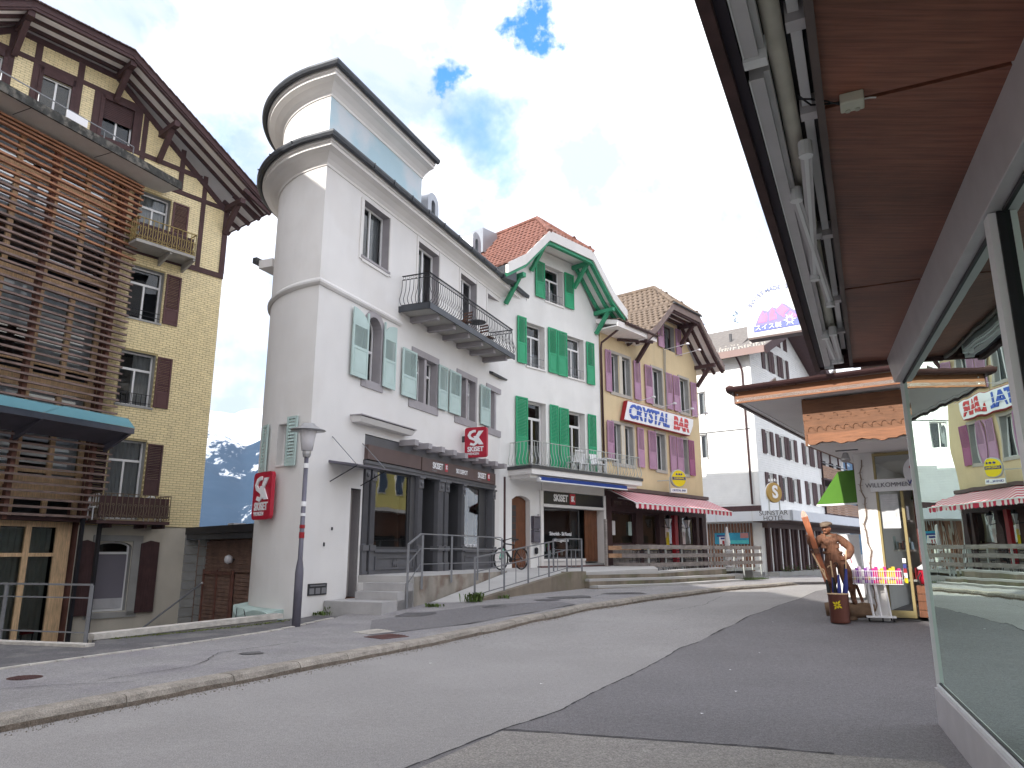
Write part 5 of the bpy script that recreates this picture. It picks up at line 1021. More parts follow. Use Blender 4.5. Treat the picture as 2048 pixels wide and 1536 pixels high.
for (a,b,c_,d),tr_,cu in (((1.33,2.47,8.8,10.62),10.12,'half'),((3.92,5.08,8.8,10.62),10.12,'right'),((2.5,3.72,11.82,13.42),12.9,None)):
    window(G,gh,a+.03,b-.03,c_,d,.26,cols=2,transom=tr_,curtain=cu,sill=M['cornice'],rail=M['steel'])
for (a,b,c_,d) in ((1.36,2.5,4.7,7.4),(3.9,5.05,4.7,7.34)): window(G,gh,a+.03,b-.03,c_,d,.26,cols=2,transom=6.75,fw=.07,curtain='half')
for a,b,c_,d in ((.76,1.28,8.83,10.74),(2.63,3.17,8.76,10.68),(3.22,3.84,8.74,10.67),(5.2,5.75,8.7,10.6),(1.86,2.44,11.84,13.42),(3.76,4.38,11.84,13.42),(.66,1.33,4.72,7.46),(2.68,3.2,4.72,7.42),(3.27,3.86,4.72,7.38),(5.2,5.75,4.9,7.36)): shutter(G,gh,a,b,c_,d,mg,w=.05,nl=26)
half_hip(G,gh,3.0,3.9,11.78,1.45,13.88,15.55,1.1,-.8,-8,.34,M['tileo'],M['soffit'],flare=(2.9,12.42),dz=.15)
# white barge boards and green rafters
prof=[(3.9,11.78),(2.9,12.42),(1.45,13.88)]
for sg in (-1,1):
    for (a,za),(b,zb) in zip(prof,prof[1:]):
        d=V((b-a,zb-za)).normalized()
        MB().hexa([G.P(3+sg*a,1.1,za-.02),G.P(3+sg*b,1.1,zb-.02),G.P(3+sg*b,1.1,zb+.40),G.P(3+sg*a,1.1,za+.40)],[G.P(3+sg*a,1.14,za-.02),G.P(3+sg*b,1.14,zb-.02),G.P(3+sg*b,1.14,zb+.40),G.P(3+sg*a,1.14,za+.40)]).ob('barge_board',M['cornice'],gh)
        for w_,th in ((.98,.16),(.6,.13),(.14,.13)): MB().bar(G.P(3+sg*a,w_,za-.07),G.P(3+sg*b,w_,zb-.07),th,.14).ob('rafter',M['greenb'],gh)
MB().box(G,3-1.45,3+1.45,1.1,1.14,13.86,14.28).ob('barge_board',M['cornice'],gh)
for w_,th in ((.98,.16),): MB().bar(G.P(3-1.47,w_,13.81),G.P(3+1.47,w_,13.81),th,.14).ob('rafter',M['greenb'],gh)
for u,z in ((.1,12.0),(5.95,12.05),(1.6,13.8),(4.42,13.8)): bracket(G,gh,u,z,1.05,M['greenb'],.95,.17)
# tiles, left and right slopes and small hip
def slope_tiles(F,par,uc,he,ze,hh,zh,zr,wf,wr,wb,th,m,sg,flare=None,wu=.26,wv=.30,wvis=-7,curve=.035):
    e=[(he,ze)]+([flare] if flare else [])+[(hh,zh),(0,zr)]; segs=[]
    # the hip line runs from (hh,wf) to (0,wr): rows above hh start further back
    for (a,za),(b,zb) in zip(e,e[1:]):
        L_=math.hypot(a-b,zb-za); ev=(F.d*(-sg)*(a-b)+V((0,0,zb-za)))/L_; eu=-F.n; nrm=(eu.cross(ev)) 
        if nrm.z<0: nrm=-nrm
        O=F.P(uc+sg*a,wf+.04,za+th+.01)
        def keep(x,y,a=a,b=b,L_=L_):
            uu=a+(b-a)*y/L_; return uu>=hh-.05 or x>= (wf-wr)*(1-uu/hh)-.05
        tiles(par,O,eu,ev,nrm,wu,L_/max(1,round(L_/wv)),int((wf-wvis)/wu),max(1,round(L_/wv)),m,keep,nmax=segs_n[0],curve=curve); segs_n[0]=0 if L_<0 else segs_n[0]
segs_n=[95]
slope_tiles(G,gh,3.0,3.9,11.78,1.45,13.88,15.55,1.1,-.8,-8,.34,M['tileo'],-1,flare=(2.9,12.42),wvis=-6.5)
segs_n=[0]; slope_tiles(G,gh,3.0,3.9,11.78,1.45,13.88,15.55,1.1,-.8,-8,.34,M['tileo'],1,flare=(2.9,12.42),wvis=-5)
def ridge(par,P0,P1,m,r=.11,pitch=.33,name='ridge_tile'):
    P0,P1=V(P0),V(P1); n=max(1,int((P1-P0).length/pitch)); d=(P1-P0)/n
    for i in range(n): MB().tube([P0+d*i+V((0,0,.0)),P0+d*(i+1.08)+V((0,0,.02))],[r*1.06,r*.9],7).ob(name,m,par)
ridge(gh,G.P(3-1.47,1.12,14.25),G.P(3,-.8,15.93),M['tileo']); ridge(gh,G.P(3+1.47,1.12,14.25),G.P(3,-.8,15.93),M['tileo']); ridge(gh,G.P(3,-.8,15.95),G.P(3,-6.5,15.95),M['tileo'])
MB().add([G.P(3-1.45,1.12,14.25),G.P(3+1.45,1.12,14.25),G.P(3,-.8,15.93)],[(0,1,2)]).ob('hip_face',M['tileo'],gh)
sn=MB()
for i in range(12): sn.lathe(G.P(1.75+i*.22,1.05,14.3),[(.001,0),(.05,.04),(.05,.1),(.001,.13)],6)
sn.ob('hip_edge_tiles',M['tileo'],gh,kind='stuff')
box('roof_window_box',G,1.7,2.6,-4.6,-2.9,14.6,15.75,M['zincl'],gh); box('flashing_box',G,-.95,-.3,.0,1.0,11.6,12.1,M['zinc'],gh)
box('rear_dormer',G,5.2,7.3,-3.4,-.8,13.2,13.4,M['tiled'],gh); box('dormer_cheek',G,5.3,6.9,-3.3,-1.2,12.4,13.2,M['brown'],gh)
gutter(Fr(0,0,0,d=tuple(G.n),n=tuple(G.d)),gh,0,0.01,0,0,M['gutter']) if False else None
MB().tube([G.P(6.88,1.1,11.95),G.P(6.85,1.05,11.6),G.P(6.6,.7,11.25),G.P(6.25,.12,10.75),G.P(6.25,.08,10.5),G.P(6.25,.08,4.9)],.05,8).ob('rain_pipe',M['gutter'],gh,smooth=True)
# balcony
bt=thing('iron_balcony','pale iron balcony with wavy bars across the green shuttered house','balcony',G.P(3,.5,4.5))
box('floor_slab',G,.3,7.45,.0,1.18,4.36,4.56,M['cornice'],bt); box('floor_edge',G,.25,7.5,.0,1.22,4.56,4.68,M['greyd'],bt); box('lower_step',G,.4,7.3,.0,1.0,4.24,4.36,M['cornice'],bt)
scroll_rail(G,bt,.35,7.4,.05,1.12,4.68,5.58,M['steelw'],.17,.10,r=.011)
def pchair(label,p,rot):
    t=thing('garden_chair',label,'chair',p); f=Fr(0,0,0,d=(math.cos(rot),math.sin(rot),0),n=(-math.sin(rot),math.cos(rot),0)); f.o=V(p); box('seat',f,-.22,.22,-.2,.22,.40,.44,M['chairw'],t)
    for a in (-.21,.17):
        for b in (-.2,.17): box('leg',f,a,a+.04,b,b+.04,0,.4,M['chairw'],t)
    for i in range(5): MB().hexa([f.P(-.2+i*.085,-.2,.44),f.P(-.14+i*.085,-.2,.44),f.P(-.14+i*.085,-.18,.44),f.P(-.2+i*.085,-.18,.44)],[f.P(-.2+i*.085,-.3,.84),f.P(-.14+i*.085,-.3,.84),f.P(-.14+i*.085,-.28,.84),f.P(-.2+i*.085,-.28,.84)]).ob('back_slat',M['chairw'],t)
    box('top_rail',f,-.22,.22,-.32,-.28,.82,.88,M['chairw'],t)
    for a in (-.24,.2): box('arm_rest',f,a,a+.04,-.25,.2,.62,.65,M['chairw'],t)
for i,(u,w_,r_) in enumerate(((3.6,.55,.6),(4.3,.4,3.4),(4.9,.75,3.8))): pchair(['leftmost','middle','rightmost'][i]+' white plastic chair on the pale iron balcony above the blue awning',G.P(u,w_,4.68),r_)
t=thing('garden_table','white plastic table among the chairs on the pale iron balcony','table',G.P(5.6,.6,4.68)); box('table_top',G,5.2,6.1,.25,.95,5.36,5.4,M['chairw'],t)
for a in (5.22,6.04):
    for b in (.27,.9): box('leg',G,a,a+.04,b,b+.04,4.68,5.36,M['chairw'],t)
# awning box
t=thing('rolled_awning','rolled up blue awning under the pale iron balcony','awning',G.P(3.5,1,4.2)); box('cloth_roll',G,.85,6.4,.95,1.12,4.16,4.30,M['awb'],t); box('front_bar',G,.85,6.4,.93,1.15,4.12,4.155,M['alul'],t); MB().lathe(G.P(.82,1.05,4.2),[(.001,-.05),(.09,-.04),(.09,.06),(.001,.07)],10,G.d).ob('end_cap',M['alul'],t)
# shop part
box('lintel',G,2.15,6.22,-.3,.06,3.92,4.24,M['cornice'],gh); sb=box('sign_board',G,2.22,6.12,-.25,.05,3.42,3.90,M['black'],gh); box('sign_sill',G,2.18,6.15,-.25,.12,3.3,3.41,M['cornice'],gh); 
for a,b in ((2.05,2.2),(6.13,6.27)): box('shop_post',G,a,b,-.3,.09,.9,3.92,M['cornice'],gh)
txt('SKISET',G,3.30,3.665,.055,.37,M['signw'],sb,.035,sx=.82); box('logo_square',G,3.86,4.22,.05,.062,3.46,3.88,M['red'],sb); txt('SK',G,4.04,3.665,.065,.30,M['signw'],sb,.05,sx=.6)
shw=window(G,gh,2.22,4.68,1.32,3.28,.12,fm=M['greyd'],cols=1,g=G_SHOP,name='shop_window')
txt('Skiverleih - Ski Rental',G,3.47,2.28,-.12,.20,M['signw'],shw,.01,sx=.78); txt('skiwengen.com',G,3.5,2.04,-.12,.19,M['signw'],shw,.01,sx=.78)
box('shop_base',G,2.2,4.85,-.25,.02,.95,1.24,M['cornice'],gh); box('shop_base_sill',G,2.2,4.85,-.25,.06,1.24,1.32,M['cornice'],gh); box('entry_step',G,4.85,6.12,-.6,.02,.95,1.12,M['stoneg'],gh); box('terracotta_kerb',G,1.9,6.3,.02,.25,.98,1.06,M['rust'],gh)
for i in range(4): box('vertical_board',G,5.25+i*.215,5.25+i*.215+.205,-.32,-.28,1.2,3.3,M['wood'],gh)
box('shop_door',G,4.72,5.2,-.7,-.66,1.1,3.28,M['greyd'],gh); box('shop_interior',G,2.1,6.15,-2.0,-1.95,1.0,3.9,M['room'],gh)
for i,(u,z,a,b,m_) in enumerate(((2.6,1.75,.16,.3,'signw'),(2.9,1.72,.14,.22,'awr'),(2.5,1.5,.2,.22,'blue'),(2.95,1.5,.13,.3,'signw'),(2.75,1.85,.08,.15,'awg'),(3.2,1.6,.1,.25,'signw'),(3.5,1.55,.1,.2,'redp'),(3.7,1.55,.1,.2,'steelw'),(4.0,1.5,.1,.3,'signw'))): box('display_item',G,u-a/2,u+a/2,-.3,-.25,z-b/2,z+b/2,M[m_],gh)
for i in range(11): u=2.5+i*.2; MB().bar(G.P(u,-1.3,1.5),G.P(u+.05,-1.4,3.0),.08,.02).ob('display_ski',M[('redp','navy','steelw','awr','blue')[i%5]],gh)
# arched wooden door, letter boxes
dp=[(.52,.95),(1.5,.95),(1.5,3.5),(1.27,3.61),(1.0,3.65),(.73,3.61),(.52,3.5)]
d_=MB().prism(G,dp,-.28,-.22).ob('wooden_door',M['wood'],gh); box('door_glass',G,.62,.95,-.22,-.21,1.95,3.3,M['greyd'],d_)
for i in range(5): box('glazing_bar',G,.62,.95,-.21,-.20,2.15+i*.24,2.17+i*.24,M['wood'],d_)
for z0,z1 in ((1.1,1.45),(1.5,1.85)): box('door_panel',G,.62,1.4,-.22,-.205,z0,z1,M['wood'],d_)
mb_=thing('letter_boxes','grey double letter boxes on the wall beside the wooden door','letter box',G.P(1.75,.1,2.2))
for z in (1.93,2.44): o=box('letter_box',G,1.56,1.92,.0,.16,z,z+.48,M['postm'],mb_); box('slot',G,1.6,1.88,.16,.165,z+.40,z+.43,M['steelk'],o)
box('support',G,1.93,1.97,0,.1,1.9,3.0,M['alu'],mb_); MB().lathe(G.P(1.78,.08,1.5),[(.001,0),(.07,.03),(.075,.2),(.05,.24),(.001,.26)],10).ob('ash_bin',M['steelk'],mb_)
# ------------------------------------------------------------------ ochre bar house
ch=thing('ochre_bar_house','ochre rendered house with mauve shutters and a dark timbered bar front','house',CB.P(4.6,-4,1)); mm=M['mauve']; Cc=CB
W3=[(.84,1.45),(1.78,2.42),(4.5,5.45),(7.28,8.22)]; W2=[(.86,1.48),(1.85,2.48),(4.6,5.45),(7.25,7.78)]
hol=[rect(a,b,8.68,10.48) for a,b in W3]+[rect(a,b,5.45,7.22) for a,b in W2]+[rect(5.85,7.0,11.76,13.12)]
wall('facade_wall',Cc,[(0,4.2),(9.32,4.2),(9.32,11.4),(7.65,13.3),(4.75,13.3),(2.6,11.45),(0,11.4)],hol,0,.26,M['ochre'],ch,M['stoneg'])
MB().add([Cc.P(9.32,0,.4),Cc.P(9.32,-9,.4),Cc.P(9.32,-9,11.4),Cc.P(9.32,0,11.4),Cc.P(0,0,.4),Cc.P(0,-9,.4),Cc.P(0,-9,11.4),Cc.P(0,0,11.4)],[(0,1,2,3),(4,5,6,7)]).ob('side_wall',M['ochre'],ch)
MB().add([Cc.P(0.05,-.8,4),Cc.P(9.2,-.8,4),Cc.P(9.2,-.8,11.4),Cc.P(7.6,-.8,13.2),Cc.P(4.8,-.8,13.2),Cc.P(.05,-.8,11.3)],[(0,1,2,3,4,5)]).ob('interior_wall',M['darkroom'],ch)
def surround(u0,u1,z0,z1,t=.13,par=ch):
    for a,b,c_,d in ((u0-t,u1+t,z1,z1+t),(u0-t,u1+t,z0-.15,z0),(u0-t,u0,z0,z1),(u1,u1+t,z0,z1)): box('stone_surround',Cc,a,b,0,.04,c_,d,mat('pale_window_stone',(.42,.39,.35),.85,.1,3),par)
for (a,b) in W3: window(Cc,ch,a,b,8.68,10.48,.2,cols=1 if b-a<.8 else 2,fw=.05,curtain='sides' if a>3 else None)
for (a,b) in W2: window(Cc,ch,a,b,5.45,7.22,.2,cols=1 if b-a<.8 else 2,fw=.05,curtain='full' if a<3 else 'sides')
surround(.84,2.42,8.68,10.48); surround(4.5,5.45,8.68,10.48); surround(7.28,8.22,8.68,10.48); surround(.86,2.48,5.45,7.22); surround(4.6,5.45,5.45,7.22); surround(7.25,7.78,5.45,7.22)
for zz in ((8.68,10.48),(5.45,7.22)): MB().box(Cc,1.50,1.76,-.2,.03,zz[0],zz[1]).ob('stone_mullion',M['yplast'],ch)
window(Cc,ch,5.9,6.95,11.78,13.1,.2,fm=M['brown'],cols=1,curtain='sides')
for a,b,c_,d in ((.29,.74,8.6,10.54),(2.72,3.28,8.62,10.5),(3.73,4.38,8.6,10.5),(5.78,6.38,8.6,10.48),(6.52,7.16,8.6,10.48),(8.44,9.02,8.58,10.45),(.27,.78,5.5,7.28),(2.8,3.36,5.42,7.28),(3.8,4.5,5.42,7.26),(5.86,6.45,5.45,7.26),(6.56,7.2,5.42,7.25),(5.18,5.76,11.74,13.0),(7.05,7.62,11.7,13.1)): shutter(Cc,ch,a,b,c_,d,mm,w=.06,nl=20)
shutter(Cc,ch,7.84,8.42,5.42,7.25,M['mauved'],w=.06,nl=20,label='darker magenta shutter')
RC=6.2
half_hip(Cc,ch,RC,4.05,11.2,1.42,13.35,14.95,1.2,-.6,-8,.28,M['tileb'],M['soffit'],flare=(3.1,11.85),dz=.12)
prof=[(4.05,11.2),(3.1,11.85),(1.42,13.35)]
for sg in (-1,1):
    for (a,za),(b,zb) in zip(prof,prof[1:]):
        MB().hexa([Cc.P(RC+sg*a,1.2,za-.04),Cc.P(RC+sg*b,1.2,zb-.04),Cc.P(RC+sg*b,1.2,zb+.3),Cc.P(RC+sg*a,1.2,za+.3)],[Cc.P(RC+sg*a,1.24,za-.04),Cc.P(RC+sg*b,1.24,zb-.04),Cc.P(RC+sg*b,1.24,zb+.3),Cc.P(RC+sg*a,1.24,za+.3)]).ob('barge_board',mat('grey_brown_board',(.24,.18,.16),.8,.15,3),ch)
        for w_ in (1.1,.62,.14): MB().bar(Cc.P(RC+sg*a,w_,za-.07),Cc.P(RC+sg*b,w_,zb-.07),.14,.15).ob('rafter',M['brownh'],ch)
MB().box(Cc,RC-1.42,RC+1.42,1.2,1.24,13.31,13.65).ob('barge_board',MC['grey_brown_board'],ch)
for w_ in (1.1,.62,.14): MB().bar(Cc.P(RC-1.45,w_,13.28+(.12*(1-w_/1.2))),Cc.P(RC+1.45,w_,13.28+(.12*(1-w_/1.2))),.14,.14).ob('rafter',M['brownh'],ch)
gutter(Cc,ch,RC-1.5,RC+1.5,1.3,13.68,M['zinc'],.06)
for u,z in ((9.22,11.35),(7.5,13.25),(3.0,11.5)): bracket(Cc,ch,u,z,1.15,M['brown'],1.05,.2)
segs_n=[90]; slope_tiles(Cc,ch,RC,4.05,11.2,1.42,13.35,14.95,1.2,-.6,-8,.28,M['tileb'],-1,flare=(3.1,11.85),wu=.30,wv=.33,wvis=-5,curve=.05)
segs_n=[0]; slope_tiles(Cc,ch,RC,4.05,11.2,1.42,13.35,14.95,1.2,-.6,-8,.28,M['tileb'],1,flare=(3.1,11.85),wu=.30,wv=.33,wvis=-5,curve=.05)
ridge(ch,Cc.P(RC-1.42,1.22,13.66),Cc.P(RC,-.6,15.27),M['tileb'],.13); ridge(ch,Cc.P(RC+1.42,1.22,13.66),Cc.P(RC,-.6,15.27),M['tileb'],.13); ridge(ch,Cc.P(RC,-.6,15.28),Cc.P(RC,-5.5,15.28),M['tileb'],.13)
# lower main eave to the left of the gable
MB().hexa([Cc.P(-.3,1.15,11.35),Cc.P(3.1,1.15,11.35),Cc.P(3.1,-4,12.6),Cc.P(-.3,-4,12.6)],[Cc.P(-.3,1.15,11.55),Cc.P(3.1,1.15,11.55),Cc.P(3.1,-4,12.85),Cc.P(-.3,-4,12.85)]).ob('lower_roof',M['soffit'],ch)
ev=V(tuple(-Cc.n*5.15+V((0,0,1.27)))).normalized(); nr=Cc.d.cross(ev); nr=nr if nr.z>0 else -nr
tiles(ch,Cc.P(-.3,1.18,11.56),Cc.d,ev,nr,.30,.33,12,13,M['tileb'],nmax=40,curve=.05)
gutter(Cc,ch,.3,3.0,1.22,11.55,M['gutter'],.09); MB().bar(Cc.P(1.3,.1,11.2),Cc.P(2.8,1.1,11.2),.1,.1).ob('eave_strut',M['brown'],ch)
MB().box(Cc,-.3,3.1,.0,1.15,11.28,11.34).ob('eave_boarding',M['soffit'],ch)
MB().tube([Cc.P(5.86,.06,11.7),Cc.P(5.78,.06,10.6),Cc.P(5.74,.06,8.45)],.022,6).tube([Cc.P(5.72,.06,11.7),Cc.P(5.66,.06,10.4)],.018,6).ob('cable_pipe',M['stoneg'],ch)
# lamp arms
def lamp_arm(u,z,w1,label,du=0):
    t=thing('sign_spotlight',label,'spotlight',Cc.P(u,0,z),'spotlights on thin white arms on the ochre house'); MB().tube([Cc.P(u,0,z),Cc.P(u+du,w1,z+.12)],.018,5).ob('arm',M['signw'],t); MB().lathe(Cc.P(u+du,w1,z+.12),[(.001,.06),(.09,.03),(.11,-.04),(.001,-.07)],10).ob('lamp_head',M['lampw'],t)
lamp_arm(5.8,11.66,1.3,'left white spotlight arm below the attic window',.1); lamp_arm(7.05,11.6,1.3,'right white spotlight arm below the attic window',.1)
for i,u in enumerate((3.0,5.0,6.8,8.4)): lamp_arm(u,8.52,.9,['first','second','third','fourth'][i]+' spotlight from the left above the big bar sign')
# crystal bar sign: bowed board
sg=thing('bar_sign','big bowed white CRYSTAL BAR sign with blue and red letters','sign',Cc.P(4.7,.15,7.4))
def sp_(u): t=(u-1.45)/(8.05-1.45); return .10*(1-4*(t-.5)**2)
pts=[(1.80,8.36)]+[(1.45+6.6*k/12+.32*(1-k/12)*1.0,8.36) for k in range(1,13)]
top=[(1.75+(8.12-1.75)*k/10,8.33) for k in range(11)]; bot=[(1.40+(7.62-1.40)*k/10,7.44) for k in range(11)]; lft=[(1.62,8.0),(1.5,7.7)]; rgt=[(8.05,8.0),(7.85,7.7)]
poly=top+rgt+bot[::-1]+lft[::-1]
def scalep(P_,k): cx=sum(p[0] for p in P_)/len(P_);cz=sum(p[1] for p in P_)/len(P_); return [(cx+(p[0]-cx)*(1+k*.14),cz+(p[1]-cz)*(1+k)) for p in P_]
MB().prism(Cc,scalep(poly,.07),.06,.26).ob('frame',M['redp'],sg); MB().prism(Cc,poly,.20,.275).ob('board',M['signw'],sg)
for s_,u,m_,sz,sx in (('CRYSTAL',3.62,mat('sign_blue',(.03,.09,.45),.4),.92,.98),('BAR',6.72,mat('sign_red',(.55,.03,.03),.4),.92,.95)):
    o=txt(s_,Cc,u,7.86,.285,sz,m_,sg,.028,sx=sx,shear=.18,ext=.02)
for zz in (7.74,7.99): box('letter_slit',Cc,1.75,7.7,.306,.31,zz,zz+.028,M['signw'],sg)
# round beer sign
sg=thing('round_sign','round yellow CARDINAL sign over a small white CRYSTAL BAR plate','sign',Cc.P(5.15,.8,4.9)); pc=Fr(0,0,0,d=(math.sin(R(70)),math.cos(R(70)),0)); pc.o=V((Cc.P(5.15,.8,0).x,Cc.P(5.15,.8,0).y,0))
MB().lathe(pc.P(0,0,5.0),[(.001,-.08),(.40,-.08),(.43,-.05),(.43,.05),(.40,.08),(.001,.08)],28,pc.n).ob('rim',M['steelw'],sg); MB().lathe(pc.P(0,0,5.0),[(.001,.08),(.385,.08),(.385,.09),(.001,.09)],28,pc.n).ob('disc',M['yel'],sg)
box('band',pc,-.36,.36,.09,.10,4.93,5.07,M['navy'],sg); txt('CARDINAL',pc,0,5.0,.105,.125,M['yel'],sg,.02,sx=.95)
for k in (-.12,.02,.14): MB().lathe(pc.P(k,.09,5.2),[(.001,0),(.05,0),(.05,.012),(.001,.012)],8,pc.n).ob('crest',M['navy'],sg)
MB().box(pc,-.44,.44,-.05,.05,4.33,4.53).ob('plate',M['signw'],sg); txt('CRYSTAL BAR',pc,0,4.43,.055,.13,M['navy'],sg,.015,sx=.9); MB().bar(pc.P(-.47,0,5.05),pc.P(-.47,0,4.3),.04,.04,up=(1,0,0)).bar(pc.P(-.47,0,4.9),Cc.P(4.6,0,4.9),.04,.04).ob('bracket',M['steelw'],sg)
# striped awning
aw=thing('striped_awning','extended red and white striped awning with scalloped valance over the bar','awning',Cc.P(4.7,1,3.9)); NS=44; u0,u1=.06,9.28
for k in range(NS):
    a=u0+(u1-u0)*k/NS; b=u0+(u1-u0)*(k+1)/NS; m_=M['awr'] if k%2 else M['aww']
    MB().hexa([Cc.P(a,.15,4.20),Cc.P(b,.15,4.20),Cc.P(b,1.5,3.585),Cc.P(a,1.5,3.585)],[Cc.P(a,.15,4.212),Cc.P(b,.15,4.212),Cc.P(b,1.5,3.597),Cc.P(a,1.5,3.597)]).ob('stripe',m_,aw)
    q=MB(); h=.20; q.prism(Cc,[(a,3.57),(b,3.57),(b,3.57-h*.9),((a+b)/2,3.57-h-.03),(a,3.57-h*.9)],1.52,1.528).ob('valance_stripe',m_,aw)
box('front_bar',Cc,u0,u1+.05,1.47,1.55,3.56,3.60,M['alul'],aw); box('cassette',Cc,-.0,9.4,.0,.26,4.22,4.38,M['brownp'],aw)
for u in (.9,4.7,8.5): MB().bar(Cc.P(u,.1,3.9),Cc.P(u+.5,.9,3.72),.05,.04).bar(Cc.P(u+.5,.9,3.72),Cc.P(u,1.45,3.56),.05,.04).ob('folding_arm',M['steelw'],aw)
# bar front
box('beam',Cc,0,9.32,-.25,.02,3.30,4.2,M['brownh'],ch)
for a,b in ((0,.45),(2.42,3.0),(4.5,5.0),(6.45,6.75),(8.25,8.5),(8.9,9.32)): box('front_post',Cc,a,b,-.2,.06,.6,3.3,M['brown'],ch)
for a,b in ((.45,2.42),(3.0,4.5),(5.0,6.45),(6.75,8.25),(8.5,8.9)):
    box('front_rail',Cc,a,b,-.18,.0,1.78,1.9,M['brownh'],ch); window(Cc,ch,a,b,1.9,3.28,.1,fm=M['brown'],cols=1,g=G_SHOP,fw=.05,name='bar_window')
box('red_post',Cc,5.55,5.85,.1,.3,1.0,3.3,M['redp'],ch); box('bar_interior',Cc,.1,9.2,-2.5,-2.45,.9,4.1,mat('bar_room',(.16,.12,.06),.9,.4,.8),ch)
for i,(u,z,c_) in enumerate(((.75,2.6,'signw'),(2.1,2.6,'mint'),(5.15,2.55,'aww'),(5.2,2.2,'yel'),(6.8,2.6,'signw'),(6.82,2.25,'aww'))): box('poster',Cc,u-.14,u+.14,-.08 if u<3 else .07,-.07 if u<3 else .08,z-.3,z+.3,M[c_],ch)
tt=box('menu_board',Cc,.5,2.3,.03,.07,3.5,3.85,M['brownh'],ch); txt('INTERNET',Cc,.95,3.68,.075,.2,mat('dim_lettering',(.16,.12,.10)),tt,.01,sx=.7); txt('Gemütlich',Cc,1.85,3.68,.075,.2,MC['dim_lettering'],tt,.0,sx=.6)
bricks(Cc,ch,.05,9.3,.5,1.78,[],.42,.2,.02,M['stonew'],.05,nmax=110,w=-.06,name='stone')
box('dado_backing',Cc,0.02,9.31,-.3,-.05,.3,1.78,M['mortar'],ch)
box('yellow_pipe',Cc,9.36,9.44,-.02,.06,.4,4.3,M['alul'],ch)
for i,u in enumerate((4.75,6.6)):   # lanterns
    t=thing('wall_lantern',['left','right'][i]+' black framed lantern on the bar front under the awning','lantern',Cc.P(u,.35,2.9)); MB().bar(Cc.P(u,.05,2.75),Cc.P(u,.4,2.7),.03,.03).ob('arm',M['steelk'],t); MB().lathe(Cc.P(u,.4,2.72),[(.06,0),(.17,.38)],4).ob('glass_body',M['lampw'],t); MB().lathe(Cc.P(u,.4,3.1),[(.2,0),(.19,.03),(.06,.16),(.001,.2)],4).ob('cap',M['steelk'],t)
    q=MB()
    for k in range(4): a=math.pi/2*k; q.bar(Cc.P(u,.4,2.72)+V((.065*math.cos(a),.065*math.sin(a),0)),Cc.P(u,.4,3.1)+V((.18*math.cos(a),.18*math.sin(a),0)),.02,.02)
    q.ob('lantern_bars',M['steelk'],t)
# decks with board fences
def deck(label,F,u0,u1,w0,w1,z0,boards,npost,side=True):
    t=thing('board_deck',label,'deck',F.P((u0+u1)/2,w1,.4))
    for i in range(int((w1-w0)/.145)): box('deck_board',F,u0,u1,w0+i*.145,w0+i*.145+.135,z0-.05,z0,M['deckw'],t)
    box('steel_edge',F,u0,u1,w1,w1+.04,z0-.12,z0+.01,M['steelw'],t)
    for i in range(npost+1):
        u=u0+(u1-u0)*i/npost; box('post',F,u-.03,u+.03,w1+.045,w1+.10,z0-.35 if i%2 else z0-.12,z0+1.06,M['steelw'],t); MB().bar(F.P(u+.3,w1-.05,z0-.05),F.P(u+.3,w1-.05,z0-.48),.04,.04,up=(1,0,0)).ob('deck_leg',M['steelw'],t)
    for z in boards: box('fence_board',F,u0-.05,u1+.05,w1+.10,w1+.14,z0+z,z0+z+.17,M['deckw'],t)
    if side:
        for z in boards: box('fence_board',F,u0-.10,u0-.06,w0,w1+.1,z0+z,z0+z+.17,M['deckw'],t)
    return t
deck('nearer grey board deck with three rail fence in front of the bar windows',Cc,.15,5.75,.35,1.9,.80,(.18,.55,.9),4)
deck('farther board deck with three rail fence toward the hotel',Cc,6.0,11.3,.35,1.95,.80,(.18,.55,.9),5)
t=thing('board_fence','short fence of two orange worn boards beside the shop entrance','fence',Cc.P(1,.6,1)); 
for z in (1.35,1.66): box('fence_board',Cc,-.9,1.6,.72,.76,z,z+.17,M['decko'],t)
for u in (-.95,1.5): box('post',Cc,u-.05,u+.05,.6,.70,.95,1.9 if u>0 else 2.9,M['deckw'],t)
t=thing('deck_base','dark stone plinth and steps under the bar decks','plinth',Cc.P(5,1,.4)); box('plinth_wall',Cc,.0,8.8,-.2,1.5,.1,.66,M['concm'],t); box('low_step',Cc,5.2,8.4,1.3,2.3,.2,.56,M['terr'],t)
for (u,w_) in ((10.3,1.4),): box('footing_block',Cc,9.7,10.9,.9,1.7,.1,.72,M['stoneg'],t)
for i,(u,w_) in enumerate(((1.2,.95),(2.4,1.1),(3.4,.9),(4.6,1.2),(6.6,1.0))):
    bistro(['first','second','third','fourth','fifth'][i]+' bistro table from the left on the bar decks',Cc.P(u,w_,.8),.3,.72,M['steelk'])
    for s_ in (-.45,.45): chair(('left' if s_<0 else 'right')+' iron chair at the '+['first','second','third','fourth','fifth'][i]+' bar table from the left',Cc.P(u+s_,w_,.8),R(49)+(1.57 if s_<0 else -1.57)+.2,M['steelk'],group='iron chairs on the bar decks',scrol=True)
for i,u in enumerate((9.0,10.4)):
    pchair(['left','right'][i]+' white chair on the farther bar deck',Cc.P(u,1.2,.8),.3); 
t=thing('folded_parasol','white folded parasol on the farther bar deck','parasol',Cc.P(9.7,1.0,.8)); MB().lathe(Cc.P(9.7,1.0,.8),[(.03,0),(.03,.6),(.1,.7),(.14,1.3),(.05,2.0),(.001,2.05)],10).ob('cloth',M['chairw'],t); MB().lathe(Cc.P(9.7,1.0,.8),[(.25,0),(.25,.06),(.04,.1)],12).ob('base',M['chairw'],t)
box('red_crate_item',Cc,0,0.01,0,0.01,0,0.01,M['redp'],ch) if False else None
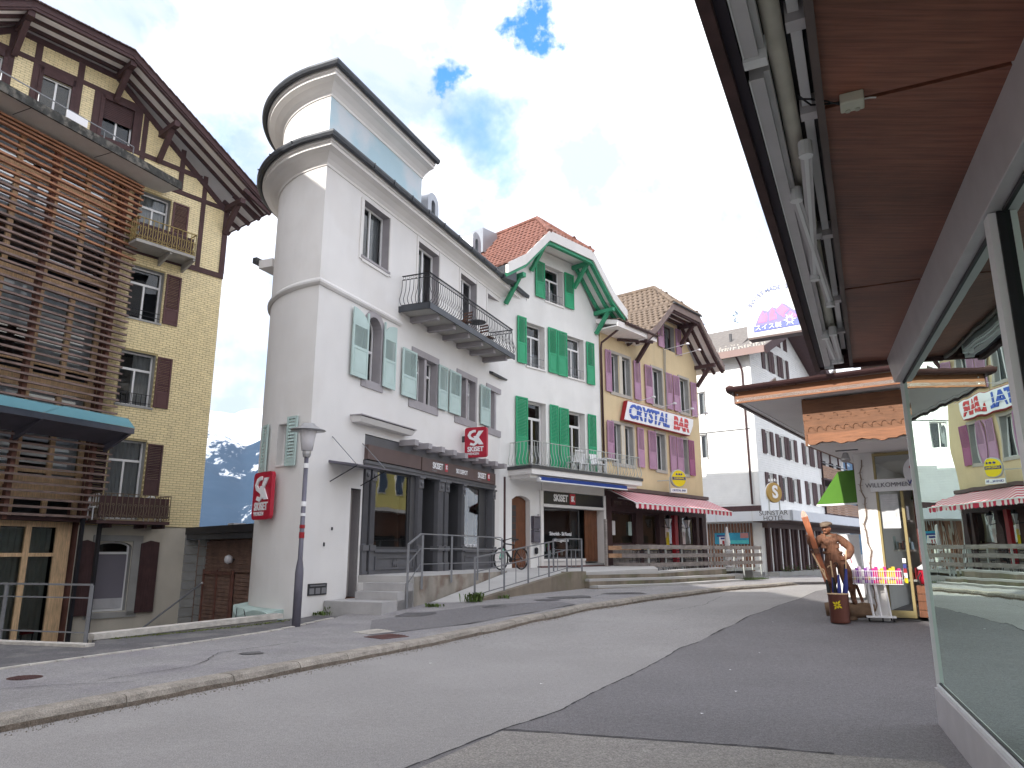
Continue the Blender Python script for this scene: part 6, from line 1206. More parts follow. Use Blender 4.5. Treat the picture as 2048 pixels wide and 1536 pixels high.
# ------------------------------------------------------------------ hotel at the bend
H=Fr(16.06,48,38.7); HL=Fr(16.06,48,-51.3,-1); ho=thing('white_hotel','large white sided hotel with brown shutters and wooden balconies at the bend','hotel',H.P(5,-4,0)); bs_=M['brown']
hl=[rect(3.35,4.35,10.84,12.5),rect(3.35,4.35,7.8,9.5)]
wall('side_wall',HL,[(0,0),(9,0),(9,14.6),(0,14.6)],hl,0,.15,M['siding'],ho)
def courses(F,par,u0,u1,z0,z1,p,holes,m,clip=None):
    mb=MB(); z=z0
    while z<z1:
        iv=[clip(z+p) if clip else (u0,u1)]
        for h in holes:
            hz0,hz1=min(q[1] for q in h),max(q[1] for q in h); a_,b_=min(q[0] for q in h),max(q[0] for q in h)
            if z+p>hz0 and z<hz1:
                nv=[]
                for a,b in iv:
                    if a_>a: nv.append((a,min(b,a_)))
                    if b_<b: nv.append((max(a,b_),b))
                iv=nv
        for a,b in iv:
            if b-a>.02: mb.add([F.P(a,.028,z),F.P(b,.028,z),F.P(b,.006,z+p),F.P(a,.006,z+p),F.P(a,.005,z),F.P(b,.005,z)],[(0,1,2,3),(4,5,1,0)])
        z+=p
    mb.ob('siding_board',m,par,kind='stuff')
courses(HL,ho,.2,9,4.5,14.5,.16,hl,M['siding'])
fh=[]
def hot(u0,u1,z0,z1): fh.append(rect(u0,u1,z0,z1))
row3=[(1.85,2.7),(4.5,5.6),(6.6,7.7),(10.15,11.2),(12.3,13.2)]
for a,b in row3: hot(a,b,8.05,9.68); hot(a,b,5.02,6.78)
att=[(2.8,3.6),(4.7,5.5),(6.6,7.4)]
for a,b in att: hot(a,b,14.15,15.72)
hot(5.75,6.6,16.5,17.5); hot(7.2,8.05,16.5,17.6)
AP=(7.5,18.35)
rk=lambda u: 18.25-.46*abs(u-7.5)
wall('front_wall',H,[(0,0),(13.9,0),(13.9,rk(13.9)),(7.5,18.2),(0,rk(0))],fh,0,.15,M['siding'],ho)
def hclip(z):
    if z<rk(0): return (.05,13.9)
    k=(18.2-z)/.46; return (max(.05,7.5-k),min(13.9,7.5+k))
courses(H,ho,0,14,4.2,18,.16,fh,M['siding'],hclip)
MB().add([H.P(0.2,-1,0.5),H.P(13.7,-1,.5),H.P(13.7,-1,15),H.P(7.5,-1,17.8),H.P(.2,-1,14.5)],[(0,1,2,3,4)]).ob('interior_wall',M['darkroom'],ho)
MB().add([HL.P(0.2,-.8,0.5),HL.P(9,-.8,.5),HL.P(9,-.8,14.4),HL.P(.2,-.8,14.4)],[(0,1,2,3)]).ob('interior_wall',M['darkroom'],ho)
for a,b in row3:
    for z0,z1 in ((8.05,9.68),(5.02,6.78)):
        window(H,ho,a,b,z0,z1,.1,cols=1,fw=.09,curtain='sides',sill=M['siding'])
        for x0,x1 in ((a-.62,a-.04),(b+.04,b+.62)):
            s_=box('shutter',H,x0,x1,.03,.09,z0,z1,bs_,ho)
for a,b in att:
    window(H,ho,a,b,14.15,15.72,.1,cols=1,fw=.09)
    for x0,x1 in ((a-.5,a-.03),(b+.03,b+.5)): box('shutter',H,x0,x1,.03,.09,14.15,15.72,bs_,ho)
for a,b in ((5.75,6.6),(7.2,8.05)): box('shutter',H,a,b,-.05,.04,16.5,17.5 if a<7 else 17.6,bs_,ho)
for z0,z1 in ((10.84,12.5),(7.8,9.5)): window(HL,ho,3.37,4.33,z0,z1,.12,cols=2,fw=.08,curtain='sides'); box('window_frame',HL,3.3,3.36,0,.05,z0-.05,z1+.05,M['greyd'],ho)
box('flashing_line',HL,0,9,.03,.05,9.56,9.60,M['greyd'],ho); box('corner_board',H,0,.25,-.01,.05,4.5,14.6,M['siding'],ho); box('corner_board',HL,0,.25,0,.06,4.5,14.5,M['siding'],ho)
MB().tube([HL.P(.75,.5,14.6),HL.P(.6,.15,14.0),HL.P(.5,.12,13.5),HL.P(.45,.12,4.6)],.07,7).ob('rain_pipe',M['gutter'],ho)
# gable roof
for sg in (-1,1):
    e=7.5+sg*8.4; ze=18.35-.46*8.4
    MB().hexa([H.P(e,1.4,ze),H.P(7.5,1.4,18.35),H.P(7.5,-12,18.35),H.P(e,-12,ze)],[H.P(e,1.4,ze+.28),H.P(7.5,1.4,18.63),H.P(7.5,-12,18.63),H.P(e,-12,ze+.28)]).ob('roof',M['tileg'],ho)
    MB().bar(H.P(e,1.44,ze+.05),H.P(7.5,1.44,18.40),.06,.55).ob('verge_board',M['brownh'],ho)
    MB().hexa([H.P(e,0,ze-.03),H.P(7.5,0,18.31),H.P(7.5,1.38,18.31),H.P(e,1.38,ze-.03)],[H.P(e,0,ze-.005),H.P(7.5,0,18.34),H.P(7.5,1.38,18.34),H.P(e,1.38,ze-.005)]).ob('soffit',M['brownh'],ho)
box('eave_fascia',H,-.98,-.92,-12,1.4,14.38,14.85,mat('pinkish_fascia',(.24,.165,.15),.6,.05),ho)
gt=MB()
for j,dz in ((.5,.1),(.95,.14)):
    for i in range(60):
        if rnd.random()<.8: u=-.9+j*1.2+rnd.uniform(0,.2); gt.box(H,u,u+.08,1.0-i*.2,1.08-i*.2,14.7+.46*(u+.9),14.86+.46*(u+.9))
for k in range(180): u=rnd.uniform(.3,5); w_=rnd.uniform(-9,1); gt.box(H,u,u+.07,w_,w_+.12,14.75+.46*(u+.9),14.83+.46*(u+.9))
gt.ob('snow_guards',M['stripe'],ho,kind='stuff')
MB().tube([H.P(2.6,-2.2,16.3),H.P(2.6,-2.2,17.1)],.1,8).ob('vent_pipe',M['greyd'],ho)
MB().hexa([HL.P(1,-.5,15.2),HL.P(9,-.5,15.2),HL.P(9,-6,18.3),HL.P(1,-6,18.3)],[HL.P(1,-.5,15.3),HL.P(9,-.5,15.3),HL.P(9,-6,18.5),HL.P(1,-6,18.5)]).ob('wing_roof',M['tileg'],ho)
# wing with timber balconies
box('wing_wall',H,13.9,27,-3,-1.6,0,14,M['siding'],ho); box('wing_roof',H,13.9,27,-4,.6,10.3,10.6,M['tiled'],ho)
for z0 in (7.35,4.55):
    box('balcony_floor',H,13.95,26,-1.6,.2,z0-.12,z0,M['brownh'],ho)
    for i in range(5): box('balcony_board',H,13.95,26,.18,.22,z0+.02+i*.2,z0+.2+i*.2,mat('tan_balcony_board',(.36,.23,.16),.8,.15,3,kind='wood',axis='h'),ho)
    box('top_rail',H,13.95,26,.14,.24,z0+1.2,z0+1.25,M['steel'],ho)
    for i in range(6): box('post',H,14.2+i*2.4,14.32+i*2.4,-.0,.12,z0,z0+2.8,M['brown'],ho)
    for i in range(5): box('balcony_door',H,15+i*2.4,16.3+i*2.4,-1.6,-1.55,z0+.0,z0+2.1,M['darkroom'],ho)
# entrance canopy band
corner=HL.P(-2.5,1.5,0); cw=Vector(corner)
box('canopy_band',HL,-2.5,9,1.35,1.5,3.47,4.08,M['hband'],ho); hw_=(cw-H.o).dot(H.n); hu=(cw-H.o).dot(H.d); box('canopy_band',H,hu,26,hw_-.15,hw_,3.46,4.07,M['hband'],ho)
for u in (0.0,2.4): box('panel_joint',HL,u-.01,u+.01,1.5,1.503,3.47,4.08,M['steelw'],ho)
box('canopy_roof',HL,-2.4,9,0,1.36,3.9,4.0,M['hband'],ho); box('canopy_roof',H,hu+.1,26,0,hw_-.14,3.9,4.0,M['hband'],ho); box('canopy_ceiling',H,hu+.1,26,0,hw_-.14,3.40,3.44,M['brownp'],ho); box('brown_flashing',HL,-.1,9,.03,.3,4.08,4.5,M['brownh'],ho)
txt('SUNSTAR',HL,-1.35,3.92,1.505,.40,M['greyd'],ho,-.004,sx=1.05); txt('HOTEL',HL,-1.35,3.60,1.505,.40,M['greyd'],ho,-.004,sx=1.05)
for i in range(19): box('wood_slat',HL,.62+i*.21,.74+i*.21,.0,.09,.38,3.4,M['slatbr'],ho)
box('slat_backing',HL,.55,5,-.04,-.01,.3,3.45,M['pine'],ho); box('white_pier',HL,-.05,.5,-.1,.1,.3,3.47,M['siding'],ho)
ps=thing('hotel_poster','wide hotel poster of a blue pool on the wood slats','poster',HL.P(2,.12,2.1)); box('poster_sheet',HL,.84,3.16,.10,.13,2.07,2.8,mat('pool_blue',(.03,.35,.55),.5,.3,1.2),ps); box('chalet_print',HL,2.35,2.85,.13,.135,2.07,2.6,M['signw'],ps); box('roof_print',HL,2.2,3.0,.13,.137,2.55,2.66,M['navy'],ps); box('sunset_print',HL,.86,1.4,.13,.135,2.45,2.78,mat('sunset_print_pink',(.55,.25,.25),.5),ps)
box('pool_print',HL,.86,2.1,.13,.134,2.1,2.32,mat('turquoise_print',(.08,.55,.58),.4,.2,2),ps); box('figure_print',HL,2.5,2.65,.136,.14,2.08,2.3,M['redp'],ps); box('window_print',HL,2.45,2.75,.136,.139,2.38,2.5,M['navy'],ps)
for i in range(15):
    u=.5+i*.92
    box('porch_post',H,u,u+.34,.0,.25,.3,3.2,M['brown'],ho)
    if i%2==0: box('white_pilaster',H,u+.45,u+.68,-.05,.2,.3,3.2,M['siding'],ho)
box('porch_lintel',H,0,26,-.1,.4,3.1,3.42,M['brownp'],ho); box('planter_wall',H,-.8,26,.5,1.2,-.4,.36,M['stoneg'],ho); box('planter_wall',HL,-.0,1.0,.0,.7,-.4,.34,M['stoneg'],ho)
t=thing('flower_bed','plants with pink flowers along the hotel planter wall','plants',H.P(5,.9,.4),kind='stuff'); q=MB(); q2=MB()
for k in range(1400):
    u=rnd.choice((1.2,3.2,5.8,8,11))+rnd.gauss(0,.22); w_=.95+rnd.gauss(0,.15); z=.3+abs(rnd.gauss(.1,.16)); a=rnd.uniform(0,6.3); s_=.06; p=H.P(u,w_,z); (q if rnd.random()<.8 else q2).add([p,p+V((s_*math.cos(a),s_*math.sin(a),.04)),p+V((s_*math.cos(a+1.2),s_*math.sin(a+1.2),-.02))],[(0,1,2)])
q.ob('leaves',M['plantm'],t); q2.ob('petals',M['flower'],t)
ss=thing('round_hotel_sign','gold disc sign with white S and four stars above the hotel canopy','sign',(16.29,45.9,4.1)); sf_=Fr(16.29,45.9,62); 
MB().lathe(sf_.P(0,0,5.17),[(.001,-.08),(.60,-.08),(.62,-.06),(.62,.05),(.60,.07),(.001,.07)],32,sf_.n).ob('disc',M['gold'],ss); MB().lathe(sf_.P(.03,-.1,5.17),[(.001,-.06),(.63,-.06),(.63,.0),(.001,.0)],32,sf_.n).ob('rim',M['signw'],ss)
txt('S',sf_,0,5.17,.08,1.05,M['signw'],ss,.035,sx=1,ext=.02)
for s_ in (-.45,.45): box('post',sf_,s_-.03,s_+.03,-.08,-.02,4.0,4.75,M['steelw'],ss)
for k in range(4):
    st_=MB(); c_=sf_.P(-.36+k*.24,0,5.92+(.03 if k in (1,2) else 0)); pts=[]
    for j in range(10): r_=.11 if j%2==0 else .05; a=math.pi/2+j*math.pi/5; pts.append((-.36+k*.24+r_*math.cos(a),5.92+(.03 if k in (1,2) else 0)+r_*math.sin(a)))
    st_.prism(sf_,pts,0,.03); st_.ob('star',M['alul'],ss)
# ------------------------------------------------------------------ right side: shop with the larch canopy
NN=Fr(4.45,14.3,-53,-1); NB=Fr(4.45,14.3,34); sh2=thing('souvenir_shop','souvenir shop with carved larch frieze, copper gutter and white corner pillar','shop',NN.P(-3,-4,.3))
c0=NN.P(.0,0,0); c1=NN.P(-7,0,0); bk=V((math.sin(R(34)),math.cos(R(34)),0))*11.5
def poly3(pts,z): return [(p.x,p.y,z) for p in pts]
MB().slab(poly3([c0,c1,c1+bk,c0+bk],0),4.5,4.56).ob('canopy_soffit',M['ceil'],sh2)
MB().hexa([NN.P(0,-.05,4.47),NN.P(-7,-.05,4.47),NN.P(-7,0,4.47),NN.P(0,0,4.47)],[NN.P(0,-.05,4.70),NN.P(-7,-.05,4.70),NN.P(-7,0,4.70),NN.P(0,0,4.70)]).ob('larch_fascia',M['pineo'],sh2)
for i in range(4): MB().lathe(NN.P(-.05-i*.0,.0,4.52+i%2*.12),[(.014,0),(.014,.006)],8,NN.n).ob('fascia_screw',M['alul'],sh2) if i<2 else None
MB().bar(c0+V((0,0,4.58)),c0+bk+V((0,0,4.58)),.05,.24).ob('side_fascia',M['gutter'],sh2); MB().bar(c0+V((.12,-.05,4.50)),c0+bk+V((.12,-.05,4.50)),.05,.03).ob('soffit_edge_strip',M['alul'],sh2)
gutter(NN,sh2,-7,.12,.09,4.78,M['gutter'],.095,n=8); gutter(Fr(0,0,0,d=tuple(bk.normalized()),n=tuple(-NB.n)) if 0 else NN,sh2,.0,.001,0,0,M['gutter']) if 0 else None
MB().tube([c0+V((-.09,.02,4.76)),c0+bk+V((-.09,.02,4.76))],.09,8).ob('gutter',M['gutter'],sh2)
ri=V((.55,.83,0))
MB().hexa([c0+V((0,0,4.74)),c1+V((0,0,4.74)),c1+bk*.35+V((0,0,5.5)),c0+bk*.35+V((.9,0,5.5))],[c0+V((0,0,4.78)),c1+V((0,0,4.78)),c1+bk*.35+V((0,0,5.54)),c0+bk*.35+V((.9,0,5.54))]).ob('metal_roof',M['zincl'],sh2)
MB().hexa([c0+V((0,0,4.74)),c0+bk+V((0,0,4.74)),c0+bk+V((2.5,0,5.5)),c0+bk*.35+V((.9,0,5.5))],[c0+V((0,0,4.78)),c0+bk+V((0,0,4.78)),c0+bk+V((2.5,0,5.54)),c0+bk*.35+V((.9,0,5.54))]).ob('metal_roof',M['zincl'],sh2)
for k,(f_,dz) in enumerate(((.07,.22),(.16,.42))):
    a=c0+bk*f_+V((.1+k*.2,0,4.74+dz)); b=c1+bk*f_+V((0,0,4.74+dz)); MB().tube([a,b],.022,6).ob('snow_guard_pipe',M['gutter'],sh2)
for i in range(6):
    a=c0+(c1-c0)*(i+.5)/6; MB().bar(a+V((0,0,4.8)),a+bk*.33+V((0,0,5.5)),.03,.05).ob('roof_seam',M['gutter'],sh2)
    MB().bar(a+bk*.03+V((0,0,4.82)),a+bk*.08+V((0,0,5.05)),.04,.1).ob('snow_guard_foot',M['gutter'],sh2)
# frieze of carved boards
fw_=-.45
box('frieze_board',NN,-5,-1.14,fw_-.06,fw_,4.06,4.46,M['carved'],sh2); 
def wavy(u0,u1,z,amp,per,n): return [(u0+(u1-u0)*k/n, z+amp*abs(math.sin(math.pi*(u0+(u1-u0)*k/n)/per))) for k in range(n+1)]
MB().prism(NN,[(-1.18,3.78),(-5,3.78),(-5,4.10)]+[(u,z) for u,z in wavy(-5,-1.17,4.10,-.05,.22,140)],fw_-.05,fw_+.02).ob('frieze_board',M['carved'],sh2)
MB().prism(NN,[(-1.21,3.79),(-5,3.79)]+[(u,z) for u,z in [(-5+ (3.79)*k/60, 3.60+.025*math.sin(k*.6)+.015*math.sin(k*1.7)) for k in range(61)]],fw_-.05,fw_+.035).ob('frieze_board',M['pineo'],sh2)
cv=MB()
for i in range(13):
    u=-1.28-i*.16
    pts=[(u+.05*math.cos(a),3.88+.045*math.sin(a)) for a in [math.pi*k/6 for k in range(7)]]
    for a,b in zip(pts,pts[1:]): cv.bar(NN.P(a[0],fw_+.028,a[1]),NN.P(b[0],fw_+.028,b[1]),.014,.014)
    cv.bar(NN.P(u-.05,fw_+.028,3.88),NN.P(u-.11,fw_+.028,3.84),.014,.014).bar(NN.P(u+.05,fw_+.028,3.88),NN.P(u+.05,fw_+.028,3.84),.014,.014)
for i in range(9):
    u=-1.24-i*.24
    pts=[(u-.05*math.sin(a),4.16+.05*math.cos(a)-.04) for a in [math.pi*k/6 for k in range(-1,5)]]
    for a,b in zip(pts,pts[1:]): cv.bar(NN.P(a[0],fw_+.008,a[1]),NN.P(b[0],fw_+.008,b[1]),.016,.016)
cv.ob('carving',M['carved'],sh2,kind='stuff')
MB().slab(poly3([NN.P(-1.18,fw_-.06,0),NN.P(-5,fw_-.06,0),NN.P(-5,-8,0),NN.P(-1.18,-8,0)],0),3.58,3.62).ob('lower_soffit',M['ceil'],sh2)
MB().slab(poly3([NN.P(-1.18,fw_-.06,0),NN.P(-1.13,fw_-.06,0),NN.P(-1.13,-8,0),NN.P(-1.18,-8,0)],0),3.58,4.5).ob('frieze_return',M['carved'],sh2)
sl_=thing('spotlight','small grey spotlight under the shop ceiling beside the carved frieze','spotlight',NN.P(-1.75,-1.0,3.55)); MB().bar(NN.P(-1.95,-1.0,3.50),NN.P(-1.55,-1.0,3.50),.05,.02).ob('mount',M['greyd'],sl_); MB().lathe(NN.P(-1.72,-1.0,3.44),[(.05,0),(.09,-.14),(.07,-.16)],12,V((.2,.3,1))).ob('lamp_head',M['lampm'],sl_)
DW=-2.3
box('corner_pillar',NN,-1.93,-1.57,DW-.3,DW,.1,3.6,M['white'],sh2)
MB().add([NN.P(-1.57,DW-.3,0),NN.P(-1.57,-9,0),NN.P(-1.57,-9,3.6),NN.P(-1.57,DW-.3,3.6)],[(0,1,2,3)]).ob('side_wall',M['white'],sh2)
ye=mat('brass_frame',(.33,.27,.13),.4,.1,metal=.4)
for a,b in ((-1.97,-1.93),(-2.42,-2.37),(-3.6,-3.5)): box('door_post',NN,a,b,DW-.08,DW-.0,.35,3.55 if a>-2 else 2.8,ye,sh2)
box('door_head',NN,-3.6,-1.97,DW-.08,DW,3.5,3.56,ye,sh2)
wb_=box('welcome_board',NN,-3.4,-1.86,DW,DW+.08,2.78,3.02,M['alul'],sh2); txt('WILLKOMMEN',NN,-2.18,2.9,DW+.085,.125,M['postm'],wb_,-.004,sx=1.0,ext=.006)
box('door_bottom_rail',NN,-2.37,-1.97,DW-.06,DW-.02,.35,.48,ye,sh2)
MB().add([NN.P(-1.97,DW-.04,.48),NN.P(-2.37,DW-.04,.48),NN.P(-2.37,DW-.04,2.78),NN.P(-1.97,DW-.04,2.78),NN.P(-1.97,DW-.04,3.04),NN.P(-3.5,DW-.04,3.04),NN.P(-3.5,DW-.04,3.5),NN.P(-1.97,DW-.04,3.5)],[(0,1,2,3),(4,5,6,7)]).ob('pane',G_SHOP,sh2)
box('notice',NN,-2.32,-2.0,DW-.02,DW-.015,2.05,2.72,mat('notice_paper',(.55,.56,.57),.5,.25,5),sh2); 
for i in range(4): box('notice_line',NN,-2.28,-2.06,DW-.015,DW-.012,2.64-i*.045,2.65-i*.045,M['alu'],sh2)
box('logo_triangle',NN,-2.24,-2.1,DW-.015,DW-.012,2.2,2.38,M['alu'],sh2)
for z,c_ in ((1.38,'signw'),(1.27,'navy'),(1.19,'redp'),(1.1,'signw'),(1.0,'yel')): box('door_sticker',NN,-2.33,-2.27,DW-.035,DW-.03,z,z+.09,M[c_],sh2)
t=thing('round_logo_sign','round sign fragment with red SWISS letters above the welcome board','sign',NN.P(-2.8,DW,3.1)); MB().lathe(NN.P(-2.82,DW+.1,3.14),[(.001,0),(.33,0),(.33,.02),(.001,.02)],24,NN.n).ob('disc',M['lampw'],t); txt('SWISS',NN,-2.72,3.28,DW+.125,.1,M['redp'],t,.02,roll=.7); MB().prism(NN,[(-2.62,3.0),(-2.75,3.22),(-2.9,3.0)],DW+.12,DW+.13).ob('mountain_print',M['navy'],t); txt('W',NN,-2.62,2.93,DW+.125,.12,M['navy'],t,.02)
MB().add([NN.P(-1.95,-6.5,.2),NN.P(-6,-6.5,.2),NN.P(-6,-6.5,3.5),NN.P(-1.95,-6.5,3.5),NN.P(-1.95,-2.7,.36),NN.P(-6,-2.7,.36),NN.P(-6,-6.5,.36),NN.P(-1.95,-6.5,.36)],[(0,1,2,3),(4,5,6,7)]).ob('shop_interior',M['room'],sh2)
for z in (1.0,1.6,2.2): box('shelf',NN,-2.35,-1.98,-3.6,-3.2,z,z+.04,M['stripe'],sh2)
for i in range(20): box('shelf_goods',NN,-2.34+.018*i,-2.325+.018*i,-3.5,-3.25,(1.04,1.64,2.24)[i%3],(1.04,1.64,2.24)[i%3]+rnd.uniform(.12,.3),M[('redp','blue','signw','pineo','mint')[i%5]],sh2)
for i,z in enumerate((.36,.66)): 
    t=thing('wooden_crate',('lower','upper')[i]+' brown wooden crate stacked in the shop doorway','crate',NN.P(-2.65,DW-.1,z)); 
    box('front_board',NN,-2.95,-2.44,DW-.2,DW-.18,z,z+.13,M['wood'],t); box('front_board',NN,-2.95,-2.44,DW-.2,DW-.18,z+.14,z+.28,M['wood'],t)
    for a,b in ((-2.95,-2.93),(-2.46,-2.44)): box('side_board',NN,a,b,DW-.6,DW-.2,z,z+.28,M['wood'],t)
    box('lid',NN,-2.95,-2.44,DW-.6,DW-.18,z+.281,z+.294,M['wood'],t)
t=thing('red_bag','red and white rucksack lying on the wooden crates','bag',NN.P(-2.7,DW-.3,.96)); q=MB(); q.lathe(NN.P(-2.68,DW-.35,.96),[(.001,0),(.2,.02),(.23,.14),(.2,.28),(.12,.36),(.001,.38)],14); q.ob('body',M['red'],t,smooth=True); MB().lathe(NN.P(-2.66,DW-.33,1.27),[(.19,-.02),(.2,.02),(.1,.09),(.001,.11)],14).ob('flap',M['signw'],t,smooth=True); MB().tube([NN.P(-2.55,DW-.13,1.2),NN.P(-2.5,DW-.08,1.1),NN.P(-2.52,DW-.1,1.0)],.014,5).ob('strap',M['rubber'],t)
box('tall_display',NN,-2.95,-2.5,-3.0,-2.9,1.4,2.6,M['doorr'],sh2)
for k,(u,w_) in enumerate(((-2.2,-1.6),(-2.1,-4.2),(-2.6,-3.2))):
    pass
# vine climbing on the pillar
vn=thing('dry_vine','dry leafless vine twisting up the white corner pillar','vine',NN.P(-1.72,DW+.03,.4)); pts=[NN.P(-1.70-.03*math.sin(k*.9)-.02*math.sin(k*2.3)-k*.0, DW+.035,.45+k*.13) for k in range(24)]; MB().tube(pts,.013,5).ob('stem',M['vine'],vn)
q=MB()
for k in range(2,23):
    p=pts[k]; 
    for s_ in (-1,1): q.tube([p,p+NN.d*s_*rnd.uniform(.02,.05)+V((0,0,rnd.uniform(-.01,.04)))],.004,4)
q.ob('twigs',M['vine'],vn,kind='stuff')
# green awning down the street
ga=thing('green_awning','bright green sloping awning behind the white shop pillar','awning',(10.5,22,3.6)); p=[V((9.05,22,2.93)),V((9.95,22.4,3.95)),V((14,19.4,4.2)),V((13.2,18.5,3.0))]
MB().hexa(p,[q_+V((0,0,.03)) for q_ in p]).ob('cloth',M['awg'],ga); MB().bar(p[0],p[3],.05,.05).ob('front_bar',M['alul'],ga); MB().bar(V((9.3,22.05,3.0)),V((10.6,22.4,3.35)),.03,.03).ob('arm',M['steelk'],ga)
bw=thing('rear_shop_building','pale shop building further along the right side of the street','building',(14,24,0)); MB().slab([(11.9,20.5),(17,27),(22,22),(14,15)],-.2,5.2).ob('wall',M['wallg'],bw); MB().slab([(11.5,20.4),(17,27.6),(22.6,22),(14,14.6)],5.2,5.5).ob('roof',M['tiled'],bw); 
wb=thing('white_panel_sign','white advertising panel with pink marks standing behind the statue','sign',(9.0,20.2,.35)); wf_=Fr(8.95,20.3,112); box('panel',wf_,-.32,.42,-.06,.06,.42,2.05,M['signw'],wb);  # plain white board, pink marks follow
for u,z in ((-.05,1.75),(.0,1.35),(-.02,.95)): MB().bar(wf_.P(u,.065,z),wf_.P(u+.14,.065,z+.12),.03,.03).bar(wf_.P(u+.14,.065,z+.12),wf_.P(u+.18,.065,z-.05),.03,.03).ob('print_mark',mat('pink_print',(.65,.2,.25),.5),wb)
box('foot',wf_,-.3,.4,-.2,.2,.3,.42,M['greyd'],wb)
# SWISS MADE box sign
SG=Fr(4.52,13.5,-56,-1); sg=thing('box_sign','big white SWISS MADE box sign with pink mountains above the canopy','sign',SG.P(-.8,0,5.6)); z0=5.58; z1=6.62; u1=-1.75
bx=box('sign_box',SG,u1,0,-.22,0,z0,z1,mat('sign_plastic_white',(.80,.80,.82),.4,.02),sg); bevel(bx,.02); box('bottom_trim',SG,u1,-.02,-.23,.01,z0-.035,z0-.002,M['brownp'],sg)
MB().bar(SG.P(-1.3,-.1,4.9),SG.P(-1.3,-.1,5.55),.1,.1,up=(1,0,0)).ob('post',M['steel'],sg)
pnk=mat('sign_pink',(.72,.17,.33),.4,.15,4); pur=mat('sign_purple',(.20,.17,.50),.4,.05); ind=mat('sign_indigo',(.10,.13,.48),.4,.05); dk=mat('sign_slate_letters',(.13,.17,.33),.4)
def U(x): return -x   # x rightwards on the sign
def sp(n_,pts,w_,m_): MB().prism(SG,[(U(x),z0+y) for x,y in pts],0.0,w_).ob(n_,m_,sg)
sp('mountain_outline',[(.14,.17),(.17,.25),(.24,.40),(.32,.52),(.37,.49),(.42,.47),(.50,.545),(.58,.50),(.63,.54),(.68,.59),(.75,.55),(.85,.45),(1.0,.32),(1.15,.2),(1.15,.17)],.006,pur)
for pts in ([(.22,.27),(.27,.40),(.32,.49),(.35,.42),(.39,.45),(.40,.36),(.38,.27)],[(.43,.28),(.44,.42),(.50,.52),(.55,.46),(.52,.36),(.56,.40),(.57,.30)],[(.57,.46),(.63,.51),(.68,.56),(.74,.50),(.80,.44),(.72,.38),(.70,.30),(.62,.38)],[(.74,.28),(.82,.40),(.90,.33),(.95,.28)]): sp('snow_face',pts,.010,pnk)
sp('caption_band',[(.13,.10),(.135,.21),(1.15,.23),(1.15,.12)],.012,ind)
txt('スイス製',SG,U(.40),z0+.165,.014,.115,M['signw'],sg,.004,sx=1.1,name='japanese_lettering')
ed=MB()
for k in range(12): a=k*math.pi/6; r_=.10 if k%2 else .135; ed.prism(SG,[(U(.80),z0+.24),(U(.80+.5*r_*math.cos(a-.2)),z0+.24+.5*r_*math.sin(a-.2)),(U(.80+r_*math.cos(a)),z0+.24+r_*math.sin(a)),(U(.80+.5*r_*math.cos(a+.2)),z0+.24+.5*r_*math.sin(a+.2))],0,.018+.001*(k%2))
ed.ob('edelweiss',mat('edelweiss_white',(.6,.66,.75),.4),sg); MB().lathe(SG.P(U(.80),.018,z0+.24),[(.001,0),(.04,0),(.04,.006),(.001,.006)],12,SG.n).ob('edelweiss_heart',pur,sg)
for ch_,x,z,r_ in (('S',.10,.64,52),('W',.165,.715,48),('I',.225,.775,42),('S',.275,.815,36),('S',.335,.85,28),('M',.43,.885,12),('A',.505,.90,7),('D',.58,.905,2),('E',.65,.905,-2),('S',.79,.90,-8)):
    txt(ch_,SG,U(x),z0+z,.006,.115,dk,sg,.022,roll=R(r_),ext=.004)
# ------------------------------------------------------------------ near shop: glass front, steel frame, soffit, folded awning
S=Fr(4.05,7.45,21.3,-1); ns=thing('glass_shop_front','near shop front of large greenish panes in wide brushed metal frames','shop',S.P(-3,-1,0))
for a,b in ((-4.08,-.02),(-8.4,-4.26),(-12,-8.5)):
    MB().add([S.P(a,-.03,.36),S.P(b,-.03,.36),S.P(b,-.03,3.32),S.P(a,-.03,3.32)],[(0,1,2,3)]).ob('pane',G_NEAR,ns); 
    box('bottom_strip',S,a,b,-.06,.0,.34,.37,M['alul'],ns); box('gasket',S,a,b,-.055,-.02,.37,.385,M['steelk'],ns); box('gasket',S,a,b,-.055,-.02,3.30,3.32,M['steelk'],ns)
box('corner_profile',S,-.03,.0,-.08,.0,.0,3.4,M['alul'],ns)
for u in (-4.17,-8.45): box('mullion',S,u-.05,u+.05,-.05,.035,.0,3.32,M['alul'],ns); box('mullion_gasket',S,u-.065,u+.065,-.045,.0,.36,3.32,M['steelk'],ns)
box('base_panel',S,-12,.02,-.06,.02,-.02,.335,M['alu'],ns)
bd=MB().hexa([S.P(-12,-.05,3.325),S.P(.02,-.05,3.325),S.P(.02,.05,3.325),S.P(-12,.05,3.325)],[S.P(-12,-.05,3.66),S.P(.20,-.05,3.66),S.P(.20,.08,3.66),S.P(-12,.08,3.66)]).ob('header_panel',M['alu'],ns); bevel(bd,.004)
MB().hexa([S.P(.021,-.9,3.2),S.P(.12,-.9,3.2),S.P(.12,-.05,3.2),S.P(.021,-.05,3.2)],[S.P(.021,-.9,3.66),S.P(.20,-.9,3.66),S.P(.20,-.05,3.66),S.P(.021,-.05,3.66)]).ob('header_return',M['alu'],ns)
box('display_floor',S,-12,-.02,-1.6,-.08,.28,.33,M['tealfl'],ns); box('display_back',S,-12,-.02,-1.8,-1.6,.3,3.4,M['tealw'],ns); box('side_partition',S,-.04,-.0,-1.7,-.1,.3,3.3,mat('teal_partition',(.07,.16,.14),.4,.2,1),ns); box('display_ceiling',S,-12,0,-1.7,-.1,3.34,3.4,mat('dark_ceiling',(.05,.08,.075),.8),ns)
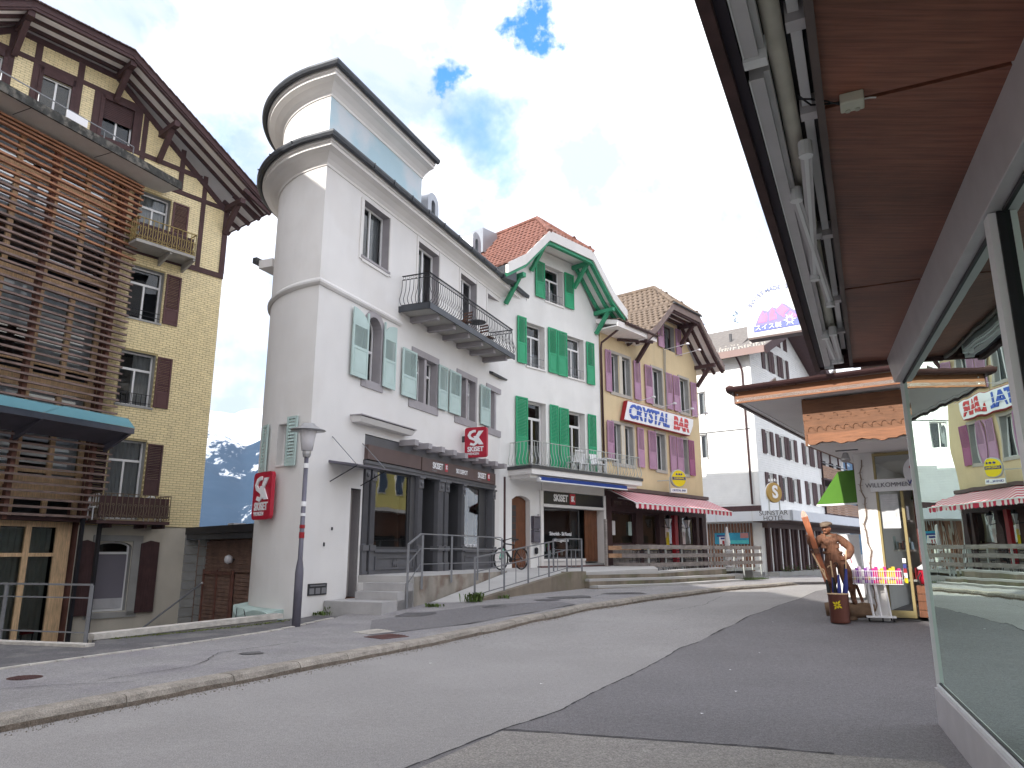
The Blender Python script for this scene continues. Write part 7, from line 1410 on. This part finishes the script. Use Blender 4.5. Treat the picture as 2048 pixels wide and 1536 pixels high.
for i,(u,w_,h_,r_) in enumerate(((-1.5,-1.0,1.1,.13),(-2.7,-.9,.75,.16),(-5.2,-1.0,1.3,.14))):
    t=thing('display_bust',['far','middle','near'][i]+' dark shop bust standing inside the near window display','mannequin',S.P(u,w_,.33)); MB().lathe(S.P(u,w_,.33),[(.13,0),(.13,.02),(.015,.03),(.015,h_*.55)],14).ob('stand',M['steel'],t); MB().lathe(S.P(u,w_,.33),[(.02,h_*.52),(r_,h_*.6),(r_*.85,h_*.75),(r_*1.15,h_*.95),(r_*.4,h_*1.02),(.05,h_*1.12)],14).ob('torso',mat('bust_cloth',(.06,.10,.10),.9,.2,3),t,smooth=True)
MB().slab(poly3([S.P(0,-.1,0),S.P(0,-6,0),S.P(-12,-6,0),S.P(-12,-1.8,0)],0),3.7,9.0).ob('upper_wall',M['wallg'],ns)
Q=Fr(3.44,7.99,25.7); sof=thing('eave_soffit','dark red brown veneer soffit overhead with a brown edge board','soffit',Q.P(-4,.5,3.6))
def sw(u): # w where the soffit meets the shop header along the street
    p=Q.P(u,0,0); d=Q.n; # intersect with plane S.w=.06
    k=(.06-(p-S.o).dot(S.n))/d.dot(S.n); return k
for a,b in ((-2.6,-.02),(-5.30,-2.63),(-7.9,-5.33),(-11,-7.93)):
    f0=[Q.P(a,.36,3.62),Q.P(b,.36,3.62),Q.P(b,sw(b) if b<-.5 else .34+.4,3.62),Q.P(a,sw(a),3.62)]
    MB().hexa(f0,[p_+V((0,0,.05)) for p_ in f0]).ob('veneer_panel',M['soffw'],sof)
MB().slab([(*Q.P(-11.5,-.0,0)[:2],0),(*Q.P(.0,-.0,0)[:2],0),(*Q.P(.0,.75,0)[:2],0),(*S.P(-.0,-.8,0)[:2],0),(*S.P(-12,-.8,0)[:2],0)],3.82,4.0).ob('roof_slab',M['concr'],sof)
box('edge_board',Q,-11.5,.02,-.03,.02,3.56,4.05,M['brownh'],sof); box('inner_edge',Q,-11.5,.0,.02,.065,3.60,3.82,mat('dark_plum_board',(.03,.02,.035),.6,.1),sof); box('recess_top',Q,-11.5,0,.065,.33,3.78,3.82,M['black'],sof); box('trim_strip',Q,-11.5,.0,.325,.36,3.59,3.80,mat('grey_brown_trim',(.13,.10,.095),.7,.2,3),sof); box('end_board',Q,-.02,.02,.02,.74,3.58,3.9,M['brownh'],sof)
ws=MB()
MB().bar(Q.P(-.02,.36,3.6),Q.P(-.02,.74,3.6),.04,.06).ob('end_trim',M['brownh'],sof)
aw=thing('folded_awning','retracted awning of grey profiles and beige canvas roll under the eave','awning',Q.P(-4,.2,3.6))
for a,b in ((-5.7,-.05),(-11.4,-5.85)):
    p_=MB(); p_.box(Q,a,b,.075,.135,3.60,3.66).box(Q,a,b,.135,.16,3.63,3.68).box(Q,a,b,.078,.09,3.66,3.74); p_.ob('front_profile',M['alu'],aw); box('profile_lip',Q,a,b,.072,.0785,3.595,3.605,M['alul'],aw); box('end_cap',Q,b-.01,b+.05,.07,.165,3.585,3.69,M['alul'],aw)
for a,b in ((-3.6,-.5),(-6.3,-3.75),(-11,-6.4)):
    MB().tube([Q.P(a,.20,3.71),Q.P(b,.20,3.71)],.04,12).ob('canvas_roll',M['canvas'],aw,smooth=True); 
box('square_tube',Q,-11.4,-.4,.262,.305,3.70,3.745,M['alul'],aw)
for u in (-1.2,-2.2,-3.65,-5.2,-5.9,-6.6,-8.2): box('tube_bracket',Q,u-.035,u+.035,.25,.33,3.66,3.76,M['alu'],aw)
for u in (-3.68,-6.32): 
    MB().box(Q,u-.05,u+.05,.15,.26,3.66,3.70).box(Q,u-.02,u+.02,.155,.25,3.70,3.76).ob('roll_bracket',M['alu'],aw); MB().tube([Q.P(u+.06,.20,3.71),Q.P(u+.10,.20,3.71)],.045,12).ob('end_ring',M['steelk'],aw)
def arm(u0,w0,u1,w1):
    MB().bar(Q.P(u0,w0,3.60),Q.P(u1,w1,3.62),.055,.05).ob('folding_arm',M['alu'],aw); MB().bar(Q.P(u0,w0,3.572),Q.P(u1,w1,3.592),.02,.01).ob('arm_ridge',M['alul'],aw)
    for u,w_ in ((u0,w0),(u1,w1)): MB().lathe(Q.P(u,w_,3.56),[(.001,0),(.035,0),(.035,.08),(.001,.08)],12).ob('arm_joint',M['alul'],aw)
arm(-8.6,.14,-6.7,.17); arm(-8.5,.22,-6.35,.25); arm(-5.0,.25,-3.1,.17); arm(-4.5,.16,-2.4,.24); arm(-1.5,.22,-.35,.24); arm(-1.4,.15,-.35,.19)
jb=thing('junction_box','cream electrical junction box on the veneer soffit','junction box',(1.55,2.97,3.58)); f=Fr(1.55,2.97,25.7); o=box('box_body',f,-.055,.035,-.05,.05,3.57,3.62,mat('cream_plastic',(.62,.62,.52),.5,.05),jb); bevel(o,.006)
for s_ in (-.02,.02): MB().lathe(f.P(.02,s_,3.565),[(.001,0),(.012,0),(.012,.006)],10).ob('knockout',mat('cream_plastic_shade',(.45,.45,.38),.6),jb)
MB().tube([f.P(0,.05,3.60),f.P(.01,.075,3.605),f.P(.02,.10,3.605)],.004,5).ob('white_cable',M['signw'],jb); MB().tube([f.P(-.02,-.05,3.60),f.P(-.03,-.1,3.60),f.P(-.02,-.17,3.62),f.P(-.06,-.22,3.66)],.005,5).tube([f.P(0,-.05,3.60),f.P(-.05,-.1,3.60),f.P(-.07,-.17,3.62),f.P(-.03,-.22,3.66)],.005,5).ob('black_cable',M['steelk'],jb)
# ------------------------------------------------------------------ carved skier
SF=Fr(0,0,0,d=(.917,-.399,0),n=(-.399,-.917,0)); SF.o=V((6.60,15.35,0))
stt=thing('skier_statue','carved wooden skier in flat cap and jacket holding an orange ski','statue',SF.P(0,0,.33))
def skin(name,joints,edges,m,parent,sub=2,root=0):
    me=bpy.data.meshes.new(name); me.from_pydata([SF.P(*j[:3]) for j in joints],edges,[]); me.materials.append(m); o=bpy.data.objects.new(name,me); link(o,parent)
    o.modifiers.new('skin','SKIN'); me.skin_vertices or None
    for i,j in enumerate(joints):
        r=j[3]; me.skin_vertices[0].data[i].radius=(r,r) if not isinstance(r,tuple) else r; me.skin_vertices[0].data[i].use_root=(i==root)
    o.modifiers['skin'].use_smooth_shade=True; s=o.modifiers.new('sub','SUBSURF'); s.levels=sub; s.render_levels=sub; return o
def sk(name,joints,edges,m,parent,sub=2):
    import bmesh
    me=bpy.data.meshes.new(name); bm=bmesh.new(); lay=bm.verts.layers.skin.verify(); vs=[]
    for i,j in enumerate(joints):
        v=bm.verts.new(SF.P(j[0],j[1],j[2])); v[lay].radius=(j[3],j[3] if len(j)<5 else j[4]); v[lay].use_root=(i==0); vs.append(v)
    for a,b in edges: bm.edges.new((vs[a],vs[b]))
    bm.to_mesh(me); bm.free(); me.materials.append(m); o=bpy.data.objects.new(name,me); link(o,parent); k=o.modifiers.new('skin','SKIN'); k.use_smooth_shade=True; k.branch_smoothing=.4; s=o.modifiers.new('sub','SUBSURF'); s.levels=sub; s.render_levels=sub; return o
J=[(-.03,0,1.50,.175,.13),(-.05,.0,1.62,.19,.135),(-.07,.01,1.76,.205,.14),(-.08,.0,1.88,.165,.115),(-.10,.01,1.96,.062),(-.12,.03,2.04,.075),(-.12,.03,2.12,.088),
 (-.26,.0,1.86,.10),(-.40,.05,1.68,.085),(-.46,.16,1.80,.065),(-.475,.19,1.87,.042),
 (.10,.0,1.86,.10),(.31,-.02,1.66,.09),(.24,.12,1.50,.068),(.19,.14,1.475,.045),
 (-.12,.0,1.38,.135),(-.13,.05,1.10,.15),(-.13,.03,.98,.13),(-.13,.0,.85,.065),(-.13,.0,.66,.055),(-.15,.14,.60,.055),
 (.10,.0,1.38,.135),(.19,.03,1.08,.145),(.22,.03,.95,.14),(.25,.0,.84,.065),(.26,.0,.66,.055),(.28,.14,.60,.055)]
sk('body',J,[(0,1),(1,2),(2,3),(3,4),(4,5),(5,6),(3,7),(7,8),(8,9),(9,10),(3,11),(11,12),(12,13),(13,14),(0,15),(15,16),(16,17),(17,18),(18,19),(19,20),(0,21),(21,22),(22,23),(23,24),(24,25),(25,26)],M['carv'],stt)
def ell(name,c,r,m,par,tilt=None,seg=18):
    mb=MB(); pr=[(math.sin(math.pi*k/10),-math.cos(math.pi*k/10)) for k in range(11)]; n_=seg; b=0
    for a,z in pr:
        for k in range(n_):
            t=2*math.pi*k/n_; x,y,zz=a*math.cos(t)*r[0],a*math.sin(t)*r[1],z*r[2]
            if tilt: zz+=y*tilt[1]+x*tilt[0]
            mb.v.append(tuple(SF.P(c[0]+x,c[1]+y,c[2]+zz)))
    for i in range(10):
        for k in range(n_): a=i*n_+k; q_=i*n_+(k+1)%n_; mb.f.append((a,q_,q_+n_,a+n_))
    return mb.ob(name,m,par,smooth=True)
hd=ell('head',(-.125,.055,2.06),(.082,.095,.11),mat('statue_face_wood',(.24,.10,.055),.5,.3,6),stt); FM=MC['statue_face_wood']
fd=V((-.35,.94)) # facing direction in local x,y
def fp(r,f_,z): return (-.125+fd.x*f_+fd.y*r,.055+fd.y*f_-fd.x*r,z)
MB().hexa([SF.P(*fp(-.018,.085,2.02)),SF.P(*fp(.018,.085,2.02)),SF.P(*fp(.018,.118,2.025)),SF.P(*fp(-.018,.118,2.025))],[SF.P(*fp(-.009,.085,2.075)),SF.P(*fp(.009,.085,2.075)),SF.P(*fp(.007,.098,2.075)),SF.P(*fp(-.007,.098,2.075))]).ob('nose',FM,hd)
dkw=mat('carved_shadow_wood',(.07,.03,.02),.7,.2,5)
for s_ in (-.034,.034): ell('eye',fp(s_,.088,2.068),(.014,.01,.007),dkw,hd,seg=8); ell('brow',fp(s_,.092,2.088),(.024,.012,.008),FM,hd,seg=8); ell('ear',fp(s_*2.4,.0,2.05),(.014,.022,.03),FM,hd,seg=8)
ell('mouth',fp(0,.092,2.0),(.026,.010,.006),dkw,hd,seg=8); ell('chin',fp(0,.07,1.975),(.04,.035,.025),FM,hd,seg=10)
cp=ell('flat_cap',(-.125,.045,2.15),(.125,.135,.052),M['carvg'],stt,tilt=(.05,-.12)); ell('cap_brim',fp(0,.10,2.115),(.085,.06,.014),M['carvg'],stt,tilt=(.1,-.25))
# jacket: collar, zip, pockets, hem
jk=MB()
for s_ in (-1,1): jk.hexa([SF.P(-.09+s_*.03,.118,1.72),SF.P(-.09+s_*.07,.10,1.93),SF.P(-.09+s_*.15,.07,1.94),SF.P(-.09+s_*.13,.115,1.80)],[SF.P(-.09+s_*.03,.145,1.72),SF.P(-.09+s_*.07,.125,1.95),SF.P(-.09+s_*.15,.095,1.96),SF.P(-.09+s_*.13,.14,1.80)])
jk.ob('collar',M['carv'],stt); MB().bar(SF.P(-.085,.135,1.60),SF.P(-.09,.145,1.76),.012,.012).ob('zip',dkw,stt)
MB().hexa([SF.P(-.13,.10,1.74),SF.P(-.05,.10,1.74),SF.P(-.03,.09,1.93),SF.P(-.15,.09,1.93)],[SF.P(-.13,.125,1.76),SF.P(-.05,.125,1.76),SF.P(-.04,.105,1.93),SF.P(-.14,.105,1.93)]).ob('shirt',M['carvg'],stt)
for x in (-.20,.04): o=MB().hexa([SF.P(x-.05,.11,1.66),SF.P(x+.05,.11,1.66),SF.P(x+.05,.10,1.77),SF.P(x-.05,.10,1.77)],[SF.P(x-.05,.137,1.66),SF.P(x+.05,.137,1.66),SF.P(x+.05,.133,1.77),SF.P(x-.05,.133,1.77)]).ob('pocket',M['carv'],stt); bevel(o,.01); MB().bar(SF.P(x-.055,.142,1.765),SF.P(x+.055,.142,1.765),.03,.012).ob('pocket_flap',M['carv'],stt)
hm=MB(); hm.tube([SF.P(-.05+.17*math.cos(t),.13*math.sin(t),1.575+.008*math.sin(5*t)) for t in [2*math.pi*k/20 for k in range(21)]],.026,6,cap=False); hm.ob('jacket_hem',M['carv'],stt,smooth=True)
for x,z in ((-.13,.98),(.22,.95)): MB().tube([SF.P(x+.07*math.cos(t),.02+.07*math.sin(t),z-.10) for t in [2*math.pi*k/12 for k in range(13)]],.018,5,cap=False).ob('breeches_cuff',M['carv'],stt)
# hands: five fingers closing on the ski, and on the hip
def finger(pts,r,par,m): MB().tube([SF.P(*p_) for p_ in pts],[r,r*.95,r*.85,r*.7][:len(pts)],6).ob('finger',m,par,smooth=True)
h1=ell('hand',(-.475,.20,1.88),(.032,.045,.045),FM,stt)
for i in range(4): z=1.845+i*.024; L_=(.9,1.0,1.0,.85)[i]; finger([(-.45,.215,z),(-.445,.25,z+.002),(-.47,.275*L_+.02,z+.004),(-.505,.262,z+.004)],.012,h1,FM)
finger([(-.49,.18,1.905),(-.515,.20,1.925),(-.53,.235,1.925)],.014,h1,FM)
h2=ell('hand',(.185,.14,1.475),(.045,.03,.04),FM,stt)
for i in range(4): z=1.445+i*.02; finger([(.17,.15,z),(.13,.155,z-.004),(.095,.145,z-.01),(.075,.13,z-.012)],.011,h2,FM)
finger([(.19,.12,1.50),(.17,.10,1.53),(.15,.08,1.545)],.013,h2,FM)
# ski
ski=thing('carved_ski','glossy orange carved ski leaning upright in the statue\'s raised hand','ski',SF.P(-.2,.25,.6))
a,b=(-.545,.23,2.42),(-.20,.27,1.02)
def lp_(t): return tuple(a[i]+(b[i]-a[i])*t for i in range(3))
q=MB(); 
prof=[(0,.012),(.03,.045),(.09,.062),(.25,.056),(.55,.048),(.62,.05),(1,.05)]
prev=None
for t,wd in prof:
    c_=V(lp_(t)); cur=[SF.P(c_.x-wd,c_.y-.014-(.04*(1-t*8) if t<.12 else 0),c_.z-wd*.25),SF.P(c_.x+wd,c_.y-.014-(.04*(1-t*8) if t<.12 else 0),c_.z+wd*.25),SF.P(c_.x+wd,c_.y+.014-(.04*(1-t*8) if t<.12 else 0),c_.z+wd*.25),SF.P(c_.x-wd,c_.y+.014-(.04*(1-t*8) if t<.12 else 0),c_.z-wd*.25)]
    if prev: q.add(prev+cur,[(0,1,5,4),(1,2,6,5),(2,3,7,6),(3,0,4,7)])
    else: q.add(cur,[(0,1,2,3)])
    prev=cur
q.add(prev,[(3,2,1,0)]); q.ob('ski_blade',M['carvo'],ski); c_=lp_(.58); box('binding',SF,c_[0]-.055,c_[0]+.055,c_[1]+.01,c_[1]+.06,c_[2]-.05,c_[2]+.05,M['carv'],ski)
pole=thing('ski_pole','pale wooden ski pole beside the orange carved ski','ski pole',SF.P(-.25,.3,.8)); MB().tube([SF.P(-.43,.27,1.58),SF.P(-.20,.30,1.05)],.016,7).ob('shaft',M['pine'],pole); MB().tube([SF.P(-.43,.27,1.56),SF.P(-.44,.27,1.62)],.022,7).ob('grip',M['carv'],pole)
lg=MB(); pts=[SF.P(-.28+.9*k/9,.02,.46+.01*math.sin(k*2)) for k in range(10)]; lg.tube(pts,[.13,.145,.15,.14,.145,.15,.14,.15,.145,.13],14).ob('log_base',M['log'],stt,smooth=True)
MB().lathe(SF.P(.1,.0,.33),[(.2,-.05),(.2,.02),(.001,.02)],14).ob('plinth',M['log'],stt)
MB().tube([SF.P(.33,-.02,.95),SF.P(.42,.0,.62)],.03,7).ob('prop',M['carv'],stt)
# umbrella stand
us=SF.P(-.02,.42,0); zb=gz(us.x,us.y)+.01
ub=thing('umbrella_stand','copper brown umbrella bin with a yellow edelweiss in front of the statue','umbrella stand',us+V((0,0,zb))); bb=us+V((0,0,zb))
MB().lathe(bb,[(.001,0),(.175,0),(.18,.02),(.19,.53),(.197,.545),(.185,.55),(.175,.53),(.17,.1),(.001,.1)],26).ob('bin',M['copper'],ub,smooth=False)
MB().lathe(bb,[(.195,.535),(.201,.545),(.195,.555)],26).ob('rim',M['pine'],ub)
fl=MB(); cyl=lambda u,z: bb+(SF.n*math.cos(u/.19)+SF.d*math.sin(u/.19))*(.187+.019*z)+V((0,0,z))
for k in range(8): a_=k*2*math.pi/8+.2; r_=.105 if k%2 else .07; cs_,sn_=math.cos(a_),math.sin(a_); fl.add([cyl(-.03+x_*cs_-y_*sn_,.34+x_*sn_+y_*cs_) for x_,y_ in ((.008,0),(r_*.6,.018),(r_,0),(r_*.6,-.018))],[(0,1,2,3)])
fl.ob('edelweiss_motif',M['yel'],ub)
for i,(dx,dy,hx,m_,l_) in enumerate(((-.10,.03,-.22,'rubber','black'),(-.05,-.05,-.05,'navy','navy blue'),(.02,.05,.05,'navy','dark blue'),(.08,-.02,.16,'navy','indigo'),(.0,.0,-.14,'rubber','brown handled'),(.11,.04,.2,'pine','pale stick'))):
    p0=bb+SF.d*dx+SF.n*dy+V((0,0,.12)); hh=.98+.06*(i%3)+(.15 if m_=='pine' else 0); p1=bb+SF.d*(dx+hx*.5)+SF.n*dy+V((0,0,hh))
    u_=thing('umbrella',['leftmost','second','middle','fourth','leaning','tallest'][i]+' rolled '+l_+' umbrella in the copper brown bin','umbrella',p0)
    MB().tube([p0+(p1-p0)*.15,p0+(p1-p0)*.5,p0+(p1-p0)*.8],[.02,.042,.02],8).ob('furled_cloth',M[m_] if m_!='pine' else M['navy'],u_,smooth=True); e=(p1-p0).normalized()
    q=MB(); q.tube([p0+(p1-p0)*.75,p1],.009,6)
    if i%2==0: q.tube([p1+SF.d*(-.035+.035*math.cos(t))+V((0,0,.035*math.sin(t)+.0)) for t in [k*math.pi/5 for k in range(6)]],.010,6)
    else: q.tube([p1,p1+e*.13],.013,6)
    q.ob('handle',M['pine'] if i in (1,5,4,0) else M['rubber'],u_)
# souvenir rack
rc=NN.P(-1.45,-1.62,0); rz=gz(rc.x,rc.y)+.01; RF=Fr(0,0,0,d=(.93,-.36,0),n=(-.36,-.93,0)); RF.o=V((7.22,15.0,0)); rz=gz(7.22,15.0)+.01
rk_=thing('souvenir_rack','white wheeled rack with a wire basket of purple, pink and yellow boxes','display rack',RF.P(0,0,rz))
o=MB().box(RF,-.26,.26,-.2,.2,rz+.07,rz+.10).ob('base_plate',M['chairw'],rk_)
for a_,b_ in ((-.22,.16),(.22,.16),(.02,.18),(-.2,-.16),(.2,-.16)): MB().lathe(RF.P(a_,b_,rz+.035)-RF.d*.012,[(.001,0),(.035,0),(.035,.024),(.001,.024)],12,RF.d).ob('wheel',M['rubber'],rk_)
box('leg_panel',RF,-.17,.19,-.12,-.09,rz+.1,rz+.72,M['chairw'],rk_)
for x0,x1 in ((-.18,-.13),(-.05,-.0),(.12,.17)): MB().bar(RF.P(x0,.1,rz+.72),RF.P(x1,.14,rz+.1),.035,.03).ob('leg',M['chairw'],rk_)
bz0,bz1=rz+.70,rz+.95; q=MB()
for z in (bz0,bz0+.12,bz1): 
    for w_ in (-.2,.2): q.bar(RF.P(-.44,w_,z),RF.P(.44,w_,z),.010,.010)
    for u in (-.44,.44): q.bar(RF.P(u,-.2,z),RF.P(u,.2,z),.010,.010)
for i in range(23): u=-.44+.04*i; q.bar(RF.P(u,.2,bz0),RF.P(u,.21,bz1),.006,.006,up=(1,0,0)); q.bar(RF.P(u,-.2,bz0),RF.P(u,.2,bz0),.006,.006)
q.ob('wire_basket',M['chairw'],rk_)
cols=['mauve','mauve','signw','mauve','redp','red','yel','yel','redp','yel','pineo','red']
pk=[mat('pack_purple',(.22,.05,.32),.4),mat('pack_pink',(.65,.03,.22),.4),mat('pack_yellow',(.70,.52,.05),.4),mat('pack_lilac',(.55,.38,.55),.4),mat('pack_white',(.75,.72,.72),.4)]
for i in range(17):
    u=-.42+i*.05; m_=pk[(3,0,3,4,0,3,0,1,1,2,2,1,2,2,2,1,1)[i]]; t=thing('souvenir_box',f'{["first","second","third","fourth","fifth","sixth","seventh","eighth","ninth","tenth","eleventh","twelfth","thirteenth","fourteenth","fifteenth","sixteenth","seventeenth"][i]} box from the left, a {["purple","pink","yellow","lilac","white"][pk.index(m_)]} one, in the white wire basket','box',RF.P(u,0,bz0),'souvenir boxes in the wire basket')
    box('carton',RF,u,u+.044,-.16,.17,bz0+.015,bz1+.02+.03*((i*7)%3),m_,t); box('print_band',RF,u+.004,u+.04,.17,.173,bz0+.08,bz0+.14,pk[(i+2)%5],t)
# ------------------------------------------------------------------ weeds
def weed(x,y,n_,h,label,z=None):
    q=MB(); z=gz(x,y)+.11 if z is None else z
    for k in range(n_):
        a=rnd.uniform(0,6.3); l=h*rnd.uniform(.5,1); p=V((x+rnd.gauss(0,.10),y+rnd.gauss(0,.06),z)); d=V((math.cos(a),math.sin(a),0)); s_=V((-d.y,d.x,0))*.016; m1=p+d*l*.35+V((0,0,l*.75)); m2=p+d*l*.75+V((0,0,l*.8))
        q.add([p-s_*.5,p+s_*.5,m1+s_,m1-s_,m2],[(0,1,2,3),(3,2,4)])
    tag(q.ob('weed_tuft',M['plantm']),label,'weed')
wp=lambda u,w_:W.P(u,w_,0)
p=wp(1.0,.25); weed(p.x,p.y,90,.22,'leafy weed tuft at the foot of the white wall beside the first step'); p=wp(.55,.12); weed(p.x,p.y,50,.12,'low weed strip between the street lamp and the steps')
p=wp(3.25,2.75); weed(p.x,p.y,110,.30,'big weed tuft at the foot of the ramp railing post'); p=wp(2.3,2.1); weed(p.x,p.y,60,.12,'small weeds at the start of the ramp'); p=wp(4.4,3.0); weed(p.x,p.y,30,.14,'sparse weed sprig against the ramp wall')
q=MB()
for k in range(1800):
    u=rnd.uniform(6.5,11.3); w_=2.2+rnd.gauss(0,.18); p=CB.P(u,w_,0); z=gz(p.x,p.y)+.1; a=rnd.uniform(0,6.3); l=rnd.uniform(.05,.18); d=V((math.cos(a),math.sin(a),0)); q.add([(p.x,p.y,z),(p.x+.012,p.y+.012,z),tuple(V((p.x,p.y,z+l))+d*.05)],[(0,1,2)])
tag(q.ob('grass_verge',M['plantm']),'rough grass verge under the far deck',kind='stuff')
# ------------------------------------------------------------------ unseen houses: one added to shade the road, one mirrored in shop glass
nb=thing('road_shade_house','tall pale house added unseen behind the viewpoint to shade the road','house',(-14,0,0)); MB().slab([(-12.4,3),(-12.2,11.5),(-24,13),(-25,3)],-1.8,16.2).ob('wall',M['wallg'],nb); MB().slab([(-13,-16),(-12.4,2.99),(-24,2.99),(-26,-16)],-1.8,17.6).ob('wall',M['wallg'],nb); MB().slab([(-11.5,3),(-11.4,12.3),(-25,14),(-26,3)],16.2,16.7).ob('roof',M['tiled'],nb); MB().slab([(-12,-17),(-11.4,3),(-25,3),(-27,-17)],17.6,18.2).ob('roof',M['tiled'],nb)
for i in range(3):
    for j in range(4):
        y=-10+i*4.2; x=-13+(y+16)*.8/27.5+.02; z=.8+j*3.0; o=MB().slab([(x-.1,y),(x-.1,y+1.1),(x+.03,y+1.1),(x+.03,y)],z,z+1.7).ob('window',M['pvc'],nb); MB().slab([(x,y+.08),(x,y+1.02),(x+.04,y+1.02),(x+.04,y+.08)],z+.08,z+1.62).ob('pane',M['darkroom'],o)
nb2=thing('chalet_house','yellow rendered house over a brown wooden ground storey farther along the right side','house',(22,33,0)); YR=Fr(15.6,28.5,25.5,-1); yr=mat('yellow_render',(.74,.66,.25),.9,.1)
MB().slab([(*YR.P(0,0,0)[:2],),(*YR.P(13,0,0)[:2],),(*YR.P(13,-8,0)[:2],),(*YR.P(0,-8,0)[:2],)],4.3,9.5).ob('wall',yr,nb2); box('wooden_storey',YR,0,13,-8,.1,-.3,4.3,M['slatbr'],nb2); MB().slab([(*YR.P(-1,1.4,0)[:2],),(*YR.P(14,1.4,0)[:2],),(*YR.P(14,-9,0)[:2],),(*YR.P(-1,-9,0)[:2],)],9.5,9.9).ob('roof',M['tiled'],nb2)
for k in range(6):
    for zz in (5.2,7.6): o=box('window',YR,.8+k*2.1,1.9+k*2.1,.0,.05,zz,zz+1.4,M['pvc'],nb2); box('pane',YR,.88+k*2.1,1.82+k*2.1,.05,.06,zz+.08,zz+1.32,mat('slate_glass',(.08,.12,.2),.2),o)
for k in range(4): o=box('shop_window',YR,1+k*3,3.2+k*3,.1,.15,.7,2.6,M['darkroom'],nb2)
box('balcony_band',YR,0,13,.1,1.0,4.0,4.2,M['signw'],nb2)
# ------------------------------------------------------------------ valley haze
hz=MB().add([(-3400,-450,-160),(2800,-450,-160),(2800,3600,-160),(-3400,3600,-160),(-3400,-450,900),(2800,-450,900),(2800,3600,900),(-3400,3600,900)],[(0,3,2,1),(4,5,6,7),(0,1,5,4),(1,2,6,5),(2,3,7,6),(3,0,4,7)])
hm_=bpy.data.materials.new('valley_haze'); hm_.use_nodes=True; n=hm_.node_tree.nodes; n.remove(n['Principled BSDF']); pv=n.new('ShaderNodeVolumePrincipled'); pv.inputs['Density'].default_value=.00015; pv.inputs['Color'].default_value=(.48,.68,1,1); pv.inputs['Anisotropy'].default_value=.2
hm_.node_tree.links.new(pv.outputs[0],n['Material Output'].inputs['Volume']); ho_=hz.ob('haze',hm_,kind='stuff'); ho_['label']='thin blue valley haze in front of the mountains'
